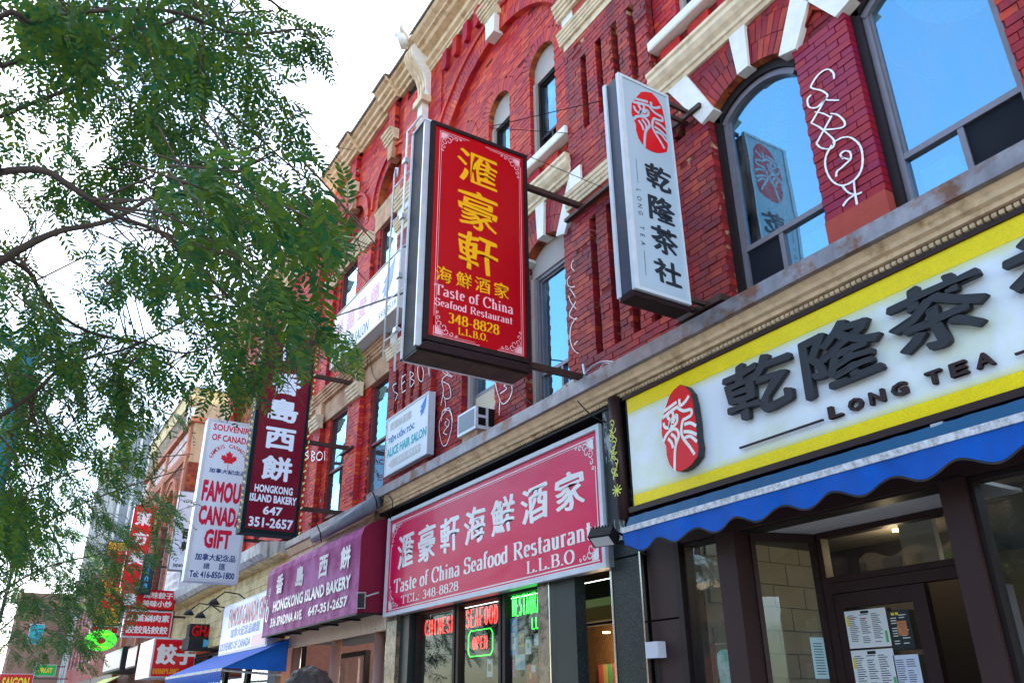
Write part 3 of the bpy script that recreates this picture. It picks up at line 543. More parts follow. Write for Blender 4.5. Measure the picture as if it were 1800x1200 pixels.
# room behind the windows
for (x0, x1) in ((-2.20, -1.76), (-4.24, -3.87)):      # dark insect screens in the lower lights
    bx('insect_screen', mat('dark_screen', (.012, .014, .02), .7, .1, 5, 0, spec=.1), B1, x0, x1, 5.148, 5.152, 4.89, 5.30)
LACE = mat('white_lace', (.85, .85, .85), .7, .25, 30, .2, col2=(.5, .6, .7), mixscale=40)
MB().prism([(-1.86+.62*math.cos(R(a)), 7.1+.95*math.sin(R(a))) for a in range(180, 361, 12)], 5.19, 5.20).build('lace_curtain', LACE, B1)
MB().tube([(-2.62+.9*k/14, 5.18, 6.35-.55*math.sin(math.pi*k/14)**.8) for k in range(15)], .004, 5).build('blind_cord', WHITE, B1)
MB().prism([(-2.36, 4.89), (-2.28, 4.89), (-2.27, 5.02), (-2.31, 5.08), (-2.29, 5.14), (-2.35, 5.16), (-2.40, 5.11), (-2.36, 5.05)], 5.18, 5.20).build('white_figurine', WHITE, B1)
bx('white_card', BLIND, B1, -2.60, -2.34, 5.21, 5.22, 4.89, 5.2); bx('white_card', BLIND, B1, -3.70, -3.42, 5.21, 5.22, 4.89, 5.2)
rm = MB(); rm.quad((-12, 6.6, 4.4), (.6, 6.6, 4.4), (.6, 6.6, 12.4), (-12, 6.6, 12.4))
for z in (4.6, 7.55, 10.5): rm.box(-12, .6, 5.2, 6.6, z, z+.1)
for x in (-11.9, -10.0, -5.8, -3.04, -1.5, .5): rm.box(x-.05, x+.05, 5.2, 6.6, 4.5, 12.3)
rm.build('interior', DARK, B1)
bx('backing_wall', DARK, B1, -11.93, -10.28, 5.05, 5.2, 4.5, 13); bx('backing_wall', DARK, B1, -6.56, -4.98, 5.05, 5.2, 4.5, 13); bx('party_wall', RED, B1, -12.0, .5, 5.2, 14, 12.5, 13.1)
# shop entablature: flashing, moulding, dentils, bronze bar
MB().loft([(5.1, 4.56), (4.66, 4.50), (4.645, 4.505), (4.65, 4.645), (5.12, 4.83), (5.12, 4.74)], -11.9, .6).build('lead_flashing', SILLM, B1)
MB().loft([(5.0, 4.40), (4.80, 4.40), (4.79, 4.43), (4.75, 4.44), (4.74, 4.47), (4.70, 4.50), (4.70, 4.535), (5.0, 4.54)], -11.8, .6).build('shop_cornice', CREAM, B1)
MB().loft([(5.0, 4.315), (4.86, 4.315), (4.86, 4.345), (5.0, 4.345)], -11.8, .6).build('cornice_fillet', BRONZE, B1)
bx('dentil_bed', BRONZE, B1, -11.8, .6, 4.86, 4.9, 4.345, 4.40)
dm = MB(); 
for s in range(6): pass
dm = bpy.data.meshes.new('dentil'); hx, hz = .016, .022
dv = []; df = []
for k in range(5):
    t = -math.pi/2+math.pi*k/4; dv += [(-hx, -.035+.022*(1-math.cos(t))*.8, hz*math.sin(t)), (hx, -.035+.022*(1-math.cos(t))*.8, hz*math.sin(t))]
for k in range(4): df.append((2*k, 2*k+1, 2*k+3, 2*k+2))
dv += [(-hx, 0, -hz), (hx, 0, -hz), (hx, 0, hz), (-hx, 0, hz)]; df += [(0, 10, 13, 8, 6, 4, 2), (1, 3, 5, 7, 9, 12, 11)]
dm.from_pydata(dv, [], df); dm.materials.append(CREAM)
x = -.3; cnt = 0; rest = MB()
while x > -11.75:
    if x < -1.2 and cnt < 140:
        o = bpy.data.objects.new('dentil', dm); COL.objects.link(o); o.parent = B1; o.location = Vector((x, 4.858, 4.372))-bw(B1); cnt += 1
    else: rest.box(x-.016, x+.016, 4.825, 4.86, 4.352, 4.394)
    x -= .047
o = rest.build('dentil_row', CREAM, B1); o['kind'] = 'stuff'
# graffiti on the brick piers (white spray paint)
PAINT = mat('white_spray_paint', (.80, .79, .78), .5, .05, 5, 0)
def smooth(pts, n=5):
    out = []
    for i in range(len(pts)-1):
        p0, p1, p2, p3 = pts[max(i-1, 0)], pts[i], pts[i+1], pts[min(i+2, len(pts)-1)]
        for k in range(n):
            t = k/n; out.append(tuple(.5*((2*p1[j])+(-p0[j]+p2[j])*t+(2*p0[j]-5*p1[j]+4*p2[j]-p3[j])*t*t+(-p0[j]+3*p1[j]-3*p2[j]+p3[j])*t**3) for j in (0, 1)))
    return out+[pts[-1]]
def spray(strokes, y, wd, ox, oy, sc, name='graffiti'):
    B = MB(); k = 0
    for st in strokes:
        w3 = [FY(ox+a/sc, oy+b/sc, y) for a, b in st]; k += 1
        B.ribbon(smooth([(p.x, p.z) for p in w3]), (lambda dx, dy: wd*(.62+.6*abs(dx*.6+dy*.8)+.15*math.sin(dx*31+dy*17))), frF(y), .004+.0004*(k % 5))
    return B.build(name, PAINT, B1)
spray([[(335,190),(330,150),(290,125),(230,160),(180,235),(190,255),(250,270),(290,300),(280,330),(330,335),(370,335)],[(180,300),(155,330),(165,380),(215,385),(260,345),(280,315),(240,390),(180,490)],[(205,415),(260,425),(310,450)],[(180,490),(230,515),(265,540)],[(310,425),(360,435),(405,480),(400,515),(340,530),(265,535)],[(320,440),(265,540),(215,630)],[(265,540),(330,600),(335,640),(310,665),(250,660),(215,630)],[(325,625),(390,590),(450,590),(510,640),(530,720),(520,810),(470,880),(390,915),(320,880),(280,800),(280,720),(320,640)],[(400,735),(380,705),(410,680),(445,690),(450,730),(430,735),(385,720)],[(450,735),(390,790),(355,820),(350,855)],[(390,915),(430,960),(480,975),(525,960)],[(470,885),(480,975),(505,1110)],[(480,975),(430,1010),(395,1055)]], 4.99, .017, 1380, 90, 3.869)
spray([[(1350,60),(1310,75),(1300,120),(1340,170),(1350,220),(1320,255),(1280,250),(1270,210),(1290,180)],[(1285,265),(1310,300),(1370,400)],[(1360,305),(1325,370),(1285,455),(1340,490)],[(1280,320),(1300,370),(1350,430),(1370,455),(1320,485)],[(1320,490),(1295,540),(1290,620),(1310,690),(1350,725),(1380,715)],[(1370,545),(1355,580),(1375,610),(1340,640),(1320,665)]], 4.99, .012, 680, 440, 4)
spray([[(390,790),(400,830),(440,870),(465,885)],[(430,870),(390,910),(400,990),(380,1090)],[(390,920),(440,950),(450,1030),(410,1040),(395,1000)],[(410,1050),(415,1090),(405,1130)],[(440,1105),(395,1130),(385,1200)],[(440,1105),(460,1160),(462,1200)]], 4.99, .012, 680, 440, 4)
spray([[(870,330),(880,380),(940,410)],[(905,640),(860,700),(850,780),(870,880),(900,885),(930,800),(940,720),(925,650),(890,640)],[(900,720),(890,740),(910,760),(920,720),(900,700)],[(905,765),(880,800),(905,815)]], 4.99, .012, 560, 560, 4)
spray([[(550,455),(525,470),(530,510),(555,530),(540,575)],[(590,400),(585,450),(590,520)],[(590,410),(615,390)],[(588,460),(608,440)],[(590,520),(615,500)],[(645,370),(645,480)],[(645,370),(670,390),(650,420),(675,440),(650,480)],[(730,300),(700,340),(705,420),(730,440),(740,380),(725,330)],[(775,300),(780,400)]], 4.922, .014, 560, 560, 4)
spray([[(770,870),(765,930),(780,1000),(810,1075),(850,1060),(880,1000),(880,950)],[(830,890),(850,930),(825,950),(845,970),(800,1005)],[(795,1060),(792,1160)]], 4.99, .014, 680, 440, 4)
def finish_bricks():
    def size(b):
        e = b[0]; c = ((e[0]+e[1])/2, e[4], (e[2]+e[3])/2); p = proj(c)
        if not p or not (-5 < p[0] < 1805 and -5 < p[1] < 1205): return 0
        q0, q1 = proj((e[0], e[4], e[2])), proj((e[1], e[4], e[3])); return abs(q1[0]-q0[0])*abs((e[3]-e[2]))*FPX/p[2]
    idx = sorted(range(len(BRICKS)), key=lambda i: -size(BRICKS[i])); top = set(idx[:296])
    ub = {}
    for i, (e, m, parent, th, B) in enumerate(BRICKS):
        if i in top and size(BRICKS[i]) > 0:
            key = m.name
            if key not in ub:
                me = bpy.data.meshes.new('brick'); q = MB().box(-.5, .5, 0, .11, -.5, .5, False); j = .006; me.from_pydata(q.v, [], q.f); me.materials.append(m); ub[key] = me
            o = bpy.data.objects.new('brick', ub[key]); COL.objects.link(o); o.parent = parent
            o.location = Vector(((e[0]+e[1])/2, e[4]-.001, (e[2]+e[3])/2))-bw(parent); o.scale = (e[1]-e[0], .9 if th > .11 else .7, e[3]-e[2])
        else: B.box(e[0], e[1], e[4], e[4]+th-.02, e[2], e[3], False)
    for B, name, m, parent in PEND:
        if B.v: o = B.build(name, m, parent); o['kind'] = 'stuff'
finish_bricks()

# ================================================================== the house with paired arches, to the left
B2 = thing('brick_house', (-14.2, 5.3, 0), 'red brick house with keystone arches over paired windows above the bakery', 'building')
ax = [(-12.50), (-14.62)]; prof2 = [(5.1, 12.98), (4.93, 12.98), (4.92, 13.05), (4.86, 13.07), (4.85, 13.14), (4.78, 13.17), (4.77, 13.26), (4.70, 13.29), (4.66, 13.35), (4.67, 13.388), (5.1, 13.388)]
low2 = [(-12.86, -12.02), (-14.98, -14.05)]
wall(B2, RED, -16.2, -11.95, 4.72, 6.88, 5.0, [('r', a, b, 4.5, 7) for a, b in low2], thick=.14)
B = MB(); B.box(-16.2, -11.95, 4.97, 5.12, 6.88, 7.30); B.build('stone_band', SAND, B2); moulding(B2, SAND, -16.2, -11.95, 7.30, 7.52, 4.98, .18, 'stone_cornice')
for a, b in low2:
    window(B2, a, b, 4.85, 6.88, 5.07, WREDF, bars=(5.75,), fw=.05, inner=False)
wall(B2, RED, -16.2, -11.95, 7.52, 10.25, 5.0, [('r', x-.48, x+.48, 8.3, 10.3) for x in ax], thick=.14)
for x in ax:
    window(B2, x-.46, x+.46, 8.4, 10.25, 5.07, WREDF, bars=(9.3,), fw=.055, inner=False); bx('sill', SAND, B2, x-.5, x+.5, 4.92, 5.1, 8.24, 8.38)
    bx('lintel', SAND, B2, x-.72, x+.72, 4.975, 5.13, 10.25, 10.62); moulding(B2, STONE, x-.74, x+.74, 10.62, 10.72, 5.0, .06, 'label_mould')
    cz = 10.95; ring(B2, RED, x, cz, .70, .92, -8, 188, 4.99, .14, rows=1); soffit(B2, INTR, x, cz, .702, -8, 188, 4.99, 5.16); Bm = MB(); archband(Bm, x, cz, .92, .98, 0, 180, 4.95, 5.0); Bm.build('hood_mould', RED, B2)
    MB().prism([(x-.09, cz+.66), (x+.09, cz+.66), (x+.14, cz+1.05), (x-.14, cz+1.05)], 4.90, 5.1).build('keystone', SAND, B2)
    moulding(B2, STONE, x-.22, x+.22, cz+1.05, cz+1.30, 4.96, .2, 'capital'); wall(B2, RED, x-.16, x+.16, cz+1.30, 13.0, 4.90, [], thick=.1)
    MB().loft([(p[0]-.10, p[1]) for p in prof2], x-.30, x+.30).build('cornice_break', CREAM, B2); MB().loft([(4.54, 13.33), (4.52, 13.37), (4.56, 13.42), (5.2, 13.44), (5.2, 13.391), (4.57, 13.391)], x-.33, x+.33).build('roof_edge', ROOFM, B2)
wall(B2, RED, -16.2, -11.95, 10.25, 13.0, 5.0, [('r', x-.72, x+.72, 10.2, 10.72) for x in ax]+[('a', x-.7, x+.7, 10.6, 10.95, x, 10.95, .9) for x in ax], thick=.12)
wall(B2, RED, -16.2, -11.95, 10.25, 12.0, 5.16, [], thick=.05, mort=INTR)
MB().loft(prof2, -16.25, -10.95).build('cornice', CREAM, B2); MB().loft([(4.64, 13.33), (4.62, 13.37), (4.66, 13.42), (5.2, 13.44), (5.2, 13.39), (4.67, 13.39)], -16.25, -10.95).build('roof_edge', ROOFM, B2)
for x in (-13.36, -15.5):                                     # pilasters
    wall(B2, RED, x-.2, x+.2, 4.72, 6.75, 4.90, [], thick=.1); moulding(B2, STONE, x-.27, x+.27, 6.75, 7.02, 4.90, .14, 'capital'); bx('stone_pilaster', SAND, B2, x-.19, x+.19, 4.89, 5.0, 7.02, 7.3)
    wall(B2, RED, x-.17, x+.17, 7.52, 10.0, 4.92, [], thick=.08); moulding(B2, STONE, x-.25, x+.25, 10.0, 10.24, 4.92, .12, 'capital')
rm = MB(); rm.quad((-16.2, 6.4, 4.4), (-11.95, 6.4, 4.4), (-11.95, 6.4, 12.4), (-16.2, 6.4, 12.4)); rm.box(-16.2, -11.95, 5.3, 6.4, 7.5, 7.7); rm.box(-13.5, -13.3, 5.3, 6.4, 4.5, 12); rm.build('interior', DARK, B2)
MB().loft([(5.1, 4.50), (4.72, 4.46), (4.70, 4.47), (4.70, 4.60), (5.12, 4.80), (5.12, 4.74)], -16.2, -12.0).build('lead_flashing', SILLM, B2)
bx('frieze', CREAM, B2, -16.2, -11.9, 4.82, 5.0, 4.2, 4.46); moulding(B2, CREAM, -16.2, -11.9, 4.32, 4.46, 4.82, .08, 'shop_cornice')
bx('party_wall', RED, B2, -16.2, -12, 5.22, 14, 12.0, 13.1)
# ================================================================== further houses down the street
BROWNB = mat('brown_orange_brick', (.26, .055, .02), .8, .3, 2.5, .3, 50, col2=(.16, .05, .035), mixscale=1.6, island=.3)
TANB = mat('tan_tower_brick', (.30, .22, .15), .85, .25, 2, .3, 30, col2=(.20, .14, .10), mixscale=4, island=.25)
TERR = mat('terracotta_trim', (.50, .17, .09), .75, .2, 4, .2)
BRM = mat('brown_mortar', (.20, .09, .06), .9, .2, 5, .2)
TANM = mat('tan_mortar', (.34, .29, .23), .9, .2, 5, .2)
B3 = thing('brick_house', (-20.4, 5.3, 0), 'red brick house with wide keystone arch half hidden by leaves behind the maroon blade sign', 'building')
aw = [(-18.9, 1.55, 8.9), (-22.9, 1.3, 8.9)]
wall(B3, RED, -24.6, -16.2, 4.9, 11.9, 5.0, [('a', cx-r+.1, cx+r-.1, 7.9, zc, cx, zc, r+.35) for cx, r, zc in aw]+[('r', -18.05-.0, -17.25, 5.2, 6.9), ('r', -19.9, -19.1, 5.2, 6.9), ('r', -23.6, -22.2, 5.2, 6.9)], thick=.14, ch=.08, bl=.24)
wall(B3, INTR, -24.6, -16.2, 7.6, 11.0, 5.17, [], thick=.05, ch=.08, bl=.24)
for cx, r, zc in aw:
    ring(B3, RED, cx, zc, r, r+.35, 0, 180, 4.98, .2, rows=2, bw_=.08); soffit(B3, INTR, cx, zc, r+.002, 0, 180, 4.98, 5.17); Bm = MB(); archband(Bm, cx, zc, r+.35, r+.43, -5, 185, 4.93, 5.0); Bm.build('hood_mould', RED, B3)
    MB().prism([(cx-.13, zc+r-.06), (cx+.13, zc+r-.06), (cx+.17, zc+r+.42), (cx-.17, zc+r+.42)], 4.88, 5.1).build('keystone', WHITE, B3); moulding(B3, STONE, cx-.28, cx+.28, zc+r+.42, zc+r+.62, 4.95, .16, 'capital')
    for dx in (-.95, 0, .95):
        window(B3, cx+dx-.3, cx+dx+.3, 8.0, 9.0, 5.12, WREDF, fw=.05)
for a, b in ((-18.05, -17.25), (-19.9, -19.1), (-23.6, -22.2)): window(B3, a, b, 5.2, 6.9, 5.10, WREDF, bars=(6.0,), fw=.06)
for c in (-16.75, -21.0, -24.3):
    wall(B3, RED, c-.35, c+.35, 4.9, 11.3, 4.9, [('r', c+d-.05, c+d+.05, 5.2, 6.6) for d in (-.2, 0, .2)], thick=.1, ch=.08, bl=.24); moulding(B3, STONE, c-.42, c+.42, 6.9, 7.15, 4.9, .12, 'capital'); moulding(B3, STONE, c-.42, c+.42, 9.6, 9.85, 4.9, .14, 'capital')
moulding(B3, STONE, -24.6, -16.2, 7.3, 7.6, 4.99, .14, 'string_course'); MB().loft([(p[0], p[1]-.7) for p in prof], -24.7, -16.2).build('cornice', CREAM, B3)
bx('interior', DARK, B3, -24.6, -16.3, 5.3, 6, 4.5, 11.8); bx('side_wall', BROWNB, B3, -24.62, -24.5, 5.1, 12, 4.5, 12)
spray([[(20, 0), (0, 20), (20, 40), (0, 60)], [(40, 0), (40, 60), (60, 45), (40, 30), (60, 15), (40, 0)], [(90, 5), (70, 25), (75, 55), (100, 50), (105, 20), (90, 5)], [(120, 0), (120, 60)]], 4.88, .03, 537, 792, 3.5)
# single storey shop with cream frieze and grey gutter (souvenir shop)
FR = mat('faded_cream_boards', (.74, .56, .28), .7, .15, 4, .15, 40, col2=(.52, .36, .16), mixscale=3, streak=.2)
GUT = mat('stained_white_gutter', (.60, .58, .55), .6, .12, 5, .15, 40, streak=.75)
SV = thing('souvenir_shop', (-22.0, 5.2, 0), 'single storey shop front with cream frieze and stained gutter behind the white souvenir sign', 'building')
for k in range(7): bx('frieze_board', FR, SV, -27.8, -16.25, 4.86-.004*(k % 2), 5.0, 3.0+k*.20, 3.192+k*.20)
MB().loft([(5.0, 4.42), (4.55, 4.42), (4.45, 4.50), (4.42, 4.72), (4.60, 4.74), (5.0, 4.78)], -27.9, -17.0).build('gutter', GUT, SV); MB().loft([(5, 4.36), (4.70, 4.36), (4.62, 4.40), (4.62, 4.418), (5, 4.418)], -27.9, -16.3).build('soffit_moulding', FR, SV)
bx('shop_interior', DARK, SV, -27.7, -16.4, 5.3, 5.4, 0, 3); bx('pier', SAND, SV, -16.6, -16.25, 4.9, 5.2, 0, 3.0); bx('pier', SAND, SV, -27.8, -27.4, 4.9, 5.2, 0, 3.0)
for a in (-26.4, -24.4, -22.4, -20.4, -18.4): window(SV, a-.95, a+.95, .3, 2.9, 5.1, BRONZE, gl=GLASSS, fw=.05, inner=False)
# brown brick house with parapet panels
B4 = thing('brick_house', (-32, 5, 0), 'orange brown brick house with white panelled parapet and beige corner behind the souvenir sign', 'building')
yF = 4.62
wall(B4, BROWNB, -38, -28.3, 0, 9.4, yF, [('a', -31.6, -29.9, 5.0, 7.9, -30.75, 7.9, 1.15), ('a', -35.4, -33.7, 5.0, 7.9, -34.55, 7.9, 1.15), ('r', -37.6, -36.6, 5.2, 8.2), ('r', -37.8, -28.8, 0, 3.2)], thick=.2, mort=BRM, ch=.085, bl=.25)
for cx in (-30.75, -34.55):
    ring(B4, TERR, cx, 7.9, .85, 1.15, 0, 180, yF-.03, .25, rows=2, mort=BRM); Bm = MB(); archband(Bm, cx, 7.9, 1.15, 1.25, 0, 180, yF-.08, yF+.02); Bm.build('hood_mould', TERR, B4)
    for dx in (-.42, .42):
        Bm = MB(); archband(Bm, cx+dx, 7.6, .34, .40, 0, 180, yF+.03, yF+.2); Bm.build('window_arch', TERR, B4); window(B4, cx+dx-.38, cx+dx+.38, 5.2, 7.6, yF+.14, WREDF, bars=(6.4,), fw=.06)
    bx('tympanum', BROWNB, B4, cx-.85, cx+.85, yF+.18, yF+.2, 7.55, 8.8)
window(B4, -37.6, -36.6, 5.2, 8.2, yF+.1, WREDF, fw=.06)
MB().loft([(yF+.2, 9.4), (yF-.05, 9.4), (yF-.1, 9.6), (yF-.1, 9.7), (yF+.2, 9.7)], -38, -28.2).build('parapet_moulding', TERR, B4)
for k in range(8): bx('parapet_panel', mat('grimy_white_panel', (.62, .52, .48), .7, .2, 8, .1, 40, col2=(.42, .14, .10), mixscale=6, mixlo=.5, mixhi=.6), B4, -38+k*1.2, -38+k*1.2+1.14, yF-.02, yF+.1, 9.75, 10.1); bx('parapet_panel', MATS['grimy_white_panel'], B4, -38+k*1.2, -38+k*1.2+1.14, yF-.02, yF+.1, 10.2, 10.5)
bx('parapet', TERR, B4, -38, -28.21, yF+.02, yF+.3, 9.7, 10.6); bx('coping', TERR, B4, -38.1, -28.1, yF-.14, yF+.35, 10.6, 10.78)
for x in (-28.55, -32.7, -36.3): bx('pilaster', TERR, B4, x-.16, x+.16, yF-.09, yF+.05, 3.4, 10.6)
class _R: pass
def wallX(parent, m, y0, y1, z0, z1, x, mort, ch=.085, bl=.25, thick=.12, holes=()):      # brickwork on a wall facing +X
    B = MB(); M = MB(); n = round((z1-z0)/ch); h = (z1-z0)/n
    for k in range(n):
        z = z0+k*h; iv = [(y0, y1)]
        for q in holes:
            if q[2] < z+h/2 < q[3]: iv = iv_sub(iv, q[0], q[1])
        for c, d in iv:
            M.box(x-thick, x-.009, c, d, z, z+h); s = math.floor(c/bl-(k % 2)*.5)
            while (s+(k % 2)*.5)*bl < d:
                a = max(c, (s+(k % 2)*.5)*bl); b = min(d, (s+1+(k % 2)*.5)*bl); s += 1
                if b-a > .04: B.box(x-thick+.01, x+random.uniform(-.003, .004), a+.005, b-.005, z+.005, z+h-.005)
    o = B.build('brickwork', m, parent); o['kind'] = 'stuff'; M.build('mortar', mort, parent)
wallX(B4, BROWNB, yF, 8, 0, 9.2, -28.2, BRM); bx('beige_corner', mat('beige_render', (.50, .37, .22), .85, .12, 3, .2, streak=.2), B4, -28.7, -28.19, yF+.0, 6.3, 9.2, 11.35); bx('beige_top', MATS['beige_render'], B4, -28.7, -28.3, 6.3, 8.2, 9.2, 10.9)
bx('core', BRM, B4, -37.9, -28.4, yF+.22, 12, 0, 10.5)
T1 = thing('apartment_block', (-47, 12, 0), 'tall tan brick block with pale parapet rising behind the orange brick house', 'building')
wallX(T1, TANB, 6.5, 22, 6, 15.9, -42, TANM, .12, .36, holes=[(9.5, 10.4, 11.5, 13), (12.5, 13.4, 11.5, 13)]); wall(T1, TANB, -54, -42, 6, 15.9, 6.5, [], thick=.2, mort=TANM, ch=.12, bl=.36); bx('parapet_band', FR, T1, -54, -41.9, 6.45, 22, 15.9, 16.8); bx('coping', STEEL, T1, -54.1, -41.8, 6.35, 22.1, 16.8, 16.9); bx('core', DARK, T1, -53.8, -42.2, 6.8, 21.8, 0, 15.8)
CH = thing('chimney_stack', (-38.6, 6.2, 0), 'red brick chimney with white flue beside the tan brick block', 'chimney')
wall(CH, BROWNB, -39.0, -38.4, 8, 13.2, 5.8, [], mort=BRM, ch=.09, bl=.25); bx('shaft', BROWNB, CH, -38.98, -38.4, 5.93, 6.5, 8, 13.2); MB().tube([(-38.7, 6.1, 13.2), (-38.7, 6.1, 14.6)], .16, 10).build('flue', WHITE, CH, True)
MU = thing('gable_wall', (-40, 5.2, 0), 'grey painted gable wall with white rounded shapes and pink edge below the chimney', 'wall')
gm = mat('grey_mural_paint', (.16, .18, .20), .7, .1, 3, .1); MB().prism([(5.0, 7.5), (9.5, 7.5), (9.5, 12.9), (7.6, 12.6), (5.0, 11.0)], -39.8, -39.5, lambda u, v, d: Vector((d, u, v))).build('gable', gm, MU)
MB().prism([(4.98, 11.02), (7.6, 12.62), (9.5, 12.92), (9.5, 13.1), (7.5, 12.8), (4.9, 11.2)], -39.9, -39.4, lambda u, v, d: Vector((d, u, v))).build('verge', TERR, MU)
MB().prism([(5.95+.75*math.cos(R(a)), 9.9+.95*math.sin(R(a))) for a in range(0, 360, 18)], -39.5, -39.49, lambda u, v, d: Vector((d, u, v))).build('painted_shape', WHITE, MU)
T2 = thing('high_rise', (-75, 12, 0), 'grey metal clad high rise with upright ribs rising beyond the leaves', 'building')
gcl = mat('grey_cladding', (.20, .23, .26), .5, .1, .6, 0, metal=.2); bx('shaft', gcl, T2, -84, -66, 6.2, 20, 0, 22)
for k in range(9): bx('rib', GUT, T2, -66.01, -65.8, 6.3+k*.75, 6.5+k*.75, 0, 22); 
for k in range(14): bx('rib', GUT, T2, -83.5+k*1.3, -83.3+k*1.3, 6.0, 6.21, 0, 22)
def shop(x0, x1, h, m, label, name='shop_building', wz=((3.8, 5.4),), y=5.0):
    b = thing(name, ((x0+x1)/2, y+.3, 0), label, 'building')
    wall(b, m, x0, x1, 3.0, h, y, [('r', x0+.8+k*2.2, x0+2.0+k*2.2, a, c) for k in range(int((x1-x0-1.2)/2.2)) for a, c in wz], mort=BRM, ch=.10, bl=.3)
    for k in range(int((x1-x0-1.2)/2.2)):
        for a, c in wz: window(b, x0+.8+k*2.2, x0+2.0+k*2.2, a, c, y+.09, GREYF, bars=((a+c)/2,), fw=.07, inner=False)
    for k in range(int((x1-x0)/2)): window(b, x0+.1+k*2, x0+1.9+k*2, .3, 2.6, y+.1, BRONZE, gl=GLASSS, fw=.08, inner=False)
    bx('fascia_board', BRONZE, b, x0, x1, y-.08, y+.1, 2.7, 3.0); moulding(b, STONE, x0, x1, h, h+.3, y, .25, 'cornice'); bx('core', DARK, b, x0, x1-.2, y+.3, y+9, 0, h); bx('fire_wall', m, b, x1-.12, x1-.001, y+.12, y+9, 0, h); return b
shop(-48, -38.4, 7.4, BROWNB, 'low brown brick shops with flat cornice behind the dong sign', wz=((4.2, 6.2),))
shop(-64, -48.2, 9.0, REDL, 'dark red brick terrace at the end of the view behind the yellow sign', wz=((3.9, 5.4), (6.3, 7.8)))
shop(-95, -84.5, 11.0, mat('pale_stucco', (.28, .15, .11), .8, .1, 2, .1), 'pale stucco block far down the street at the left edge', wz=((3.9, 5.4), (6.3, 7.8)), y=2)

# ================================================================== restaurant and tea shop fronts
GRAN = mat('green_grey_granite', (.034, .046, .046), .35, .35, 60, .02, col2=(.006, .008, .009), mixscale=120, mixlo=.48, mixhi=.52)
MARB = mat('brown_marble_strip', (.24, .17, .11), .12, .2, 4, .02, col2=(.06, .045, .035), mixscale=6)
CHR = mat('chrome_strip', (.6, .6, .6), .18, .05, 4, 0, metal=1)
FRM = mat('tea_shop_brown_metal', (.030, .013, .012), .5, .1, 4, .03)
WARM = mat('warm_room_wall', (.26, .15, .07), .85, .1, 2, .05)
BLK = mat('painted_block_wall', (.19, .18, .14), .8, .1, 4, .1)
def strip(n_, m, *b): return bx(n_, m, B1, *b)
strip('wall_behind_signs', BRONZE, -11.9, .6, 5.02, 5.2, 2.86, 4.70)
strip('marble_pier', MARB, -11.43, -11.09, 4.92, 5.2, 0, 2.84); strip('granite_pier', GRAN, -11.08, -10.8, 4.98, 5.3, 0, 2.84); strip('granite_pier', GRAN, -7.24, -6.82, 4.95, 5.08, 0, 2.84); strip('marble_strip', MARB, -7.47, -7.26, 4.93, 5.3, 0, 2.84)
strip('chrome_trim', CHR, -7.258, -7.242, 4.925, 4.96, 0, 2.84); strip('granite_pier', GRAN, -6.17, -5.77, 4.93, 5.4, 0, 3.0); strip('chrome_trim', CHR, -6.20, -6.175, 4.915, 4.96, 0, 2.8); strip('chrome_trim', CHR, -5.765, -5.745, 4.915, 5.0, 0, 2.95)
strip('brown_pier', FRM, -5.72, -5.34, 4.97, 5.2, 0, 2.26); strip('brown_pier', FRM, -5.72, -5.34, 4.97, 5.2, 2.275, 2.95); strip('brown_pier_trim', BRONZE, -5.34, -5.28, 4.95, 5.2, 0, 2.95)
for a, b in ((-10.75, -9.60), (-9.55, -8.46), (-8.42, -7.49)):
    window(B1, a, b, .25, 2.82, 5.10, BRONZE, gl=GLASSS, fw=.055, inner=False)
strip('soffit_board', BRONZE, -11.4, -5.7, 4.93, 5.6, 2.845, 2.86)
# restaurant room
strip('restaurant_floor', mat('tile_floor', (.12, .10, .09), .4, .1, 4, 0), -11.4, -5.7, 5.25, 9.5, -.02, .02); strip('restaurant_back', WARM, -11.4, -6.9, 8.6, 8.7, 0, 2.8); strip('restaurant_ceiling', DARK, -11.4, -5.7, 5.61, 8.6, 2.78, 2.84); strip('restaurant_side', DARK, -11.45, -11.4, 5.3, 8.6, 0, 2.8)
strip('entrance_back', mat('brown_textured_wall', (.20, .10, .04), .8, .3, 12, .4, 14), -10.6, -5.7, 7.6, 7.7, 0, 2.8); strip('window_bay_back', DARK, -10.6, -7.5, 6.0, 6.05, 0, 2.84) if 0 else None; ep = FY(1050, 1058, 6.2); strip('entrance_beam', mat('cream_paint', (.75, .66, .42), .6, .05, 4, 0), ep.x-.5, -5.8, 6.2, 6.4, ep.z-.045, ep.z+.045); strip('entrance_panel', WARM, ep.x-.5, -5.8, 6.25, 6.4, ep.z-.20, ep.z-.046); ed = FY(1050, 1086, 6.6); strip('entrance_dark', DARK, ed.x-.6, -5.8, 6.6, 6.7, ed.z-.08, ed.z+.10)
for k, c in enumerate(((.6, .12, .08), (.55, .42, .12), (.12, .35, .15), (.5, .1, .08))): strip('hanging_menu_strip', mat('menu_strip_%s' % 'abcd'[k], c, .6, .1, 4, 0), FY(1052, 1180, 7.5).x+k*.11, FY(1052, 1180, 7.5).x+.09+k*.11, 7.50, 7.51, 1.2, 2.12)
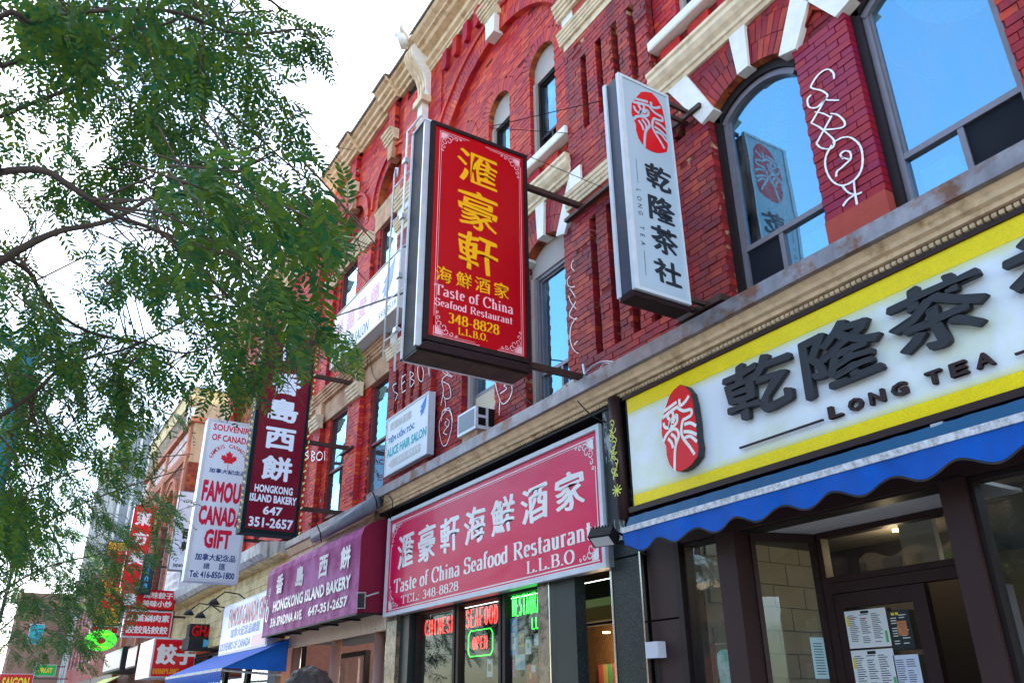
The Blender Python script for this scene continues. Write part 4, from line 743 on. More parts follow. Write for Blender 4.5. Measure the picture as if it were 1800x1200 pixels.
# tea shop front
def post(x0, x1, y0=4.94, y1=5.12, z1=2.87): return strip('post', FRM, x0, x1, y0, y1, 0, z1)
post(-4.82, -4.62); post(-2.86, -2.70); post(-.4, -.2)
strip('head_rail', FRM, -5.28, .5, 4.965, 5.10, 2.87, 3.02)
window(B1, -5.27, -4.825, .3, 2.865, 5.03, BRONZE, gl=GLASSS, fw=.03, inner=False); window(B1, -2.695, -.405, .3, 2.865, 5.03, BRONZE, gl=GLASSS, fw=.03, inner=False)
strip('porch_ceiling', mat('grey_soffit', (.50, .47, .45), .7, .05, 3, 0), -4.7, -2.74, 5.1, 5.72, 2.875, 2.90)
def fr2(ax, ay, bx_, by): # frame along a slanted glass wall
    dx, dy = bx_-ax, by-ay; l = math.hypot(dx, dy); dx /= l; dy /= l
    return (lambda u, v, d=0: Vector((ax+dx*u+dy*d, ay+dy*u-dx*d, v))), l
for (ax_, ay_, bx2, by2) in ((-4.63, 5.12, -4.44, 5.70), (-3.10, 5.70, -2.80, 5.12)):
    f_, l_ = fr2(ax_, ay_, bx2, by2)
    fm = MB()
    for u0, u1, v0, v1 in ((0, .04, 0, 2.87), (l_-.05, l_, 0, 2.87), (.04, l_-.05, 2.80, 2.87), (.04, l_-.05, 0, .35)): fm.prism([(u0, v0), (u1, v0), (u1, v1), (u0, v1)], -.03, .03, f_)
    fm = fm.build('splayed_window', FRM, B1); g_ = MB(); g_.quad(f_(.04, .35), f_(l_-.05, .35), f_(l_-.05, 2.80), f_(.04, 2.80)); g_.build('pane', GLASSS, fm)
    c_ = MB(); c_.prism([(l_-.012 if ax_ < -4 else .0, .3), (l_-.0 if ax_ < -4 else .012, .3), (l_-.0 if ax_ < -4 else .012, 2.8), (l_-.012 if ax_ < -4 else .0, 2.8)], .03, .045, f_); c_.build('brass_trim', CHR, fm)
yd = 5.70
tr = window(B1, -4.40, -3.10, 2.47, 2.87, yd, FRM, gl=GLASSS, fw=.045, inner=False)
dr = MB()
for b in ((-4.40, -4.33, yd-.04, yd+.04, 0, 2.47), (-4.33, -4.24, yd-.03, yd+.03, 0, 2.38), (-3.66, -3.55, yd-.03, yd+.03, 0, 2.38), (-4.24, -3.66, yd-.03, yd+.03, 2.27, 2.38), (-4.24, -3.66, yd-.03, yd+.03, 0, .3), (-4.33, -3.12, yd-.045, yd+.04, 2.385, 2.465)): dr.box(*b)
dr = dr.build('door', FRM, B1); MB().quad((-4.24, yd, .3), (-3.66, yd, .3), (-3.66, yd, 2.27), (-4.24, yd, 2.27)).build('door_glass', GLASSS, dr); MB().tube([(-3.63, yd-.09, .9), (-3.63, yd-.09, 1.25)], .012, 6).build('handle', CHR, dr)
strip('door_jamb', FRM, -3.20, -3.10, yd-.06, yd+.06, 0, 2.38); strip('door_leaf_edge', GREYF, -3.235, -3.205, yd-.05, yd+.5, 0, 2.36)
# tea shop room
strip('tea_room_block_wall', BLK, -5.5, -5.32, 5.25, 8.6, 0, 3); 
bw3 = MB(); [bw3.box(-5.318, -5.30, 5.3+(k % 2)*.2+j*.41, 5.3+(k % 2)*.2+j*.41+.40, k*.20+.004, k*.20+.194) for k in range(15) for j in range(8)]; o = bw3.build('block', BLK, B1); o['kind'] = 'stuff'
strip('tea_room_return', DARK, -5.3, -4.0, 6.93, 7.0, 0, 3)
strip('tea_room_back', WARM, -5.5, .5, 8.4, 8.5, 0, 3); strip('tea_room_floor', MATS['tile_floor'], -5.3, .5, 5.75, 8.5, -.02, .02); strip('tea_room_ceiling', mat('dark_ceiling', (.08, .07, .06), .8, .1, 3, 0), -5.3, .5, 5.74, 8.5, 2.95, 3.02); strip('orange_partition', mat('orange_wood', (.50, .16, .04), .5, .15, 6, .05), -3.6, -3.0, 6.35, 6.4, 0, 2.1); strip('ceiling_panel', mat('cream_panel', (.55, .50, .38), .6, .05, 3, 0), -4.0, -3.7, 6.2, 6.26, 2.5, 2.95)
lampm = mat('lit_lamp', (1, .8, .5), .5, 0, 3, 0, emit=(1, .62, .22), es=3)
def bulb(x, y, z, r, parent=None, label=None, pw=3.5):
    q = MB(); q.tube([(x, y, z), (x, y, z+.02)], r, 12); o = q.build('ceiling_lamp', lampm, None, loc=(x, y, z)); ld = bpy.data.lights.new('lamp_glow', 'POINT'); ld.energy = pw; ld.color = (1, .74, .42); ld.shadow_soft_size = .08; lo = bpy.data.objects.new('lamp_glow', ld); COL.objects.link(lo); lo.parent = o; lo.location = (0, 0, -.15); return tag(o, label, 'lamp')
bulb(-4.15, 6.4, 2.92, .03, label='small lit downlight seen through the glass above the tea shop door')
lp_ = FY(1066, 1112, 7.2); bulb(lp_.x, 7.2, lp_.z, .05, label='warm glowing lamp inside the restaurant entrance passage')
bulb(-12.95, 5.9, 2.72, .07, label='round lit downlight under the bakery entrance ceiling')
# things in the windows: paper menus and posters
PAP = mat('white_paper', (.74, .74, .72), .6, .03, 5, 0); INK = mat('black_ink', (.02, .02, .02), .6, 0, 3, 0); RINK = mat('red_ink', (.55, .03, .03), .5, .05, 4, 0)
GRN = mat('green_print', (.10, .42, .16), .5, .1, 8, 0); YEL = mat('yellow_print', (.80, .60, .04), .5, .1, 8, 0); CYA = mat('cyan_print', (.08, .40, .66), .5, .1, 8, 0)
def paper(x, z, w_, h, y, label, cat='poster', base=PAP, ink=INK, rows=16, cols=3, extra=None, tilt=0, group=None, title=None, pic=None):
    t = thing('paper_notice', (x, y, z), label, cat, group); f_ = lambda u, v, d=0: Vector((x+(u-.5)*w_*math.cos(tilt)-(v-.5)*h*math.sin(tilt), y-d, z+(v-.5)*h*math.cos(tilt)+(u-.5)*w_*math.sin(tilt)))
    MB().prism([(0, 0), (1, 0), (1, 1), (0, 1)], -.001, .0012, f_).build('sheet', base, t)
    q = MB(); rr = random.Random(int(x*1000)); 
    for c in range(cols):
        for k in range(rows):
            if rr.random() < .12: continue
            u0 = .08+c*.84/cols; wv = .84/cols*rr.uniform(.45, .85); v0 = .86-k*.78/rows; q.prism([(u0, v0), (u0+wv, v0), (u0+wv, v0+.28/rows), (u0, v0+.28/rows)], .0018, .0016, f_)
    if q.v: o = q.build('printed_lines', ink, t); o['kind'] = 'stuff'
    if title: put(MB(), title, .3, .7, .9, .96, f_, .003, .02).build('title', title and RINK, t) if 0 else MB()
    if pic:
        for m_, a, b, c, d in pic: MB().prism([(a, b), (c, b), (c, d), (a, d)], .003, .0025, f_).build('printed_picture', m_, t)
    return t
yg = yd-.035
paper(-4.07, 2.11, .36, .27, yg, 'upper of the two landscape white menus taped inside the tea shop door', 'menu', pic=((INK, .4, .9, .6, .97), (GRN, .9, .1, .96, .4), (YEL, .03, .6, .09, .85), (RINK, .1, .8, .22, .82), (RINK, .4, .75, .52, .77)))
paper(-4.07, 1.80, .36, .32, yg, 'lower of the two landscape white menus taped inside the tea shop door', 'menu', pic=((INK, .4, .9, .6, .97), (GRN, .9, .1, .96, .4), (YEL, .03, .6, .09, .85)))
paper(-3.79, 2.08, .17, .27, yg, 'narrow black menu board with orange dish beside the white menus', 'menu', mat('black_board', (.02, .03, .03), .4, .05, 3, 0), PAP, 12, 2, pic=((mat('orange_dish', (.55, .2, .08), .5, .3, 30, 0), .35, .35, .8, .72), (YEL, .15, .88, .3, .95), (YEL, .35, .88, .5, .95)))
paper(-3.80, 1.78, .20, .26, yg, 'plain white sheet of small print below the black menu board', 'notice', mat('bluish_paper', (.66, .70, .80), .6, .03, 5, 0), INK, 14, 2)
paper(-3.33, 2.07, .22, .26, 6.2, 'framed white menu on the orange partition inside the open door', 'menu', pic=((RINK, .1, .72, .35, .75), (GRN, .82, .1, .92, .4)))
paper(-3.33, 1.80, .18, .16, 6.2, 'small brown picture of bowls under the framed menu', 'picture', mat('brown_picture', (.14, .06, .04), .5, .4, 30, 0, col2=(.4, .3, .2), mixscale=20), INK, 0, 0)
f2, l2 = fr2(-4.63, 5.12, -4.44, 5.70); t = thing('paper_notice', f2(.5, 1.9), 'pale green sheet taped to the angled glass beside the tea shop door', 'notice'); MB().prism([(.42, 1.77), (.54, 1.77), (.54, 2.07), (.42, 2.07)], .004, .006, f2).build('sheet', mat('pale_green_paper', (.40, .55, .55), .6, .03, 4, 0), t); q = MB(); [q.prism([(.44, 1.8+k*.02), (.52, 1.8+k*.02), (.52, 1.806+k*.02), (.44, 1.806+k*.02)], .0062, .0068, f2) for k in range(12)]; q.build('printed_lines', INK, t)
t = thing('hanging_drink_sign', (-5.04, 5.1, 1.9), 'clear framed drink picture hanging on strings in the narrow tea shop window', 'sign')
q = MB(); q.tube([(-5.14, 5.12, 2.04), (-5.02, 5.12, 2.22), (-4.90, 5.12, 2.05)], .003, 4); q.build('string', CHR, t); q = MB()
for b in ((-5.16, -5.15, 1.6, 2.05), (-4.88, -4.87, 1.6, 2.05), (-5.15, -4.88, 2.04, 2.05), (-5.15, -4.88, 1.6, 1.61)): q.box(b[0], b[1], 5.11, 5.13, b[2], b[3])
q.build('frame', CHR, t); MB().prism([(-5.09, 1.62), (-4.99, 1.62), (-4.96, 1.9), (-4.97, 1.97), (-5.01, 2.0), (-5.07, 2.0), (-5.11, 1.97), (-5.12, 1.9)], 5.115, 5.13).build('cup_picture', mat('mint_drink', (.25, .65, .45), .3, .3, 14, 0, col2=(.75, .8, .7), mixscale=9), t); bx('yellow_table_card', YEL, t, -5.14, -4.86, 5.14, 5.15, 1.62, 1.76)
t = thing('wall_box', (-5.66, 4.9, 2.02), 'small pale grey electrical box on the brown pier by the granite', 'utility box'); q = MB(); q.box(-5.72, -5.56, 4.88, 4.97, 1.96, 2.09); q.build('housing', mat('pale_grey_plastic', (.5, .5, .56), .4, .03, 4, 0), t); MB().tube([(-5.68, 4.95, 1.96), (-5.68, 4.95, .5)], .006, 5).build('cable', BLACK, t)
t = thing('house_plate', (-5.93, 4.92, 1.76), 'small white square plate at the foot of the granite pier', 'plate'); q = MB().box(-6.0, -5.88, 4.915, 4.93, 1.68, 1.76).build('plate', PAP, t); bx('dark_mark', INK, t, -5.95, -5.925, 4.91, 4.915, 1.70, 1.745)
for (x, z, w_, h, m_, lb, pc_) in ((-8.28, 2.28, .12, .10, mat('pale_blue_paper', (.5, .62, .68), .5, .05, 4, 0), 'small pale blue card at the left edge of the right restaurant window', None),
    (-8.08, 2.30, .17, .40, CYA, 'tall bright blue poster with small figures in the restaurant window', ((PAP, .2, .15, .8, .6), (RINK, .35, .75, .65, .8), (INK, .4, .3, .6, .5))), (-7.91, 2.25, .09, .14, mat('orange_card', (.6, .25, .05), .5, .1, 6, 0), 'little orange card right of the bright blue poster', ((RINK, .3, .4, .7, .7),)),
    (-7.78, 2.19, .11, .18, PAP, 'white card with green edge and dark badge in the restaurant window', ((GRN, 0, .85, 1, 1), (GRN, .25, .35, .75, .65))), (-7.62, 2.24, .09, .12, PAP, 'plain small white card at the right edge of the restaurant window', None),
    (-8.27, 2.0, .22, .30, mat('light_blue_poster', (.35, .58, .72), .5, .2, 14, 0), 'light blue photo poster low in the right restaurant window', ((GRN, .1, .4, .5, .8), (YEL, .5, .2, .9, .4), (PAP, .1, .1, .9, .2))), (-8.07, 1.97, .06, .18, mat('magenta_card', (.6, .04, .3), .5, .1, 6, 0), 'slim magenta card between the low blue posters', None),
    (-7.95, 2.03, .20, .16, mat('pale_cyan_card', (.4, .65, .68), .5, .1, 8, 0), 'pale cyan card slightly tilted low in the restaurant window', ((PAP, .1, .5, .6, .8),)), (-8.6, 2.0, .13, .2, PAP, 'white sheet with dark square print in the middle restaurant window', ((INK, .2, .3, .8, .7),)), (-7.72, 1.9, .2, .2, RINK, 'red round sticker with gold mark low in the restaurant window', ((YEL, .3, .3, .5, .6), (PAP, .5, .6, .9, .95)))):
    paper(x*1.028, 1.6+(z-1.6)*1.028, w_, h, 5.14, lb, 'poster', m_, INK, 5 if not pc_ else 0, 1, pic=pc_)
# neon words
def neon(txt, x0, x1, z0, z1, y, col, label, frame=None, es=.75, name='neon_sign'):
    m = mat('neon_'+('red' if col[0] > col[1] else 'green'), (.2, .05, .05), .4, 0, 3, 0, emit=col, es=es)
    t = thing(name, ((x0+x1)/2, y, z0), label, 'neon sign')
    NE = {'C': [arc(.5,.5,.4,.48,50,310)], 'H': [[(.15,0),(.15,1)],[(.85,0),(.85,1)],[(.15,.5),(.85,.5)]], 'I': [[(.5,0),(.5,1)]], 'N': [[(.15,0),(.15,1),(.85,0),(.85,1)]], 'E': [[(.85,1),(.15,1),(.15,0),(.85,0)],[(.15,.5),(.7,.5)]], 'S': [arc(.5,.74,.33,.25,20,250,8)+arc(.5,.26,.35,.26,70,-160,8)],
          'A': [[(.1,0),(.5,1),(.9,0)],[(.25,.38),(.75,.38)]], 'F': [[(.85,1),(.15,1),(.15,0)],[(.15,.5),(.7,.5)]], 'O': [arc(.5,.5,.4,.49,0,360,16)], 'D': [[(.15,0),(.15,1)]+arc(.35,.5,.5,.5,90,-90,10)+[(.15,0)]], 'R': [[(.15,0),(.15,1)]+arc(.5,.76,.34,.24,90,-90,8)+[(.15,.52)],[(.45,.5),(.88,0)]],
          'T': [[(.05,1),(.95,1)],[(.5,1),(.5,0)]], 'U': [[(.15,1),(.15,.3)]+arc(.5,.3,.35,.3,180,360,8)+[(.85,1)]], 'P': [[(.15,0),(.15,1)]+arc(.5,.74,.34,.26,90,-90,8)+[(.15,.48)]], 'L': [[(.2,1),(.2,0),(.85,0)]], 'B': [[(.15,0),(.15,1)]+arc(.45,.76,.32,.24,90,-90,8)+[(.15,.52)]+arc(.48,.26,.36,.26,90,-90,8)+[(.15,0)]]}
    q = MB(); n = len(txt); cw = (x1-x0)/n
    for k, c in enumerate(txt):
        for st in NE.get(c, []):
            q.tube([(x0+(k+.1+p[0]*.8)*cw, y, z0+p[1]*(z1-z0)) for p in st], .0075, 5)
    q.build('letter_tubes', m, t)
    if frame:
        fm = mat('neon_green', (.2, .05, .05), .4, 0, 3, 0, emit=(.03, 1, .12), es=.5); a, b, c, d = frame; MB().tube([(a+.05, y, c), (b-.05, y, c), (b, y, c+.05), (b, y, d-.05), (b-.05, y, d), (a+.05, y, d), (a, y, d-.05), (a, y, c+.05), (a+.05, y, c)], .006, 5).build('border_tube', fm, t)
    bx('back_bar', BLACK, t, x0, x1, y+.03, y+.04, (z0+z1)/2-.01, (z0+z1)/2+.01); return t
neon('CHINESE', -10.76, -9.84, 2.49, 2.69, 5.20, (1, .03, .02), 'red neon word CHINESE in the left restaurant window')
neon('SEAFOOD', -9.57, -8.74, 2.51, 2.72, 5.20, (1, .03, .02), 'red neon word SEAFOOD in the middle restaurant window')
neon('RESTAURANT', -8.43, -7.68, 2.55, 2.77, 5.20, (.03, 1, .06), 'green neon word RESTAURANT in the right restaurant window')
neon('LLBO', -8.02, -7.70, 2.38, 2.50, 5.20, (.03, 1, .06), 'small green neon letters LLBO under the green restaurant word')
neon('OPEN', -9.38, -9.00, 2.24, 2.38, 5.20, (1, .03, .02), 'red neon OPEN inside a green border in the middle restaurant window', frame=(-9.48, -8.88, 2.16, 2.46))
# bakery shop front under the maroon awning
BK = thing('bakery_front', (-14, 5.2, 0), 'beige bakery shop front with round posts under the grooved soffit', 'shop front')
for k in range(46): bx('soffit_slat', mat('beige_slat', (.52, .40, .32), .6, .06, 4, .05), BK, -16.05+k*.1, -15.965+k*.1, 4.92, 5.0, 2.62, 2.86)
bx('soffit', BRONZE, BK, -16.1, -11.45, 5.0, 6.2, 2.70, 2.75); bx('back_glass_wall', mat('ochre_room', (.45, .27, .10), .8, .1, 2, .05), BK, -16.0, -11.5, 7.4, 7.5, 0, 2.7)
for x in (-13.8, -11.95, -15.9): MB().tube([(x, 5.05, 0), (x, 5.05, 2.63)], .085, 14).build('post', mat('mauve_post', (.30, .16, .13), .5, .05, 3, .03), BK, True)
window(BK, -15.6, -14.0, .3, 2.5, 5.7, BRONZE, gl=GLASSS, fw=.08, inner=False); window(BK, -13.6, -12.7, 0, 2.4, 6.0, BRONZE, gl=GLASSS, fw=.09, inner=False); window(BK, -12.6, -11.6, 0, 2.5, 6.0, BRONZE, gl=GLASSS, fw=.09, inner=False)
bx('purple_poster', mat('purple_poster', (.20, .06, .18), .5, .1, 4, 0), BK, -12.5, -11.7, 5.96, 5.97, 1.2, 1.95); MB().prism([(-12.1+.3*math.cos(R(a)), 1.72+.12*math.sin(R(a))) for a in range(0, 360, 24)], 5.93, 5.955).build('tart_picture', mat('tart_print', (.65, .45, .25), .5, .3, 20, 0, col2=(.6, .15, .05), mixscale=18), BK)
bx('grey_end_post', mat('blue_grey_paint', (.30, .36, .42), .6, .05, 3, 0), BK, -17.0, -16.6, 4.86, 5.1, 0, 2.85)
# ================================================================== signs
OVAL = [(0.47,0.97),(0.67,1.0),(0.81,0.95),(0.94,0.84),(0.98,0.69),(1.0,0.49),(0.98,0.31),(1.0,0.2),(0.95,0.1),(0.78,0.04),(0.63,0.01),(0.46,0.0),(0.35,0.01),(0.23,0.06),(0.14,0.13),(0.09,0.24),(0.10,0.34),(0.04,0.41),(0.0,0.5),(0.03,0.66),(0.21,0.82),(0.33,0.92)]
SEALS = [[(0.1,0.76),(0.52,0.81)],[(0.07,0.69),(0.33,0.73),(0.56,0.75)],[(0.08,0.63),(0.12,0.57),(0.23,0.55),(0.28,0.63),(0.22,0.68),(0.33,0.73),(0.39,0.67),(0.3,0.59),(0.24,0.52)],[(0.35,0.58),(0.48,0.66),(0.49,0.59),(0.38,0.54),(0.27,0.55)],[(0.02,0.39),(0.14,0.47),(0.32,0.51),(0.46,0.48),(0.49,0.4),(0.36,0.28),(0.28,0.02)],[(0.18,0.42),(0.27,0.36),(0.3,0.29)],[(0.28,0.46),(0.39,0.4),(0.4,0.33)],[(0.61,0.83),(0.62,0.75),(0.77,0.77),(0.89,0.82)],[(0.55,0.73),(0.7,0.67),(0.9,0.65),(0.9,0.59),(0.74,0.57),(0.65,0.56),(0.58,0.45),(0.61,0.36),(0.76,0.24),(0.88,0.13)],[(0.68,0.51),(0.85,0.5),(1.0,0.44)],[(0.64,0.43),(0.82,0.4),(0.99,0.34)],[(0.64,0.35),(0.81,0.35),(0.98,0.26)]]
MAPLE = [(0,-.5),(.02,-.22),(.27,-.26),(.24,-.17),(.5,.05),(.43,.09),(.47,.24),(.32,.21),(.29,.28),(.16,.12),(.20,.42),(.11,.37),(0,.55)]
MAPLE = MAPLE+[(-a, b) for a, b in MAPLE[-2:0:-1]]
def box_sign(t, x1, th, y0, y1, z0, z1, case, fw=.04, panel=None, faces=(1,)):
    """box standing across the pavement: casing, frames and panels on the faces"""
    bx('casing', case, t, x1-th+.012, x1-.012, y0+.012, y1-.012, z0+.012, z1-.012)
    f = MB()
    for x in ((x1-.03, x1+.012), (x1-th-.012, x1-th+.03)):
        f.box(x[0], x[1], y0, y0+fw, z0, z1); f.box(x[0], x[1], y1-fw, y1, z0, z1); f.box(x[0], x[1], y0+fw, y1-fw, z0, z0+fw); f.box(x[0], x[1], y0+fw, y1-fw, z1-fw, z1)
    return f
# --- red blade sign
REDS = signmat('red_acrylic', (.40, .0, .004), .03, .30); GOLD = signmat('yellow_vinyl', (.80, .37, .001), .03, .4); PINKV = signmat('pale_pink_vinyl', (.80, .40, .44), .1, .4)
DKS = mat('dark_sign_steel', (.018, .027, .034), .6, .2, 6, .06, metal=0, spec=.12, col2=(.05, .03, .025), mixscale=5); WHP = mat('chipped_white_metal', (.62, .63, .68), .4, .1, 8, .05, col2=(.12, .07, .06), mixscale=40, mixlo=.62, mixhi=.68)
DKB = mat('flaking_dark_frame', (.022, .011, .012), .6, .3, 20, .2, col2=(.20, .15, .15), mixscale=90, mixlo=.66, mixhi=.70, spec=.1)
SX = -6.20
t = thing('blade_sign', (SX, 4.1, 5.9), 'large red blade sign with yellow Chinese characters reading Taste of China over the pavement', 'shop sign', 'signs hung across the pavement')
y0, y1, z0, z1 = 2.84, 4.06, 4.70, 7.24
bx('casing', DKS, t, SX-.32, SX-.03, y0-.02, y1-.01, z0-.10, z1)
f = MB(); fw = .045
f.box(SX-.03, SX+.015, y0+.04, y0+.04+fw, z0, z1); f.box(SX-.03, SX+.015, y1-fw, y1, z0, z1); f.box(SX-.03, SX+.015, y0+.04+fw, y1-fw, z1-fw, z1); f.box(SX-.03, SX+.015, y0+.04+fw, y1-fw, z0, z0+fw*1.2); f.build('panel_frame', DKB, t)
f = MB(); f.box(SX-.05, SX-.025, y0-.03, y0+.035, z0-.06, z1+.01); f.build('inner_flange', STEEL, t)
f = MB(); f.box(SX-.335, SX-.31, y0-.035, y1, z0-.12, z0-.10); f.box(SX-.34, SX-.31, y0-.035, y0-.02, z0-.12, z1+.04); f.box(SX-.34, SX-.02, y0-.035, y1, z1+.0, z1+.02)
f.build('white_edge_angle', WHP, t); f = MB(); f.box(SX-.305, SX-.02, y0-.015, y1-.02, z0-.118, z0-.102); f.build('underside_tray', mat('sooty_steel', (.018, .014, .010), .5, .3, 9, .2, col2=(.05, .03, .015), mixscale=6), t)
f = MB(); f.loft([(y0-.02, z0-.10), (y1, z0-.10), (y1, z0-.02), (y0+.05, z0-.02)], SX-.02, SX+.03); f.build('drip_tray', DKB, t)
fr = frB(SX); pa, pb, pc, pd = y0+.07, y1-.03, z0+.03, z1-.03
MB().prism([(pa, pc), (pb, pc), (pb, pd), (pa, pd)], -.012, 0, fr).build('red_panel', REDS, t)
q = MB(); a, b, c, d = pa+.07, pb-.05, pc+.04, pd-.06
for (u0, v0, u1, v1) in ((a, c+.1, a, d), (b, c, b, d-.1), (a, d, a+.35, d), (b-.45, d, b, d), (a, c, a+.5, c), (b-.3, c, b, c), (a, c, a, c+.2)): q.ribbon([(u0, v0), (u1, v1)], .006, fr, .003); 
for (u0, v0, u1, v1) in ((a+.02, c+.1, a+.02, d-.02), (b-.02, c, b-.02, d-.1), (a, d-.02, a+.3, d-.02), (b-.4, d-.02, b, d-.02), (a, c+.02, a+.45, c+.02), (b-.28, c+.02, b, c+.02)): q.ribbon([(u0, v0), (u1, v1)], .004, fr, .0032)
swirls(q, a+.02, d-.02, 1, -1, .26, fr, .007); swirls(q, b-.02, d-.02, -1, -1, .26, fr, .007); swirls(q, a+.02, c+.02, 1, 1, .26, fr, .007); swirls(q, b-.02, c+.02, -1, 1, .26, fr, .007); q.build('corner_ornament', PINKV, t)
q = MB()
for ch_, (u0, u1, v0, v1) in zip('滙豪軒', ((3.20, 3.68, 6.60, 7.03), (3.21, 3.68, 6.07, 6.52), (3.22, 3.68, 5.56, 6.01))): put(q, ch_, u0, u1, v0, v1, fr, .003, .006, .012, warp=-.10)
for ch_, u0 in zip('海鮮酒家', (2.985, 3.21, 3.42, 3.64)): put(q, ch_, u0, u0+.175, 5.35, 5.52, fr, .003, .004, .010, warp=-.08)
serif(q, '348-8828', 3.13, 3.70, 4.935, .105, fr, .003, .19); serif(q, 'L.L.B.O.', 3.24, 3.57, 4.835, .075, fr, .003, .2); q.build('yellow_lettering', GOLD, t)
q = MB(); serif(q, 'Taste of China', 2.975, 3.865, 5.20, .115, fr, .003, .17); serif(q, 'Seafood Restaurant', 2.985, 3.855, 5.085, .08, fr, .003, .18); q.build('pink_lettering', PINKV, t)
q = MB(); q.box(-6.36, -6.30, 4.06, 4.93, 6.90, 6.96); q.box(-6.36, -6.30, 4.06, 4.96, 4.72, 4.78); q.build('support_beam', RUSTB, t); q = MB(); q.box(-6.62, -5.42, 4.86, 4.92, 6.86, 6.90); q.build('wall_channel', RUSTB, t)
q = MB(); X2 = -6.95; ly = 2.80
for y_ in (ly, ): q.tube([(X2, y_, 4.75), (X2, y_, 6.98), (X2+.03, y_, 7.05), (X2+.08, y_, 7.02), (X2+.08, y_, 6.9)], .011, 7)
for z_ in (6.80, 6.35, 5.9, 5.4, 4.95): q.tube([(X2, ly, z_), (SX-.34, ly, z_-.03)], .008, 6)
q.tube([(SX-.40, ly-.02, 4.50), (SX-.40, ly-.02, 7.32)], .012, 7); q.tube([(SX-.40, ly-.02, 7.32), (SX-.05, ly-.02, 7.30)], .014, 6); q.build('white_pipe_rack', WHP, t, True)
bxs = MB(); [bxs.box(SX-.43, SX-.36, ly-.05, ly+.0, z_, z_+.05) for z_ in (6.9, 6.2, 5.5, 4.9)]; bxs.build('pipe_clamp', STEEL, t)
q = MB(); q.tube([FX(865, 222, SX), FY(1110, 165, 4.8)], .005, 5); q.tube([FX(860, 225, SX), FY(1010, 235, 4.9)], .004, 5); q.tube([FX(930, 275, SX), FY(1060, 330, 4.9)], .004, 5); q.tube([(SX-.35, 2.85, 5.35), FY(520, 580, 4.8)], .012, 6); q.build('guy_wire', BLACK, t)
# --- tea shop blade sign
LX = -4.50; y0, y1, z0, z1 = 4.02, 4.63, 4.76, 7.08
LTW = signmat('blue_white_acrylic', (.38, .46, .53), .1, .3); INKB = signmat('black_vinyl', (.02, .02, .025), .1, .5); REDV = signmat('red_vinyl', (.62, .005, .01), .1, .4)
t = thing('blade_sign', (LX, 4.65, 5.9), 'narrow white blade sign with red oval seal and black characters beside the arched window', 'shop sign', 'signs hung across the pavement')
th = .22
bx('casing', mat('blue_grey_panel', (.035, .042, .065), .5, .15, 3, .03, col2=(.10, .05, .04), mixscale=2.5, mixlo=.55, mixhi=.7), t, LX-th+.012, LX-.015, y0-.0, y1-.01, z0+.02, z1-.012)
f = MB()
for xa, xb in ((LX-.028, LX+.012), (LX-th-.012, LX-th+.03)):
    f.box(xa, xb, y0-.02, y0+.03, z0, z1); f.box(xa, xb, y1-.022, y1, z0, z1); f.box(xa, xb, y0+.03, y1-.022, z1-.03, z1); f.box(xa, xb, y0+.03, y1-.022, z0, z0+.03)
f.build('frame', mat('white_sign_frame', (.52, .55, .59), .35, .08, 9, .02, col2=(.15, .1, .08), mixscale=30, mixlo=.66, mixhi=.7), t)
f = MB(); f.box(LX-th+.03, LX-.03, y0, y1-.02, z0+.004, z0+.018); f.box(LX-th+.02, LX-.02, y0-.01, y1+.0, z0-.05, z0-.0); f.build('bottom_channel', DKB, t)
for side, fr in ((1, frB(LX+.002)), (-1, lambda u, v, d=0: Vector((LX-th-.002-d, y0+y1-u, v)))):
    MB().prism([(y0+.03, z0+.03), (y1-.022, z0+.03), (y1-.022, z1-.03), (y0+.03, z1-.03)], -.01, 0, fr).build('white_panel', LTW, t)
    sa, sb, sc, sdd = 4.135, 4.56, 6.29, 7.02; MB().prism([(sa+p[0]*(sb-sa), sc+p[1]*(sdd-sc)) for p in OVAL[::-1]], .001, .0025, fr).build('red_seal', REDV, t)
    q = MB(); [q.ribbon(smooth([(sa+p[0]*(sb-sa), sc+p[1]*(sdd-sc)) for p in s_], 4), .028, fr, .0032+.0003*k) for k, s_ in enumerate(SEALS)]; q.build('seal_strokes', LTW, t)
    q = MB(); zz = 6.14
    for ch_, (v0, v1) in zip('乾隆茶社', ((5.87, 6.15), (5.52, 5.80), (5.20, 5.48), (4.89, 5.14))): put(q, ch_, 4.24, 4.55, v0, v1, fr, .002, .022, .008, warp=-.06)
    for k, ch_ in enumerate('LONG TEA'):
        if ch_ != ' ':
            vv = 5.80-k*.078; v_, f_ = glyphmesh(ch_, .005); i = len(q.v); q.v += [tuple(fr(4.115+p[1]*.072, vv-p[0]*.062, .002)) for p in v_]; q.f += [tuple(i+j for j in r_) for r_ in f_]
    q.ribbon([(4.14, 6.13), (4.14, 5.86)], .005, fr, .002); q.ribbon([(4.14, 5.16), (4.14, 4.92)], .005, fr, .002); q.build('black_lettering', INKB, t)
q = MB(); q.box(LX-.16, LX-.13, 4.63, 5.02, 6.98, 7.02); q.box(LX-.09, LX-.06, 4.63, 5.02, 7.06, 7.10); q.box(LX-.16, LX-.12, 4.63, 5.0, 4.80, 4.84); q.box(LX-.02, LX+.02, 4.63, 5.0, 4.80, 4.84); q.build('support_arm', RUSTB, t); bx('wall_bar', RUSTB, t, LX-.42, LX+.12, 4.93, 4.965, 7.0, 7.05); bx('wall_plate', RUSTB, t, LX-.35, LX+.2, 4.80, 4.93, 4.78, 4.84)
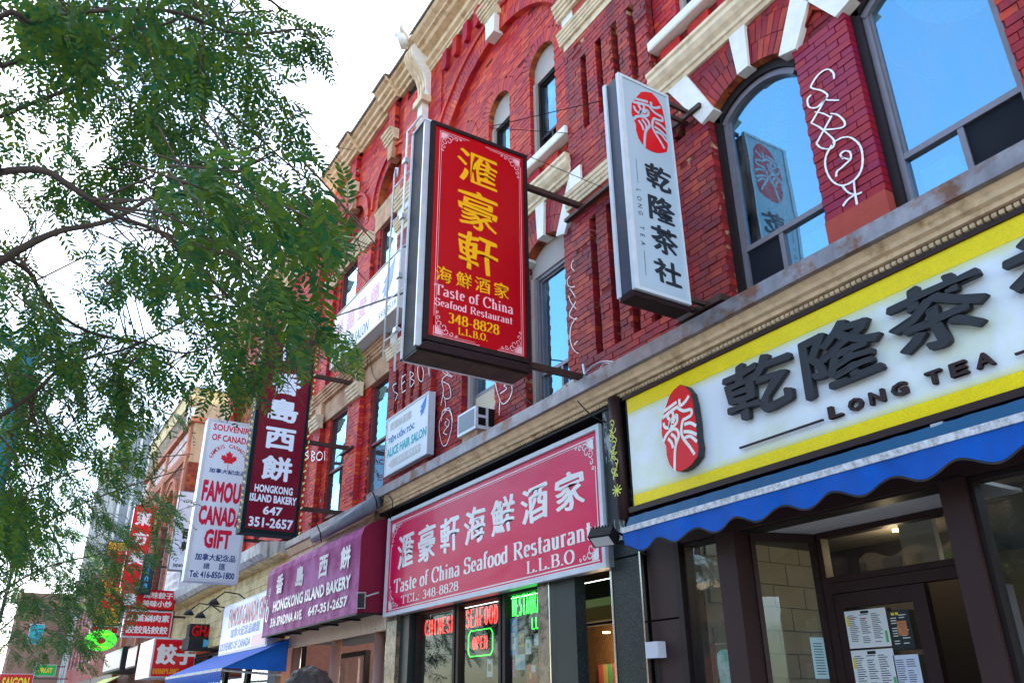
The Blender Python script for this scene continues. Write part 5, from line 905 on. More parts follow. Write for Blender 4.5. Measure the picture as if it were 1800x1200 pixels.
# --- tea shop fascia
YL = mat('yellow_patterned_band', (.88, .66, .001), .4, .06, 6, 0, col2=(.50, .33, .01), mixscale=12, mixlo=.55, mixhi=.57)
for n_ in YL.node_tree.nodes:          # gold contour lines printed on the yellow
    if n_.type == 'MAP_RANGE' and abs(n_.inputs[1].default_value-.55) < 1e-4:
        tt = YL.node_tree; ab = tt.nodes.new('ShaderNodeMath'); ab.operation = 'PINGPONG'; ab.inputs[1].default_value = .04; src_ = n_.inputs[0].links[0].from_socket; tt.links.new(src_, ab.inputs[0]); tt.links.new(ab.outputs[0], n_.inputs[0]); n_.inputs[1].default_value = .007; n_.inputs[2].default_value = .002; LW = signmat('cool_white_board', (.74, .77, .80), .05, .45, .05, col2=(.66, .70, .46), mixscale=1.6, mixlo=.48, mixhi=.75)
t = thing('fascia_sign', (-2.6, 4.85, 3.24), 'long white fascia sign with yellow bands and raised dark characters reading LONG TEA', 'shop sign')
Y = 4.80; fr = frF(Y)
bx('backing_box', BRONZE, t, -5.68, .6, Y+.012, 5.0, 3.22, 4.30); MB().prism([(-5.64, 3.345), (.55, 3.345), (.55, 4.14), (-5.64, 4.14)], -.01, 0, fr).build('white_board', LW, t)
MB().prism([(-5.64, 3.245), (.55, 3.245), (.55, 3.344), (-5.64, 3.344)], -.01, .001, fr).build('yellow_band', YL, t); MB().prism([(-5.64, 4.141), (.55, 4.141), (.55, 4.28), (-5.64, 4.28)], -.01, .001, fr).build('yellow_band', YL, t)
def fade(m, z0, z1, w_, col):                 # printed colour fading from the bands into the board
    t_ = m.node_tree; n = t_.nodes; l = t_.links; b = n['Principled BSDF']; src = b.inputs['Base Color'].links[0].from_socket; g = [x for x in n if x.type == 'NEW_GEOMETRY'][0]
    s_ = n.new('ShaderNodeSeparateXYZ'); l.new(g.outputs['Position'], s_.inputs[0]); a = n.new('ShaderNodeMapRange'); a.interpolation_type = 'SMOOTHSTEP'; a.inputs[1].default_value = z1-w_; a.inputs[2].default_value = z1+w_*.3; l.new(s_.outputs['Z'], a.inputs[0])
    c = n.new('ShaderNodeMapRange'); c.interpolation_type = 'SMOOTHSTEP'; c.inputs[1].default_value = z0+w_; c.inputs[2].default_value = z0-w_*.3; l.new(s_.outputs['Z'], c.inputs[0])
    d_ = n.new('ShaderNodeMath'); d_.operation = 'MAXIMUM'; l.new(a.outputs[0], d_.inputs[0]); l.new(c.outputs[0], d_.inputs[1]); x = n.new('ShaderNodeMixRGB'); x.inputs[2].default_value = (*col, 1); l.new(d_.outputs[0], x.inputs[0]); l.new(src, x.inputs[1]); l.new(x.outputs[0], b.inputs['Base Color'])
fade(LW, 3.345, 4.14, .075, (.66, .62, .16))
q = MB(); q.box(-5.68, .6, Y-.035, Y+.01, 3.19, 3.24); q.box(-5.68, .6, Y-.02, Y+.01, 4.282, 4.315); q.build('frame', FRM, t)
CHD = mat('charcoal_letter', (.026, .028, .032), .5, .06, 4, 0); 
for ch_, (u0, u1, v0, v1) in zip('乾隆茶社', ((-4.35, -3.66, 3.63, 4.10), (-3.57, -2.91, 3.61, 4.09), (-2.83, -2.17, 3.64, 4.09), (-2.04, -1.38, 3.63, 4.10))):
    put(MB(), ch_, u0, u1, v0, v1, fr, .018, .019, 0, .045, warp=.04).build('raised_character', CHD, t)
for wd_, u0, u1 in (('LONG', -3.43, -2.80), ('TEA', -2.68, -2.23)):
    n = len(wd_); pw = (u1-u0)/(n-.25)
    for k, c in enumerate(wd_): put(MB(), c, u0+k*pw, u0+k*pw+pw*.68, 3.425, 3.515, fr, .006, .035, 0, .03).build('raised_letter', FRM, t)
for a, b in ((-4.28, -3.48), (-2.12, -1.35)): bx('raised_line', FRM, t, a, b, Y-.04, Y-.02, 3.432, 3.445)
sa, sb, sc, sdd = -5.09, -4.66, 3.39, 4.14
MB().prism([(sa+p[0]*(sb-sa), sc+p[1]*(sdd-sc)) for p in OVAL[::-1]], .02, .09, fr).build('seal_body', CHD, t); MB().prism([(sa+p[0]*(sb-sa)*.99, sc+p[1]*(sdd-sc)) for p in OVAL[::-1]], .0905, .095, fr).build('red_seal', REDV, t)
q = MB(); [q.ribbon(smooth([(sa+p[0]*(sb-sa), sc+p[1]*(sdd-sc)) for p in s_], 4), .029, fr, .096+.0003*k) for k, s_ in enumerate(SEALS)]; q.build('seal_strokes', WHITE, t)
t = thing('corner_post', (-5.76, 4.8, 3.2), 'dark round post with lime scroll stickers left of the tea shop fascia', 'post'); q = MB().tube([(-5.78, 4.80, 3.16), (-5.83, 4.80, 4.36)], .062, 12); q.build('post', FRM, t, True)
q = MB(); fr_ = frF(4.735); lime = mat('lime_scroll', (.55, .58, .08), .5, .2, 20, 0)
for k in range(16): q.ribbon(arc(-5.80+.02*math.sin(k*2.1), 3.55+k*.035, .035, .03, k*67, k*67+230, 7), .010, fr_, .002+.0004*k)
for k in range(9): q.ribbon([(-5.79, 3.42), (-5.79+.07*math.cos(R(k*40)), 3.42+.06*math.sin(R(k*40)))], .012, fr_, .002+.0004*k)
q.build('scroll_sticker', lime, t)
bx('peeling_panel', mat('peeling_black_paint', (.015, .018, .02), .5, .2, 9, .6, 30, col2=(.30, .34, .33), mixscale=11, mixlo=.55, mixhi=.60, stretch=(1, 1, .3)), B1, -6.10, -5.86, 4.86, 5.0, 3.0, 4.3)
# --- restaurant fascia
t = thing('fascia_sign', (-8.7, 4.9, 2.78), 'wide glossy red restaurant fascia with white characters reading Taste of China Seafood Restaurant', 'shop sign')
Y = 4.85; fr = frF(Y); RF = signmat('glossy_red_board', (.60, .0, .060), .12, .3); WV = signmat('white_vinyl', (.74, .68, .66), .3, .3); SIL = mat('silver_white_frame', (.52, .54, .58), .35, .08, 9, .02)
x0, x1, z0, z1 = -11.37, -6.13, 2.775, 4.19
bx('backing_box', STEEL, t, x0+.01, x1-.01, Y+.012, 5.0, z0+.01, z1-.01); q = MB(); fw = .05
q.box(x0, x0+fw, Y-.03, Y+.01, z0, z1); q.box(x1-fw, x1, Y-.03, Y+.01, z0, z1); q.box(x0+fw, x1-fw, Y-.03, Y+.01, z0, z0+fw); q.box(x0+fw, x1-fw, Y-.03, Y+.01, z1-fw, z1); q.build('frame', SIL, t)
MB().prism([(x0+fw, z0+fw), (x1-fw, z0+fw), (x1-fw, z1-fw), (x0+fw, z1-fw)], -.01, 0, fr).build('red_board', RF, t)
q = MB(); a, b, c, d = x0+.12, x1-.12, z0+.085, z1-.11
for u0, v0, u1, v1 in ((a+.3, c, b-.3, c), (a+.3, d, b-.3, d), (a, c+.3, a, d-.3), (b, c+.3, b, d-.3), (a, c, a+.3, c), (b-.3, c, b, c), (a, d, a+.3, d), (b-.3, d, b, d)): q.ribbon([(u0, v0), (u1, v1)], .012, fr, .002); q.ribbon([(u0, v0-.025), (u1, v1-.025)], .005, fr, .0022) if v0 == v1 else None
for su, sv, cu, cv in ((1, 1, a, c), (-1, 1, b, c), (1, -1, a, d), (-1, -1, b, d)): swirls(q, cu+su*.02, cv+sv*.02, su, sv, .34, fr, .011)
q.build('corner_ornament', WV, t)
q = MB()
for k, ch_ in enumerate('滙豪軒海鮮酒家'):
    u0 = -11.0+k*.672; put(q, ch_, u0, u0+.53, 3.38+.008*k, 3.88-.01*k, fr, .002, .012, .02, warp=.08)
serif(q, 'Taste of China Seafood Restaurant', -11.08, -6.36, 3.075, .19, fr, .002, .25); serif(q, 'TEL: 348-8828', -10.82, -9.12, 2.905, .11, fr, .002, .27); serif(q, 'L.L.B.O', -7.56, -6.66, 2.895, .13, fr, .002, .28); q.build('white_lettering', WV, t)
# --- bakery awning sign
MAR = mat('faded_maroon_canvas', (.30, .045, .16), .6, .12, 2.5, .15, 12, col2=(.42, .14, .31), mixscale=1.2, streak=.0); MARD = mat('maroon_canvas_end', (.19, .006, .03), .5, .05, 3, .05)
t = thing('awning_sign', (-14, 4.95, 2.85), 'boxy maroon canvas awning lettered Hongkong Island Bakery with rounded top', 'awning'); x0, x1 = -16.4, -11.56
prf = [(4.98, 2.83), (4.50, 2.83), (4.49, 3.95), (4.53, 4.06), (4.62, 4.14), (4.75, 4.20), (4.98, 4.26)]
q = MB(); n = 48
def sag(k, z): return .012*math.sin(k*1.3)*(1 if z > 3.9 else .3)
for k in range(n):
    xa, xb = x0+(x1-x0)*k/n, x0+(x1-x0)*(k+1)/n
    for (ya, za), (yb, zb) in zip(prf[1:], prf[2:]): q.quad((xa, ya+sag(k, za), za), (xb, ya+sag(k+1, za), za), (xb, yb+sag(k+1, zb), zb), (xa, yb+sag(k, zb), zb))
q.build('canvas', MAR, t, True); [MB().prism(prf, e_-.001, e_+.002, lambda u, v, d: Vector((d, u, v))).build('end_panel', MARD, t) for e_ in (x0, x1)]
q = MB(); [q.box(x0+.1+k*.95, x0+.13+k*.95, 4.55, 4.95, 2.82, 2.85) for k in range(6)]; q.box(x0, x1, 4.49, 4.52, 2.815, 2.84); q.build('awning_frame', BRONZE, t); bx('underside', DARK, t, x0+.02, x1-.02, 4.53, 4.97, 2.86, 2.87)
fr = frF(4.478); q = MB()
for ch_, u0 in zip('香島西餅', (-15.72, -14.55, -13.35, -12.35)): put(q, ch_, u0, u0+.42, 3.53, 3.88, fr, .002, .03, .0)
put(q, 'HONGKONG ISLAND BAKERY', -15.78, -11.86, 3.22, 3.42, fr, .002, .035); put(q, '336 SPADINA AVE.', -15.85, -14.0, 2.96, 3.12, fr, .002, .03); put(q, '647-351-2657', -13.7, -11.93, 2.97, 3.12, fr, .002, .03)
q.ribbon(arc(-16.14, 3.22, .07, .13, 0, 360, 14), .035, fr, .002); q.ribbon([(-16.23, 3.5), (-16.22, 3.1)], .03, fr, .0024); q.ribbon(arc(-16.12, 3.62, .05, .07, 0, 360, 10), .012, fr, .002); q.build('white_lettering', WV, t)
# --- maroon blade sign
MX = -13.4; y0, y1, z0, z1 = 3.13, 4.06, 4.18, 7.80; MRS = signmat('maroon_acrylic', (.15, .002, .016), .15, .3); DG = mat('dark_green_case', (.006, .014, .016), .6, .1, 5, .02, spec=.1)
t = thing('blade_sign', (MX, 4.1, 6), 'tall maroon blade sign of the Hongkong Island Bakery partly covered by leaves', 'shop sign', 'signs hung across the pavement')
bx('casing', DG, t, MX-.26, MX-.03, y0, y1-.01, z0, z1); q = MB(); fw = .07; q.box(MX-.03, MX+.015, y0, y0+fw, z0, z1); q.box(MX-.03, MX+.015, y1-.05, y1, z0, z1); q.box(MX-.03, MX+.015, y0+fw, y1-.05, z0, z0+fw); q.box(MX-.03, MX+.015, y0+fw, y1-.05, z1-fw, z1); q.build('frame', DG, t)
fr = frB(MX); MB().prism([(y0+fw, z0+fw), (y1-.05, z0+fw), (y1-.05, z1-fw), (y0+fw, z1-fw)], -.01, 0, fr).build('maroon_panel', MRS, t)
q = MB(); WB = signmat('bluish_white_vinyl', (.70, .74, .84), .1, .4)
for ch_, (v0, v1) in zip('香島西餅', ((6.62, 7.03), (6.12, 6.53), (5.62, 6.0), (5.08, 5.50))): put(q, ch_, 3.35, 3.87, v0, v1, fr, .002, .03, 0)
put(q, 'HONGKONG', 3.28, 3.92, 4.86, 4.99, fr, .002, .035); put(q, 'ISLAND BAKERY', 3.22, 4.0, 4.70, 4.83, fr, .002, .035); put(q, '647', 3.46, 3.78, 4.50, 4.64, fr, .002, .03); put(q, '351-2657', 3.25, 3.98, 4.29, 4.45, fr, .002, .03)
q.ribbon(arc(3.66, 7.5, .10, .14, 60, 360, 14), .05, fr, .002); q.ribbon([(3.5, 7.68), (3.52, 7.25)], .06, fr, .0024); q.build('white_lettering', WB, t)
q = MB(); [q.box(MX-.18, MX-.12, 4.06, 4.93, z_, z_+.07) for z_ in (7.10, 5.84, 4.66)]; q.build('support_beam', RUSTB, t); q = MB(); [q.box(MX-.5, MX+.1, 4.86, 4.93, z_, z_+.04) for z_ in (7.08, 5.82, 4.64)]; q.build('wall_channel', RUSTB, t)
bl = mat('small_yellow_bulb', (.72, .64, .30), .3, .1, 5, 0); q = MB()
for k in range(34):
    z_ = z0+.05+k*.105; q.tube([(MX+.03, y0-.03+.015*math.sin(k*2), z_), (MX+.04, y0-.05, z_+.035)], .018, 6); q.tube([(MX+.02, y1+.03+.02*math.sin(k*3), z_), (MX+.04, y1+.04, z_+.035)], .016, 6)
o = q.build('bulb_string', bl, t); o['kind'] = 'stuff'
# --- white souvenir blade sign
VX = -17.0; y0, y1, z0, z1 = 3.04, 4.06, 3.86, 7.16; SW = signmat('souvenir_white', (.62, .66, .74), .1, .35, .08)
t = thing('blade_sign', (VX, 4.1, 5.4), 'white blade sign with red maple leaf reading Famous Canada Gift', 'shop sign', 'signs hung across the pavement')
bx('casing', SW, t, VX-.30, VX-.03, y0, y1-.01, z0, z1); q = MB(); fw = .05; q.box(VX-.03, VX+.012, y0-.01, y0+fw, z0, z1); q.box(VX-.03, VX+.012, y1-fw, y1, z0, z1); q.box(VX-.03, VX+.012, y0+fw, y1-fw, z0, z0+fw); q.box(VX-.03, VX+.012, y0+fw, y1-fw, z1-fw, z1); q.build('frame', SIL, t)
fr = frB(VX); MB().prism([(y0+fw, z0+fw), (y1-fw, z0+fw), (y1-fw, z1-fw), (y0+fw, z1-fw)], -.01, 0, fr).build('white_panel', SW, t)
q = MB(); put(q, 'SOUVENIRS', 3.16, 3.98, 6.92, 7.06, fr, .002, .025); put(q, 'OF CANADA', 3.16, 3.96, 6.70, 6.84, fr, .002, .025)
put(q, 'FAMOUS', 3.13, 4.0, 5.42, 5.86, fr, .002, .045); put(q, 'CANADA', 3.13, 4.0, 4.95, 5.34, fr, .002, .045); put(q, 'GIFT', 3.30, 3.82, 4.50, 4.88, fr, .002, .045)
mc, mz = 3.56, 6.33; ml = MB(); ml.prism([(mc+p[0]*.34, mz+p[1]*.34) for p in MAPLE], .001, .003, fr); ml.ribbon([(mc, mz-.13), (mc+.01, mz-.25)], .012, fr, .003); ml.build('maple_leaf', signmat('leaf_red_vinyl', (.58, .01, .03), .1, .4), t)
txt = 'FAMOUS CANADIAN'
for k, c in enumerate(txt):
    if c == ' ': continue
    an = R(180-180*(k+.5)/len(txt)); v_, f_ = glyphmesh(c, .015); i = len(q.v); wc = max(p[0] for p in v_) if v_ else 0
    for p in v_: a, b = (p[0]-wc/2)*.11, p[1]*.11; q.v.append(tuple(fr(mc+(.32+b)*math.cos(an)+a*math.sin(an), mz-.02+(.27+b)*math.sin(an)-a*math.cos(an), .002)))
    q.f += [tuple(i+j for j in r_) for r_ in f_]
q.build('red_lettering', signmat('crimson_vinyl', (.55, .01, .05), .1, .4), t)
q = MB(); put(q, '加拿大紀念品', 3.2, 3.95, 6.02, 6.12, fr, .002, .012, .02); put(q, '加拿大紀念品', 3.18, 3.96, 4.26, 4.40, fr, .002, .012, .02); put(q, '總', 3.36, 3.48, 4.10, 4.22, fr, .002, .012); put(q, '匯', 3.66, 3.78, 4.10, 4.22, fr, .002, .012); put(q, 'Tel: 416-850-1800', 3.12, 3.98, 3.93, 4.06, fr, .002, .03); q.build('navy_lettering', signmat('navy_vinyl', (.02, .06, .20), .1, .4), t)
q = MB(); [q.box(VX-.2, VX-.14, 4.06, 4.98, z_, z_+.06) for z_ in (6.6, 4.72)]; q.build('support_beam', RUSTB, t)
# --- hair salon signs
SAL = signmat('salon_white', (.66, .70, .72), .1, .35, .04); TEAL = signmat('teal_vinyl', (.02, .38, .46), .1, .4); BLU = signmat('blue_vinyl', (.02, .16, .48), .1, .4); GRY = signmat('faint_grey_vinyl', (.48, .48, .47), .1, .4)
def head(q, x, z, s, fr):
    q.prism([(x, z), (x+.35*s, z+.1*s), (x+.62*s, z+.42*s), (x+.7*s, z+.9*s), (x+.72*s, z+.1*s+.95*s), (x-.02*s, z+.55*s), (x+.12*s, z+.45*s), (x-.12*s, z+.25*s), (x+.08*s, z+.22*s)], .001, .003, fr)
t = thing('wall_sign', (-10.9, 4.9, 4.9), 'square white Alice Hair Salon sign with blue lettering and grey arrow', 'shop sign', 'hair salon signs')
x0, x1, z0, z1 = -11.68, -10.14, 4.90, 5.86; Y = 4.85; fr = frF(Y)
bx('box', SIL, t, x0, x1, Y+.012, Y+.10, z0, z1); q = MB(); fw = .025; q.box(x0, x0+fw, Y-.01, Y+.01, z0, z1); q.box(x1-fw, x1, Y-.01, Y+.01, z0, z1); q.box(x0+fw, x1-fw, Y-.01, Y+.01, z0, z0+fw); q.box(x0+fw, x1-fw, Y-.01, Y+.01, z1-fw, z1); q.build('frame', SIL, t)
MB().prism([(x0+fw, z0+fw), (x1-fw, z0+fw), (x1-fw, z1-fw), (x0+fw, z1-fw)], -.01, 0, fr).build('white_board', SAL, t)
q = MB(); put(q, '愛麗絲髮廊', -11.55, -10.75, 5.62, 5.76, fr, .002, .03); q.prism([(-11.55, 5.06), (-11.38, 5.14), (-11.38, 4.98)], .001, .0025, fr); q.ribbon([(-11.38, 5.06), (-10.38, 5.06)], .13, fr, .0022); q.build('grey_print', GRY, t)
q = MB(); put(q, '593-8519', -11.2, -10.42, 5.02, 5.10, fr, .004, .02); q.build('phone_number', SAL, t)
q = MB(); put(q, 'TIỆM UỐN TÓC', -11.6, -10.62, 5.40, 5.56, fr, .002, .03); head(q, -10.42, 5.55, .26, fr); q.build('blue_lettering', BLU, t); q = MB(); put(q, 'ALICE HAIR SALON', -11.62, -10.2, 5.19, 5.34, fr, .002, .035); q.build('teal_lettering', TEAL, t); bx('wall_bracket', STEEL, t, -11.4, -10.4, Y+.10, 4.93, 5.3, 5.34)
t = thing('wall_sign', (-12.4, 4.9, 7.55), 'long white salon sign with pink characters and blue head above the lintels', 'shop sign', 'hair salon signs')
x0, x1, z0, z1 = -14.10, -10.92, 7.53, 8.66; Y = 4.60; fr = frF(Y)
bx('box', SIL, t, x0, x1, Y+.012, Y+.30, z0, z1); q = MB(); fw = .03; q.box(x0, x0+fw, Y-.01, Y+.01, z0, z1); q.box(x1-fw, x1, Y-.01, Y+.01, z0, z1); q.box(x0+fw, x1-fw, Y-.01, Y+.01, z0, z0+fw); q.box(x0+fw, x1-fw, Y-.01, Y+.01, z1-fw, z1); q.build('frame', mat('tan_frame', (.40, .30, .20), .5, .1, 6, .05), t)
MB().prism([(x0+fw, z0+fw), (x1-fw, z0+fw), (x1-fw, z1-fw), (x0+fw, z1-fw)], -.01, 0, fr).build('white_board', SAL, t)
q = MB()
for k, c in enumerate('愛麗髮廊'): put(q, c, -13.95+k*.58, -13.53+k*.58, 8.02, 8.45, fr, .002, .012, .02)
q.build('pink_lettering', signmat('pink_vinyl', (.60, .22, .34), .1, .4), t); q = MB(); put(q, 'ALICE HAIR SALON', -13.95, -12.2, 7.62, 7.85, fr, .002, .01); put(q, '593-8519', -11.75, -11.02, 7.62, 7.74, fr, .002, .01); q.build('navy_lettering', MATS['navy_vinyl'], t); q = MB(); head(q, -11.6, 7.95, .62, fr); q.build('blue_head', BLU, t)
q = MB(); [q.box(a, a+.05, Y+.3, 5.0, 7.6, 7.65) for a in (-13.6, -12.4, -11.3)]; q.build('wall_bracket', RUSTB, t)
# --- souvenir shop fascia board
t = thing('fascia_sign', (-18.4, 4.7, 2.7), 'sun bleached souvenir shop board with streaky red and blue lettering left of the bakery awning', 'shop sign'); fr = frF(4.60)
bx('box', SIL, t, -20.25, -16.45, 4.612, 4.85, 2.68, 3.75); MB().prism([(-20.2, 2.72), (-16.5, 2.72), (-16.5, 3.71), (-20.2, 3.71)], -.01, 0, fr).build('white_board', SW, t); q = MB(); put(q, 'FAMOUS CANADA GIFT', -19.6, -16.6, 3.22, 3.64, fr, .002, .02); q.build('red_lettering', MATS['crimson_vinyl'], t)
q = MB(); put(q, '加拿大紀念品總匯', -19.3, -17.0, 3.0, 3.2, fr, .002, .02); put(q, 'SOUVENIRS OF CANADA', -20.15, -17.6, 2.76, 2.93, fr, .002, .03); q.build('blue_lettering', BLU, t); MB().prism([(-17.5, 2.74), (-16.52, 2.74), (-16.52, 2.94), (-17.5, 2.94)], .001, .003, fr).build('pink_patch', PINKV, t)
# --- small signs further down
def board(x, y0, y1, z0, z1, m, label, texts, th=.2, name='blade_sign', frame=SIL, cat='shop sign', fw=.03):
    t = thing(name, (x, (y0+y1)/2, z0), label, cat, 'signs hung across the pavement' if name == 'blade_sign' else None)
    bx('casing', frame, t, x-th, x-.012, y0, y1, z0, z1); fr = frB(x); MB().prism([(y0+fw, z0+fw), (y1-fw, z0+fw), (y1-fw, z1-fw), (y0+fw, z1-fw)], -.013, 0, fr).build('panel', m, t)
    for tm, L_ in texts:
        q = MB()
        for s_, a, b, c, d, bo in L_: put(q, s_, a, b, c, d, fr, .003, bo, .015 if ord(s_[0]) > 9000 else 0)
        q.build('lettering', tm, t)
    bx('support_arm', RUSTB, t, x-.12, x-.06, y1, 4.9, (z0+z1)/2+.2, (z0+z1)/2+.26); return t
RB = signmat('bright_red_board', (.60, .006, .012), .2, .3)
board(-28, 3.20, 3.82, 5.0, 7.55, RB, 'upright bright red sign with one white character visible among the leaves', [(WV, [('東', 3.28, 3.74, 6.9, 7.35, .03), ('方', 3.28, 3.74, 6.3, 6.72, .03), ('美', 3.28, 3.74, 5.7, 6.1, .03)])], frame=REDS)
board(-26, 3.02, 4.50, 4.20, 4.74, RB, 'wide red sign with two rows of white characters above the dumpling board', [(WV, [('樓', 3.1, 3.45, 4.28, 4.62, .03), ('風味餃子', 3.62, 4.42, 4.50, 4.68, .02), ('美味小炒', 3.62, 4.42, 4.27, 4.45, .02)])], frame=REDS)
board(-26, 3.22, 4.50, 3.44, 4.16, RB, 'red dumpling board with two rows of five white characters and silver rim', [(WV, [('水蒸鍋肉素', 3.30, 4.42, 3.86, 4.06, .02), ('餃餃貼餃餃', 3.30, 4.42, 3.54, 3.75, .02)])], fw=.035)
board(-25.2, 4.02, 4.62, 5.2, 7.5, SW, 'white blade sign with black boxed character behind the maple leaf sign', [(INKB, [('回', 4.28, 4.56, 6.1, 6.4, .05), ('轉', 4.28, 4.56, 5.75, 6.05, .03), ('japanese', 4.14, 4.58, 5.28, 5.42, .02)])], frame=GREYF)
board(-25.5, 3.40, 3.72, 4.55, 5.65, mat('night_blue_board', (.01, .03, .06), .4, .1, 4, 0), 'small dark blue upright sign with cyan lettering beside the red board', [(CYA, [('J', 3.5, 3.6, 5.3, 5.5, .03), ('a', 3.5, 3.6, 5.1, 5.25, .03), ('n', 3.5, 3.6, 4.9, 5.05, .03), ('e', 3.5, 3.6, 4.7, 4.85, .03)])], frame=DKS)
t = thing('wall_sign', (-26, 4.7, 5), 'pale wall sign board with faint writing between the blue sign and the red board', 'shop sign'); bx('box', SW, t, -27.9, -25.6, 4.45, 4.7, 4.75, 5.7); q = MB(); [put(q, '上海小籠包', -27.8, -25.8, z_, z_+.2, frF(4.449), .002, .01) for z_ in (4.85, 5.12, 5.4)]; q.build('grey_lettering', GRY, t)
t = thing('light_box_sign', (-24.8, 4.4, 2.4), 'red corner light box reading DUMPLING under a large white character', 'shop sign')
bx('casing', SIL, t, -26.9, -24.612, 3.90, 5.0, 2.36, 3.34); fr = frB(-24.6); MB().prism([(3.93, 2.39), (4.98, 2.39), (4.98, 3.31), (3.93, 3.31)], -.012, 0, fr).build('red_panel', RB, t); q = MB(); put(q, '餃子', 3.99, 5.0, 2.68, 3.2, fr, .002, .03, .02); q.build('white_lettering', WV, t); q = MB(); serif(q, 'DUMPLING', 3.96, 4.62, 2.45, .13, fr, .002, .26); q.build('orange_lettering', signmat('orange_vinyl', (.75, .25, .01), .1, .4), t)
fr = frF(3.89); MB().prism([(-26.87, 2.39), (-24.66, 2.39), (-24.66, 3.31), (-26.87, 3.31)], -.012, 0, fr).build('street_panel', RF, t); q = MB(); put(q, '餃子館', -26.7, -24.8, 2.7, 3.2, fr, .002, .03); q.build('white_lettering', WV, t)
board(-33, 3.10, 3.92, 4.30, 7.2, signmat('orange_yellow_board', (.78, .36, .01), .2, .35), 'upright orange yellow bakery sign with dark red characters far down the street', [(REDV, [('麵', 3.2, 3.82, 6.4, 6.9, .04), ('包', 3.2, 3.82, 5.6, 6.2, .04), ('店', 3.2, 3.82, 4.85, 5.4, .04)])], frame=DKS)
board(-33, 3.06, 3.96, 4.02, 4.28, REDS, 'small crimson strip reading Banh Mi below the orange yellow sign', [(PINKV, [('Banh Mi', 3.3, 3.75, 4.08, 4.2, .02)])])
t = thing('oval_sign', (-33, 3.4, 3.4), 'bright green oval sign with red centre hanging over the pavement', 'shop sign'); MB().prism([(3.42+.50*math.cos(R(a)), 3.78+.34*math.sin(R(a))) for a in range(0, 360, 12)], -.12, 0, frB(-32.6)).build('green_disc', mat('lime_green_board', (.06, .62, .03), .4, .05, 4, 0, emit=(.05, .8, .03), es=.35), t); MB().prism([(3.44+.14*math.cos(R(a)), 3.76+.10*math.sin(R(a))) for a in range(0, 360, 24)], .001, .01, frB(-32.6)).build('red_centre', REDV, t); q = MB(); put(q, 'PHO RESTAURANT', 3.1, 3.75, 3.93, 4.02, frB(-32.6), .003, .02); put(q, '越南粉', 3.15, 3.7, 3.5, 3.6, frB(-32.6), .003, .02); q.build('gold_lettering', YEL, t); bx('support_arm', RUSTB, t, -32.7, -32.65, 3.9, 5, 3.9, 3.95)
t = thing('light_box_sign', (-31, 4.4, 2.8), 'grey light box with pale square logo beside the yellow green awning', 'shop sign'); bx('casing', DKS, t, -35.2, -30.8, 3.95, 4.9, 2.78, 3.5); MB().prism([(-35.1, 2.85), (-30.9, 2.85), (-30.9, 3.45), (-35.1, 3.45)], 0, .012, frF(3.95)).build('grey_panel', mat('warm_grey_board', (.28, .25, .24), .4, .05, 3, 0), t); MB().prism([(-33.9, 3.05), (-32.6, 3.05), (-32.6, 3.35), (-33.9, 3.35)], .013, .02, frF(3.95)).build('logo_panel', WV, t)
t = thing('light_box_sign', (-29, 4.4, 2.8), 'small pink and white light box between the grey one and the dumpling box', 'shop sign'); bx('casing', DKS, t, -29.9, -28.0, 4.0, 4.9, 2.75, 3.4); MB().prism([(-29.85, 2.8), (-28.05, 2.8), (-28.05, 3.35), (-29.85, 3.35)], 0, .012, frF(4.0)).build('pink_panel', PINKV, t); MB().prism([(-29.3, 2.9), (-28.5, 2.9), (-28.5, 3.25), (-29.3, 3.25)], .013, .02, frF(4.0)).build('white_print', WV, t)
t = thing('black_board_sign', (-26.6, 4.4, 4.8), 'black sign end with white letters squeezed between the two red boards', 'shop sign'); bx('casing', INKB, t, -27.4, -26.9, 3.6, 4.4, 4.1, 4.75); q = MB(); put(q, 'ME', 3.7, 4.2, 4.2, 4.6, frB(-26.89), .002, .05); q.build('lettering', WV, t)
# ------------------------------------------------------------------ awnings
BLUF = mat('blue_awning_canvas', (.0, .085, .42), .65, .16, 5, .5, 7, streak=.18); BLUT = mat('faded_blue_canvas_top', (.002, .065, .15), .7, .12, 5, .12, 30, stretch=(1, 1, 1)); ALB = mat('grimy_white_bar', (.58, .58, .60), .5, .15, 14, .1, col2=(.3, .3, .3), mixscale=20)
t = thing('awning', (-2.8, 4.85, 3.0), 'long blue scalloped awning rolled out a little below the yellow banded fascia', 'awning')
xl, xr = -5.60, .6; q = MB(); n = 90
def zb(x): return 3.0+.006*(x-xl)
for k in range(n):
    a, b = xl+(xr-xl)*k/n, xl+(xr-xl)*(k+1)/n; wv = lambda x: .010*math.sin(x*23)+.006*math.sin(x*51)
    q.quad((a, 4.64, zb(a)+.02), (b, 4.64, zb(b)+.02), (b, 4.70+wv(b), zb(b)+.13+wv(b)*.5), (a, 4.70+wv(a), zb(a)+.13+wv(a)*.5)); q.quad((a, 4.70+wv(a), zb(a)+.13+wv(a)*.5), (b, 4.70+wv(b), zb(b)+.13+wv(b)*.5), (b, 4.93, 3.17), (a, 4.93, 3.17))
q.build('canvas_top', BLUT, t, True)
q = MB(); m_ = 0
def zs(x):
    u = ((x-xl)/.44) % 1; return zb(x)-.135-.035*(1-math.cos(2*math.pi*u))
for k in range(260):
    a, b = xl+(xr-xl)*k/260, xl+(xr-xl)*(k+1)/260; yy = lambda x: 4.606+.010*math.sin(x*7.9)+.005*math.sin(x*21)
    q.quad((a, yy(a)+.022, zs(a)), (b, yy(b)+.022, zs(b)), (b, yy(b)*.3+4.612*.7, zb(b)-.02), (a, yy(a)*.3+4.612*.7, zb(a)-.02))
va = q.build('valance', BLUF, t, True); q = MB()
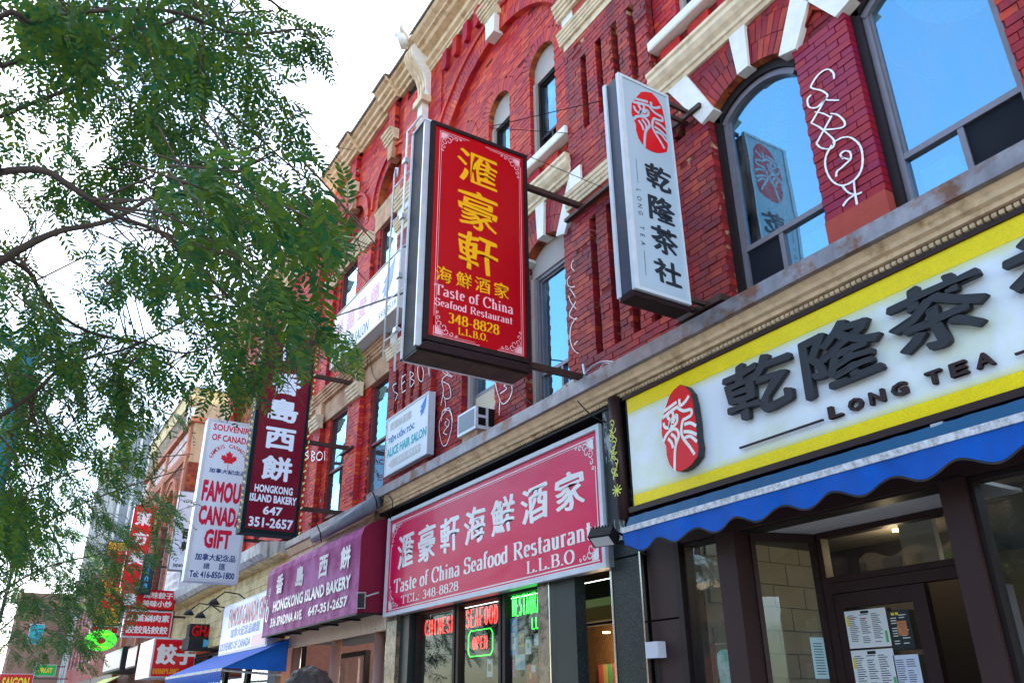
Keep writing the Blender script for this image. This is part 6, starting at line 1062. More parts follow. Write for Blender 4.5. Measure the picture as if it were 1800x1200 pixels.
for k in range(260):
    a, b = xl+(xr-xl)*k/260, xl+(xr-xl)*(k+1)/260; q.quad((a, yy(a)+.019, zs(a)-.005), (b, yy(b)+.019, zs(b)-.005), (b, yy(b)+.019, zs(b)+.010), (a, yy(a)+.019, zs(a)+.010))
q.build('hem', DKS, va)
q = MB(); i = 0; q.v += [(xl, 4.60, zb(xl)-.022), (xr, 4.60, zb(xr)-.022), (xr, 4.60, zb(xr)+.026), (xl, 4.60, zb(xl)+.026), (xl, 4.65, zb(xl)-.022), (xr, 4.65, zb(xr)-.022), (xr, 4.65, zb(xr)+.026), (xl, 4.65, zb(xl)+.026)]; q.f += [(0, 1, 2, 3), (3, 2, 6, 7), (1, 5, 6, 2), (0, 4, 5, 1), (0, 3, 7, 4)]; q.build('front_bar', ALB, t)
for x in (-5.45, -3.25, -2.55, -.8): q = MB(); q.tube([(x, 4.64, zb(x)-.05), (x+.12, 4.78, 2.93), (x+.02, 4.92, 3.0)], .014, 6); q.tube([(x, 4.64, zb(x)-.05), (x, 4.66, zb(x)-.10)], .022, 8); q.build('folding_arm', STEEL, t)
q = MB(); q.box(-2.68, -2.60, 4.70, 4.78, 3.08, 3.16); q.build('clip', STEEL, t); MB().tube([(xl, 4.92, 3.14), (xr, 4.92, 3.14)], .035, 8).build('roller', BRONZE, t)
a0, a1 = FY(292, 1190, 3.7), FY(368, 1176, 3.7); t = thing('awning', ((a0.x+a1.x)/2, 4.8, 2.9), 'steep blue awning with white stripe above its valance below the souvenir boards', 'awning')
zf = (a0.z+a1.z)/2; xa, xb = a0.x, a1.x+1.0; q = MB(); zbk = 2.66
q.quad((xa, 3.7, zf), (xb, 3.7, zf), (xb+.2, 4.85, zbk+.12), (xa, 4.85, zbk+.12)); q.prism([(3.7, zf), (4.85, zf-.05), (4.85, zbk+.12)], xb-.002, xb+.002, lambda u, v, d: Vector((d, u, v))); q.build('canvas_top', BLUF, t)
bx('white_stripe', ALB, t, xa, xb, 3.685, 3.7, zf-.05, zf); q = MB(); n = 60
for k in range(n): a, b = xa+(xb-xa)*k/n, xa+(xb-xa)*(k+1)/n; q.quad((a, 3.69+.02*(k % 2), zf-.22-.02*(k % 2)), (b, 3.69+.02*((k+1) % 2), zf-.22-.02*((k+1) % 2)), (b, 3.69, zf-.05), (a, 3.69, zf-.05))
q.build('valance', BLUF, t); q = MB(); q.tube([(xb, 3.72, zf-.04), (xb-.3, 4.85, zf-.1)], .02, 6); q.tube([(xa+.3, 3.72, zf-.04), (xa+.3, 4.85, zf-.1)], .02, 6); q.build('arm', STEEL, t)
t = thing('awning', (-37, 4.4, 2.4), 'small yellow green awning low at the left beyond the grey light box', 'awning'); MB().quad((-40, 3.0, 1.95), (-34, 3.0, 1.95), (-34, 4.6, 2.75), (-40, 4.6, 2.75)).build('canvas_top', mat('yellow_green_canvas', (.42, .45, .02), .6, .1, 4, .05), t); q = MB(); [q.quad((-40+k*.5, 2.99, 1.80), (-39.52+k*.5, 2.99, 1.80), (-39.52+k*.5, 2.99, 1.95), (-40+k*.5, 2.99, 1.95)) for k in range(12)]; q.build('valance', MATS['yellow_green_canvas'], t)
# ------------------------------------------------------------------ small things on the walls
t = thing('air_conditioner', (-8.7, 4.95, 4.95), 'white window air conditioner with dark side louvres on the sill below a blinded window', 'air conditioner')
x0, x1, y0, y1, z0, z1 = -8.98, -8.50, 4.72, 5.16, 4.80, 5.10; cw = mat('aged_white_casing', (.68, .70, .74), .4, .06, 6, .02, col2=(.4, .35, .28), mixscale=9, mixlo=.62, mixhi=.75)
bx('casing', cw, t, x0, x1, y0, y1, z0, z1); bx('coil_grille', mat('grey_coil', (.20, .24, .28), .5, .1, 50, .3, 200), t, x0+.03, x1-.03, y0-.004, y0, z0+.04, z1-.03)
for k, (a, b, c, d) in enumerate(((.04, .15, .19, .29), (.04, .15, .05, .15), (.19, .31, .05, .29))): bx('louvre', BLACK, t, x1, x1+.004, y0+a, y0+b, z0+c, z0+d)
q = MB(); [q.box(x1+.004, x1+.008, y0+.19, y0+.31, z0+.06+k*.028, z0+.066+k*.028) for k in range(8)]; q.build('louvre_slats', DKS, t); bx('wooden_block', SAND, t, x0+.05, x1-.03, 4.76, 5.1, 4.70, 4.80); 
tag(bx('window_filler_board', mat('cream_board', (.55, .45, .32), .6, .05, 3, .02), None, -9.36, -8.51, 5.165, 5.18, 4.88, 5.55) , 'cream filler board above the window air conditioner', 'board')
def flood(x, y, z, label, dx=0, flip=1):
    t = thing('flood_light', (x, y+.2, z), label, 'lamp'); m_ = Matrix.Translation((x, y, z)) @ Euler((R(-35), 0, R(20*flip))).to_matrix().to_4x4()
    MB().obox(m_, .12, .07, .05).build('housing', BLACK, t); q = MB(); [q.obox(m_ @ Matrix.Translation((-.1+k*.033, .0, .06)), .004, .07, .02) for k in range(7)]; q.build('cooling_fins', BLACK, t); MB().obox(m_ @ Matrix.Translation((0, 0, -.053)), .10, .055, .004).build('lens', CHR, t)
    MB().tube([(x, y+.03, z+.02), (x+.02, y+.12, z+.05), (x+dx, 4.95, z+.02)], .014, 6).build('bracket', BLACK, t); return t
flood(-5.86, 4.60, 2.99, 'black finned flood light between the red fascia and the blue awning'); 
t = thing('flood_light', (-11.45, 4.5, 3.0), 'grey flood light on the end of the maroon bakery awning', 'lamp'); m_ = Matrix.Translation((-11.42, 4.50, 3.0)) @ Euler((R(12), 0, R(60))).to_matrix().to_4x4(); MB().obox(m_, .06, .035, .11).build('housing', STEEL, t); MB().obox(m_ @ Matrix.Translation((0, -.037, 0)), .05, .003, .10).build('lens', DKS, t); MB().tube([(-11.42, 4.55, 3.05), (-11.40, 4.75, 3.12)], .012, 6).build('bracket', STEEL, t)
for k, (px, py) in enumerate(((332, 1080), (352, 1085), (376, 1062))):
    p = FY(px, py, 4.1); t = thing('gooseneck_lamp', tuple(p), ['leftmost of the three dark gooseneck lamps over the souvenir shop', 'middle gooseneck lamp of three over the souvenir shop', 'rightmost gooseneck lamp of three over the souvenir shop'][k], 'lamp', 'gooseneck lamps over the souvenir shop')
    MB().tube([p+Vector((0, 0, 0)), p+Vector((0, 0, .08)), p+Vector((0, .02, .12))], .13, 10, .03).build('shade', DKS, t, True); MB().tube([p+Vector((0, .02, .12)), p+Vector((0, .2, .28)), p+Vector((0, .5, .25)), p+Vector((0, .75, .1))], .015, 6).build('arm', BLACK, t)
t = thing('roof_letter_sign', (-23.2, 4.3, 2.9), 'dark box sign topped by small red raised letters left of the souvenir board', 'shop sign'); p0, p1 = FX(330, 1140, -22.6), FX(394, 1120, -22.6); bx('box', DKS, t, -23.4, -22.6, p0.y, p1.y, p0.z, p1.z); q = MB(); put(q, 'GHAM', p0.y+.05, p1.y-.1, p1.z+.01, p1.z+.28, frB(-22.7), .0, .03, 0, .06); q.build('red_letters', REDV, t); bx('letter_backboard', DKS, t, -23.1, -22.72, p0.y, p1.y, p1.z, p1.z+.32); MB().prism([(p1.y-.5, p0.z+.05), (p1.y-.1, (p0.z+p1.z)/2), (p1.y-.5, p1.z-.05)], .001, .004, frB(-22.6)).build('blue_arrow', CYA, t)
# cables
def cable(pts, label, r=.008, m=BLACK): o = MB().tube(smooth3(pts), r, 5).build('cable', m, None, True, loc=pts[0]); return tag(o, label, 'cable')
def smooth3(P, n=6):
    P = [Vector(p) for p in P]; out = []
    for i in range(len(P)-1):
        p0, p1, p2, p3 = P[max(i-1, 0)], P[i], P[i+1], P[min(i+2, len(P)-1)]
        for k in range(n):
            t = k/n; out.append(.5*((2*p1)+(p2-p0)*t+(2*p0-5*p1+4*p2-p3)*t*t+(3*p1-p0-3*p2+p3)*t**3))
    return out+[P[-1]]
cable([FY(1010, 700, 4.75), FY(1030, 655, 4.8), FY(1060, 635, 4.85), FY(1095, 640, 4.85)], 'grey cable looping up from the rusty box to the brick pier', m=STEEL)
cable([FY(1050, 660, 4.75), FY(1062, 638, 4.8), FY(1085, 645, 4.8), FY(1100, 660, 4.75)], 'thin grey cable loop on the flashing above the tea shop post', .006, STEEL)
cable([FY(905, 680, 4.8), FY(940, 712, 4.7), FY(985, 705, 4.7), FY(1010, 695, 4.75)], 'sagging black cable under the red blade sign', .006)
cable([FY(672, 890, 4.7), FY(676, 868, 4.68), FY(690, 880, 4.66), FY(686, 912, 4.75)], 'black cable hanging at the left end of the restaurant cornice')
cable([FY(1015, 705, 4.64), FY(1040, 730, 4.64), FY(1064, 742, 4.7)], 'black cable crossing the cornice towards the tea shop post')
cable([FY(645, 650, 4.9), FY(648, 620, 4.85), FY(655, 655, 4.9), FY(662, 668, 4.95)], 'thin dark cable hanging under the long salon sign', .006)
t = thing('junction_box', (-6.5, 4.8, 4.75), 'rusty pale junction box on the flashing at the foot of the red sign beam', 'box'); a = FY(1003, 690, 4.85); m_ = Matrix.Translation(a) @ Euler((0, R(-14), R(8))).to_matrix().to_4x4(); MB().obox(m_, .17, .10, .055).build('housing', mat('rusty_white_box', (.60, .55, .48), .5, .1, 6, .1, col2=(.25, .08, .03), mixscale=14, mixlo=.52, mixhi=.6), t); MB().tube([FY(1025, 640, 4.82), FY(1031, 676, 4.82)], .014, 6).build('conduit', STEEL, t)
t = thing('canvas_roll', (-13.5, 4.5, 4.5), 'long grey plastic wrapped roll lying on the ledge above the maroon awning', 'roll'); q = MB(); pts = [FY(553, 946, 4.62), FY(590, 925, 4.6), FY(625, 905, 4.6), FY(662, 882, 4.62)]; q.tube(pts, .085, 10, .11); q.build('wrapped_roll', mat('grey_plastic_wrap', (.13, .14, .17), .35, .2, 5, .4, 14), t, True); q = MB(); [q.tube([FY(px, py-8, 4.48), FY(px+6, py+6, 4.46), FY(px+8, py+22, 4.5)], .012, 6) for px, py in ((557, 930), (655, 872))]; q.build('tie', BLACK, t)
# teal street lamp post at the left edge
t = thing('street_lamp_post', (-9, -.2, 0), 'tall teal painted street pole glimpsed through the leaves at the left edge', 'street lamp'); tm = mat('teal_paint', (.01, .14, .16), .45, .1, 4, .02); MB().tube([(-9, -.22, 0), (-9, -.22, 5.0)], .10, 14, .08).build('pole', tm, t, True); MB().tube([(-9, -.22, 4.9), (-9, -.9, 5.2), (-9, -1.8, 5.25)], .04, 10).build('arm', tm, t, True); MB().tube([(-9, -1.7, 5.25), (-9, -2.3, 5.27)], .12, 10, .08).build('lamp_head', STEEL, t, True); MB().tube([(-9, -.22, 0), (-9, -.22, .4)], .18, 14, .12).build('base', tm, t, True)
# bright far signs at the lower left
for k, (x, y0, y1, z0, z1, c, lb, tx) in enumerate(((-62, 2.3, 3.1, 5.4, 6.6, (.02, .35, .38), 'far teal street sign high at the left between leaves', 'TD'), (-60, 1.2, 3.0, 2.6, 3.6, (.5, .02, .02), 'far red shop sign low at the left edge', 'SAIGON'), (-64, 3.2, 4.4, 3.6, 4.3, (.03, .4, .08), 'far green sign strip at the lower left', 'FRUIT'))):
    board(x, y0, y1, z0, z1, signmat('far_board_%s' % 'abc'[k], c, .1), lb, [(YEL, [(tx, y0+.2, y1-.2, z0+.2, z1-.2, .03)])] if k else [])
# passer-by: a person whose dark hair just enters the frame
SKIN = mat('skin', (.42, .24, .16), .5, .05, 6, .02); HAIR = mat('dark_hair', (.022, .014, .012), .45, .3, 40, .5, 90, stretch=(1, 1, .2)); COAT = mat('navy_jacket', (.03, .04, .07), .8, .1, 8, .1)
t = thing('person', (-3.45, 1.15, 0), 'passer-by with short dark hair whose head just enters the bottom edge', 'person')
def skin(name, pts, edges, rad, m, parent, lvl=2):
    me = bpy.data.meshes.new(name); base = bw(parent); me.from_pydata([tuple(Vector(p)-base) for p in pts], edges, []); o = bpy.data.objects.new(name, me); COL.objects.link(o); o.parent = parent; me.materials.append(m)
    md = o.modifiers.new('s', 'SKIN'); 
    for i, r_ in enumerate(rad): me.skin_vertices[0].data[i].radius = (r_[0], r_[1]) if isinstance(r_, tuple) else (r_, r_)
    me.skin_vertices[0].data[0].use_root = True; o.modifiers.new('b', 'SUBSURF').levels = lvl; o.modifiers['b'].render_levels = lvl; WL[o.name] = base
    dg = bpy.context.evaluated_depsgraph_get(); m2 = bpy.data.meshes.new_from_object(o.evaluated_get(dg)); o.modifiers.clear(); o.data = m2; m2.shade_smooth(); m2.name = name
    if not m2.materials: m2.materials.append(m)
    return o
X, Yp = -3.45, 1.15; hz = 1.715
P_ = [(X, Yp, .98), (X, Yp, 1.15), (X, Yp, 1.36), (X, Yp, 1.44), (X, Yp, 1.50), (X-.01, Yp, 1.60), (X, Yp-.19, 1.39), (X+.02, Yp-.24, 1.12), (X-.06, Yp-.25, .86), (X, Yp+.19, 1.39), (X-.02, Yp+.24, 1.12), (X-.14, Yp+.24, .90), (X, Yp-.09, .92), (X-.06, Yp-.10, .50), (X+.10, Yp-.10, .10), (X, Yp+.09, .92), (X-.12, Yp+.10, .52), (X-.28, Yp+.10, .10), (X-.02, Yp-.10, .05), (X-.42, Yp+.10, .05)]
skin('body', P_, [(0,1),(1,2),(2,3),(3,4),(4,5),(2,6),(6,7),(7,8),(2,9),(9,10),(10,11),(0,12),(12,13),(13,14),(0,15),(15,16),(16,17),(14,18),(17,19)], [(.16,.12),(.15,.11),(.17,.11),(.09,.09),.058,.06,.07,.05,.035,.07,.05,.035,.09,.065,.045,.09,.065,.045,.045,.045], COAT, t)
def ell(c, r, n=20, m_=12, f=None):
    q = MB(); c = Vector(c)
    for i in range(m_+1):
        for j in range(n):
            th_, ph = math.pi*i/m_, 2*math.pi*j/n; v = Vector((r[0]*math.sin(th_)*math.cos(ph), r[1]*math.sin(th_)*math.sin(ph), r[2]*math.cos(th_))); v = f(v) if f else v; q.v.append(tuple(c+v))
    for i in range(m_):
        for j in range(n): q.f.append((i*n+j, (i+1)*n+j, (i+1)*n+(j+1) % n, i*n+(j+1) % n))
    return q
hd = ell((X, Yp, 1.615), (.098, .078, .118), f=lambda v: Vector((v.x-.012*(1 if v.x < 0 and abs(v.z+.01) < .03 and abs(v.y) < .02 else 0), v.y*(1 if v.z > -.03 else .82), v.z))).build('head', SKIN, t, True)
q = MB(); q.tube([(X-.095, Yp, 1.63), (X-.122, Yp, 1.595), (X-.10, Yp, 1.585)], .012, 6); q.build('nose', SKIN, t, True); [MB().tube([(X-.09, Yp+s_*.033, 1.63), (X-.097, Yp+s_*.033, 1.63)], .012, 8).build('eye', INK, t) for s_ in (-1, 1)]; MB().tube([(X-.092, Yp-.025, 1.552), (X-.100, Yp, 1.55), (X-.092, Yp+.025, 1.552)], .006, 6).build('mouth', RINK, t); [MB().tube([(X+.01, Yp+s_*.078, 1.64), (X+.012, Yp+s_*.09, 1.61), (X+.005, Yp+s_*.08, 1.585)], .013, 6).build('ear', SKIN, t, True) for s_ in (-1, 1)]
rh = random.Random(3)
def hf(v):
    k = 1+.06*math.sin(v.y*120+v.x*40)*math.sin(v.x*90)+.03*rh.random(); return Vector((v.x*k+.008, v.y*k, (v.z*k if v.z > -.02 else v.z*.5)))
ell((X+.012, Yp, 1.645), (.108, .098, .105), 40, 24, hf).build('hair', HAIR, t, True)
for s_, hx, hy, hz_ in ((-1, X-.07, Yp-.25, .82), (1, X-.15, Yp+.24, .86)):
    pts = [(hx, hy, hz_+.03), (hx, hy, hz_-.03), (hx, hy, hz_-.07)]; ed = [(0, 1), (1, 2)]; rd = [(.03, .02), (.038, .02), (.03, .016)]
    for k in range(4): i = len(pts); dx = -.028+k*.019; pts += [(hx+dx, hy, hz_-.10-.01*(k in (1, 2))), (hx+dx-.004, hy+.006, hz_-.14-.012*(k in (1, 2)))]; ed += [(2, i), (i, i+1)]; rd += [.0095, .008]
    i = len(pts); pts += [(hx-.045, hy, hz_-.05), (hx-.058, hy, hz_-.085)]; ed += [(1, i), (i, i+1)]; rd += [.011, .009]; skin('hand', pts, ed, rd, SKIN, t, 1)
# ================================================================== trees
BARK = mat('grey_brown_bark', (.055, .038, .030), .85, .3, 12, .5, 40); TWIG = mat('twig_bark', (.075, .045, .03), .8, .3, 14, .2)
def leafmat(name, c1, c2, tr=.35):
    m = bpy.data.materials.new(name); m.use_nodes = True; t = m.node_tree; n = t.nodes; l = t.links; n.clear()
    o = n.new('ShaderNodeOutputMaterial'); g = n.new('ShaderNodeNewGeometry'); mr = n.new('ShaderNodeMixRGB'); mr.inputs[1].default_value = (*c1, 1); mr.inputs[2].default_value = (*c2, 1); l.new(g.outputs['Random Per Island'], mr.inputs[0])
    p = n.new('ShaderNodeBsdfPrincipled'); p.inputs['Roughness'].default_value = .5; p.inputs['Specular IOR Level'].default_value = .2; l.new(mr.outputs[0], p.inputs['Base Color'])
    h = n.new('ShaderNodeHueSaturation'); h.inputs['Value'].default_value = 1.25; h.inputs['Hue'].default_value = .485; l.new(mr.outputs[0], h.inputs['Color']); q = n.new('ShaderNodeBsdfTranslucent'); l.new(h.outputs[0], q.inputs[0])
    x = n.new('ShaderNodeMixShader'); x.inputs[0].default_value = tr; l.new(p.outputs[0], x.inputs[1]); l.new(q.outputs[0], x.inputs[2]); l.new(x.outputs[0], o.inputs[0]); MATS[name] = m; return m
LEAF = leafmat('locust_leaf', (.012, .090, .036), (.095, .160, .012), .45); LEAF2 = leafmat('far_locust_leaf', (.014, .080, .035), (.075, .140, .020), .42)
rt = random.Random(11)
def compound(n=10, L_=.17, ll=.030, wd=.0095, droop=.25):     # one pinnate leaf along +X, flat in XY with leaflets in pairs
    v, f = [], []
    def pos(t): return Vector((L_*t, .012*math.sin(t*3), -droop*L_*t*t))
    for k in range(6):
        a, b = pos(k/6), pos((k+1)/6); i = len(v); v += [a+Vector((0, -.0012, 0)), a+Vector((0, .0012, 0)), b+Vector((0, .0009, 0)), b+Vector((0, -.0009, 0))]; f.append((i, i+1, i+2, i+3))
    for k in range(n):
        t = .16+.84*k/(n-1); p = pos(t); s = (.75+.4*math.sin(math.pi*min(1, t*.95)))*rt.uniform(.88, 1.1)
        for sd_ in (-1, 1):
            an = R(62-18*t+rt.uniform(-9, 9)); d = Vector((math.cos(an), sd_*math.sin(an), rt.uniform(-.45, .1))).normalized(); w_ = Vector((-d.y, d.x, rt.uniform(-.3, .3))).normalized(); l_ = ll*s; q = p+d*.002
            i = len(v); v += [q, q+d*l_*.30+w_*wd*.5*s, q+d*l_*.68+w_*wd*.45*s, q+d*l_, q+d*l_*.68-w_*wd*.45*s, q+d*l_*.30-w_*wd*.5*s]; f.append((i, i+1, i+2, i+3, i+4, i+5))
    return v, f
VAR = [compound(rt.choice((8, 9, 9, 10)), rt.uniform(.20, .28), rt.uniform(.042, .054), .0165, rt.uniform(.1, .5)) for _ in range(9)]
OUT = [(-400,-400),(545,-400),(545,20),(590,20),(592,90),(575,115),(540,105),(515,150),(560,250),(605,300),(610,345),(632,395),(612,450),(600,470),(585,520),(600,560),(640,590),(640,665),(600,640),(570,660),(560,625),(548,655),(510,645),(490,680),(472,665),(455,720),(420,705),(345,710),(350,790),(345,870),(320,960),(262,1000),(250,1080),(215,1100),(215,1140),(180,1200),(180,1700),(-400,1700)]
def crown(name, leaves, m, parent):
    import numpy as np
    def ok(p, mt, s):
        for e in (0, .17*s):
            q = proj(p+Vector(mt @ Vector((e, 0, 0))))
            if q and -60 < q[0] < 1900 and -60 < q[1] < 1260:
                if not inpoly(q[0], q[1], OUT): return False
                if any(((q[0]-g[0])/(g[2]*.95))**2+((q[1]-g[1])/(g[3]*.95))**2 < 1 for g in GAPS): return False
        return True
    leaves = [l_ for l_ in leaves if ok(*l_)]
    VA = [(np.array([tuple(p) for p in v]), f) for v, f in VAR]; co = []; li = []; ls = []; off = 0; lc = []
    for (p, mt, s) in leaves:
        v, f = VA[rt.randrange(len(VA))]; a = np.array(mt)*s; co.append(v @ a.T+np.array(p)); 
        for q in f: ls.append(len(q)); li.extend(x+off for x in q)
        off += len(v)
    co = np.concatenate(co); base = np.array(bw(parent)); co -= base
    me = bpy.data.meshes.new(name); me.vertices.add(len(co)); me.vertices.foreach_set('co', co.ravel().astype('f')); me.loops.add(len(li)); me.loops.foreach_set('vertex_index', np.array(li, dtype='i')); me.polygons.add(len(ls))
    st = np.concatenate([[0], np.cumsum(ls)[:-1]]).astype('i'); me.polygons.foreach_set('loop_start', st); me.update(calc_edges=True); me.validate(); me.materials.append(m)
    o = bpy.data.objects.new(name, me); COL.objects.link(o); o.parent = parent; o['kind'] = 'stuff'; WL[o.name] = bw(parent); return o
def frame_to(d, roll=0):
    d = Vector(d).normalized(); u = Vector((0, 0, 1)); y = u.cross(d); y = y.normalized() if y.length > .01 else Vector((0, 1, 0)); z = d.cross(y); M_ = Matrix((d, y, z)).transposed(); return M_ @ Matrix.Rotation(roll, 3, 'X')
def grow(cl, tw, seg, n_leaf, s, ln, spread=1.0):
    """twig from point p in direction d carrying compound leaves on both sides"""
    p, d = seg; p = Vector(p); d = Vector(d).normalized(); pts = [p.copy()]
    for k in range(n_leaf):
        d = (d+Vector((rt.uniform(-.12, .12), rt.uniform(-.12, .12), rt.uniform(-.13, .04)))).normalized(); p = p+d*ln/n_leaf; pts.append(p.copy())
        side = d.cross(Vector((0, 0, 1))); side = side.normalized() if side.length > .01 else Vector((1, 0, 0)); sg = 1 if k % 2 else -1
        ld = (d*.75+side*sg*rt.uniform(.5, 1.0)*spread+Vector((0, 0, rt.uniform(-.55, .15)))).normalized(); cl.append((p.copy(), frame_to(ld, rt.uniform(-.5, .5)), s*rt.uniform(.8, 1.15)))
        if rt.random() < .35: cl.append((p.copy(), frame_to((d+Vector((rt.uniform(-.5, .5), rt.uniform(-.5, .5), -.6))).normalized(), rt.uniform(-1, 1)), s*.9))
    tw.tube(pts, .0035*s+.001, 4, .0015)
import bisect
def inpoly(x, y, P):
    c = False; j = len(P)-1
    for i in range(len(P)):
        if (P[i][1] > y) != (P[j][1] > y) and x < (P[j][0]-P[i][0])*(y-P[i][1])/(P[j][1]-P[i][1])+P[i][0]: c = not c
        j = i
    return c
# ---- near tree: trunk on the kerb side just left of the view, limbs reaching over the pavement
t = thing('honey_locust_tree', (-5.6, -1.5, 0), 'near locust tree whose feathery branches fill the upper left over the pavement', 'tree', 'street trees on the pavement')
MB().tube(smooth3([(-5.6, -1.5, 0), (-5.65, -1.45, 1.2), (-5.55, -1.4, 2.2), (-5.5, -1.3, 3.0), (-5.5, -1.2, 4.4), (-5.3, -1.0, 6.2)]), .15, 14, .05).build('trunk', BARK, t, True)
LIMBS = [ # photo pixels and distances of the limbs one can follow
 [((-5.5, -1.3, 3.0), None), (-60, 500, 5.0), (0, 460, 4.8), (60, 425, 4.7), (110, 405, 4.7), (200, 385, 4.8), (300, 330, 5.0), (420, 300, 5.3)],
 [((-5.5, -1.25, 3.6), None), (-80, 230, 5.0), (0, 205, 4.9), (60, 180, 4.8), (130, 150, 4.8), (220, 80, 5.0), (330, 30, 5.4), (480, 20, 5.8)],
 [((-5.5, -1.3, 3.2), None), (-60, 330, 4.0), (0, 303, 3.9), (75, 300, 3.8), (120, 325, 3.8), (165, 355, 3.8), (205, 380, 3.9), (300, 420, 4.1), (400, 520, 4.3), (470, 575, 4.4), (560, 600, 4.5)],
 [((-5.45, -1.2, 4.6), None), (-60, 130, 5.6), (10, 115, 5.5), (80, 90, 5.5), (160, 85, 5.5), (255, 50, 5.6), (300, 100, 5.8), (345, 145, 6.0), (430, 220, 6.2), (520, 300, 6.4), (590, 350, 6.6)],
 [((-5.6, -1.45, 2.6), None), (-80, 760, 5.2), (0, 730, 5.2), (60, 690, 5.3), (120, 640, 5.4), (230, 610, 5.6), (330, 560, 5.8)],
 [((-5.5, -1.3, 3.3), None), (-50, 470, 5.4), (40, 470, 5.5), (90, 540, 5.6), (160, 585, 5.8), (240, 600, 6.0), (330, 620, 6.2), (420, 590, 6.5)],
 [((-5.5, -1.2, 4.2), None), (-30, 60, 4.6), (60, 40, 4.5), (160, 20, 4.5), (300, 20, 4.7), (420, 60, 5.0), (530, 52, 5.4), (560, 70, 5.5)],
 [((-5.4, -1.1, 4.8), None), (60, -120, 4.2), (250, -60, 4.2), (420, -30, 4.4), (500, 20, 4.6)]]
lm = MB(); LP = []
for L_ in LIMBS:
    P_ = [Vector(L_[0][0])]+[FD(*q) for q in L_[1:]]; S_3 = smooth3(P_, 5); r0 = .030 if L_ is LIMBS[0] else .018 if L_ in (LIMBS[2], LIMBS[4]) else .014
    lm.tube(S_3, r0, 8, .006); LP += S_3[3:]
lm.build('limb', BARK, t, True)
# regions of foliage seen in the photo: (outline, how many twigs, nearest, farthest)
NEAR = [([(0,0),(150,0),(300,0),(540,0),(520,30),(430,60),(480,90),(500,150),(530,190),(550,230),(590,260),(560,330),(600,340),(620,390),(590,440),(560,430),(545,380),(470,400),(430,400),(330,420),(250,390),(160,420),(100,350),(60,330),(0,300)], 128, 4.6, 7.2),
        ([(300,270),(470,260),(560,320),(600,300),(628,380),(600,470),(555,470),(520,420),(470,520),(400,560),(330,470),(250,460)], 22, 3.6, 5.2), ([(270,300),(470,290),(590,310),(625,380),(600,460),(540,440),(470,500),(400,540),(330,450),(250,430)], 20, 2.6, 3.4),
        ([(0,300),(90,350),(150,390),(250,440),(330,500),(380,540),(520,560),(600,560),(628,600),(620,650),(560,640),(540,600),(470,640),(420,660),(330,700),(240,680),(150,720),(60,800),(0,830)], 88, 4.6, 7.0),
        ([(60,-40),(450,-40),(430,60),(380,110),(250,110),(70,70)], 34, 4.2, 6.0), ([(520,40),(575,30),(585,80),(560,110),(530,100)], 5, 5.6, 5.8), ([(410,590),(530,590),(540,680),(500,720),(440,700),(370,640)], 12, 4.2, 5.4), ([(0,800),(150,700),(250,700),(260,780),(140,850),(60,900),(0,960)], 28, 5.0, 7.0)]
GAPS = [(172,262,34,22),(195,105,20,26),(128,130,14,12),(95,440,45,30),(110,500,25,22),(235,540,40,16),(260,585,30,12),(150,555,26,10),(410,330,16,12),(275,330,24,10),(120,720,20,14),(170,700,16,12),(185,760,14,22),(320,25,20,10),(450,180,10,14),(255,660,16,10),(140,820,25,14),(60,820,22,14),(20,370,22,16),(470,250,14,16),(400,130,12,10),(350,360,14,9),(300,520,18,12),(440,480,12,12),(520,300,10,16),(210,190,14,10),(40,60,14,12),(90,230,16,10),(380,620,12,10),(500,440,10,10),(300,740,10,14)]
cl = []; tw = MB(); TW = MB()
def nearest(p):
    b = None; bd = 1e9
    for q in LP:
        d = (q-p).length_squared
        if d < bd: bd = d; b = q
    return b, math.sqrt(bd)
for P_, n, d0, d1 in NEAR:
    xs = [p[0] for p in P_]; ys = [p[1] for p in P_]; k = 0; tries = 0
    while k < n and tries < n*60:
        tries += 1; px, py = rt.uniform(min(xs), max(xs)), rt.uniform(min(ys), max(ys))
        if not inpoly(px, py, P_): continue
        if any(((px-g[0])/(g[2]*1.25))**2+((py-g[1])/(g[3]*1.4))**2 < 1 for g in GAPS): continue
        dist = rt.uniform(d0, d1); p = FD(px, py, dist)
        if p.y > 2.55 and p.x > -6.9 and p.x < -5.8: continue
        if p.z < 2.4: continue
        b, bd = nearest(p); k += 1
        d = (p-b); d = d.normalized() if d.length > .05 else Vector((-1, .4, 0)); d = (d*.6+Vector((-.3, .75, -.1))*.6+Vector((rt.uniform(-.6, .6), rt.uniform(-.6, .6), rt.uniform(-.25, .1)))).normalized()
        grow(cl, tw, (p-d*.22, d), rt.choice((4, 5, 6)), 1.0, .40)
        if rt.random() < .5 and bd < 1.6: TW.tube([b, b.lerp(p, .5)+Vector((0, 0, .06)), p-d*.2], .006, 4, .003)
# the rest of the crown, outside the frame, over the road side
for k in range(260):
    a = rt.uniform(0, 2*math.pi); r_ = rt.uniform(.6, 3.2); p = Vector((-5.4+r_*math.cos(a), -1.6+r_*math.sin(a), rt.uniform(2.5, 8.0)))
    q = proj(p)
    if q and -40 < q[0] < 1900 and -40 < q[1] < 1300: continue
    if p.y > 1.5: continue
    d = Vector((math.cos(a), math.sin(a), -.1)); grow(cl, tw, (p, d), 5, 1.05, .42)
crown('crown', cl, LEAF, t); tw.build('twigs', TWIG, t)['kind'] = 'stuff'; TW.build('branchlets', TWIG, t)['kind'] = 'stuff'
print('near leaves', len(cl))
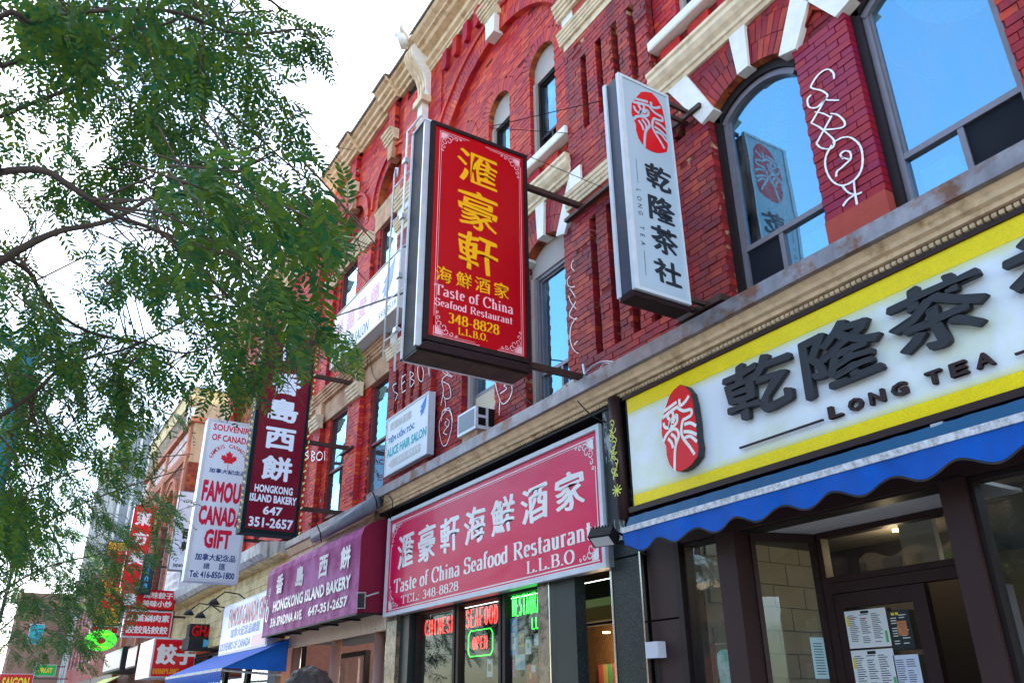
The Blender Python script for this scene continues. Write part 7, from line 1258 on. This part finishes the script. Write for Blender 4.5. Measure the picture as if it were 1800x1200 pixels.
# ---- farther street trees
def street_tree(x, y, h, label, polys, n_in, n_out, rr, seed, s=1.25):
    t = thing('honey_locust_tree', (x, y, 0), label, 'tree', 'street trees on the pavement'); cl = []; tw = MB(); LQ = []
    tr = smooth3([(x, y, 0), (x+.05, y, 1.5), (x-.05, y+.05, 2.6), (x, y+.1, 3.6), (x+.1, y+.1, h*.75)]); MB().tube(tr, .085, 12, .03).build('trunk', BARK, t, True)
    lm = MB(); 
    for k in range(11):
        a = k*2.4; z = 2.3+k*.28; e = Vector((x+math.cos(a)*rr*.8, y+math.sin(a)*rr*.8, z+1.3)); S_3 = smooth3([Vector((x, y+.05, z)), Vector((x+math.cos(a)*rr*.35, y+math.sin(a)*rr*.35, z+.8)), e]); lm.tube(S_3, .020, 6, .006); LQ += S_3[4:]
    lm.build('limb', BARK, t, True); k = 0; tries = 0
    while k < n_out and tries < 9000:
        tries += 1; a = rt.uniform(0, 6.283); u = rt.random()**.5*rr; z = rt.uniform(2.4, h); 
        if u > rr*math.sin(math.pi*max(.08, min(.97, (z-1.6)/(h-1.3)))**.8): continue
        p = Vector((x+u*math.cos(a), y+u*math.sin(a), z)); q = proj(p)
        if q and -10 < q[0] < 1810 and -10 < q[1] < 1210 and polys and not any(inpoly(q[0], q[1], P) for P in polys): continue
        if p.y > 3.0: continue
        k += 1; d = Vector((math.cos(a), math.sin(a), rt.uniform(-.4, .3))).normalized(); grow(cl, tw, (p, d), 5, s, .5)
    crown('crown', cl, LEAF2, t); tw.build('twigs', TWIG, t)['kind'] = 'stuff'; print(label, len(cl)); return t
PL = [[(0,560),(120,600),(240,590),(290,650),(280,720),(230,760),(215,850),(300,880),(290,930),(250,990),(235,1060),(215,1120),(190,1160),(60,1180),(0,1200)], ]
street_tree(-12.5, -.35, 7.4, 'second locust tree farther along with its fine leaves above the far signs', PL, 0, 470, 3.3, 2)
street_tree(-22.5, .1, 7.0, 'third locust tree in the distance low behind the second one', [[(0,880),(150,860),(200,900),(190,980),(150,1080),(140,1130),(110,1180),(0,1200)]], 0, 200, 3.0, 3, 1.5)
# ================================================================== the sunlit other side of the street, seen in the shop windows
OB = mat('opposite_tan_brick', (.10, .065, .04), .85, .2, 1.5, .2); OR = mat('opposite_red_brick', (.10, .03, .02), .85, .2, 1.5, .2)
for k, (x0, x1, h, m_, lb) in enumerate(((-58, -36, 9, OR, 'red brick row across the street mirrored in the shop glass'), (-35.8, -14, 12, OB, 'tan brick block across the street mirrored in the shop glass'), (-13.8, 8, 8.5, OR, 'low red brick shop across the street mirrored in the tea shop glass'), (8.2, 30, 11, OB, 'tan corner block across the street beyond the right edge'))):
    t = thing('opposite_building', ((x0+x1)/2, -33, 0), lb, 'building'); bx('wall', m_, t, x0, x1, -42, -33, 0, h); bx('cornice', STONE, t, x0-.1, x1+.1, -42, -32.6, h, h+.5)
    wm = bpy.data.meshes.new('window'); q = MB().box(-.55, .55, -.04, .04, -.9, .9); wm.from_pydata(q.v, [], q.f); wm.materials.append(BRONZE)
    for i in range(int((x1-x0-1)/2.4)):
        for z in [5.5+j*3 for j in range(int((h-4.5)/3))]: o = bpy.data.objects.new('window', wm); COL.objects.link(o); o.parent = t; o.location = Vector((x0+1.5+i*2.4, -32.97, z))-bw(t)
    bx('shop_window', BRONZE, t, x0+.5, x1-.5, -33.1, -32.96, .4, 2.9)
for k, (x, y, s) in enumerate(((-16, -20, 1), (-7, -20, 1.1), (2, -20, .95))):
    t = thing('median_tree', (x, y, 0), ['leafy tree on the far kerb, left of the three mirrored in the glass', 'leafy tree on the far kerb, middle of the three mirrored in the glass', 'leafy tree on the far kerb, right of the three mirrored in the glass'][k], 'tree', 'trees on the far kerb')
    MB().tube([(x, y, 0), (x+.1, y, 2.5), (x, y+.2, 5)], .16, 8, .06).build('trunk', BARK, t, True); q = MB()
    for j in range(2600):
        a = rt.uniform(0, 6.283); u = rt.random()**.45*2.7*s; z = rt.uniform(-1, 1); c = Vector((x+u*math.cos(a)*math.sqrt(1-z*z), y+u*math.sin(a)*math.sqrt(1-z*z), 5.3+z*2.4*s)); m_ = Euler((rt.uniform(0, 6), rt.uniform(0, 6), rt.uniform(0, 6))).to_matrix(); v = [m_ @ Vector(w_)*.17+c for w_ in ((-1, -.5, 0), (1, -.5, 0), (1, .5, 0), (-1, .5, 0))]; q.quad(*v)
    q.build('crown', LEAF2, t)['kind'] = 'stuff'
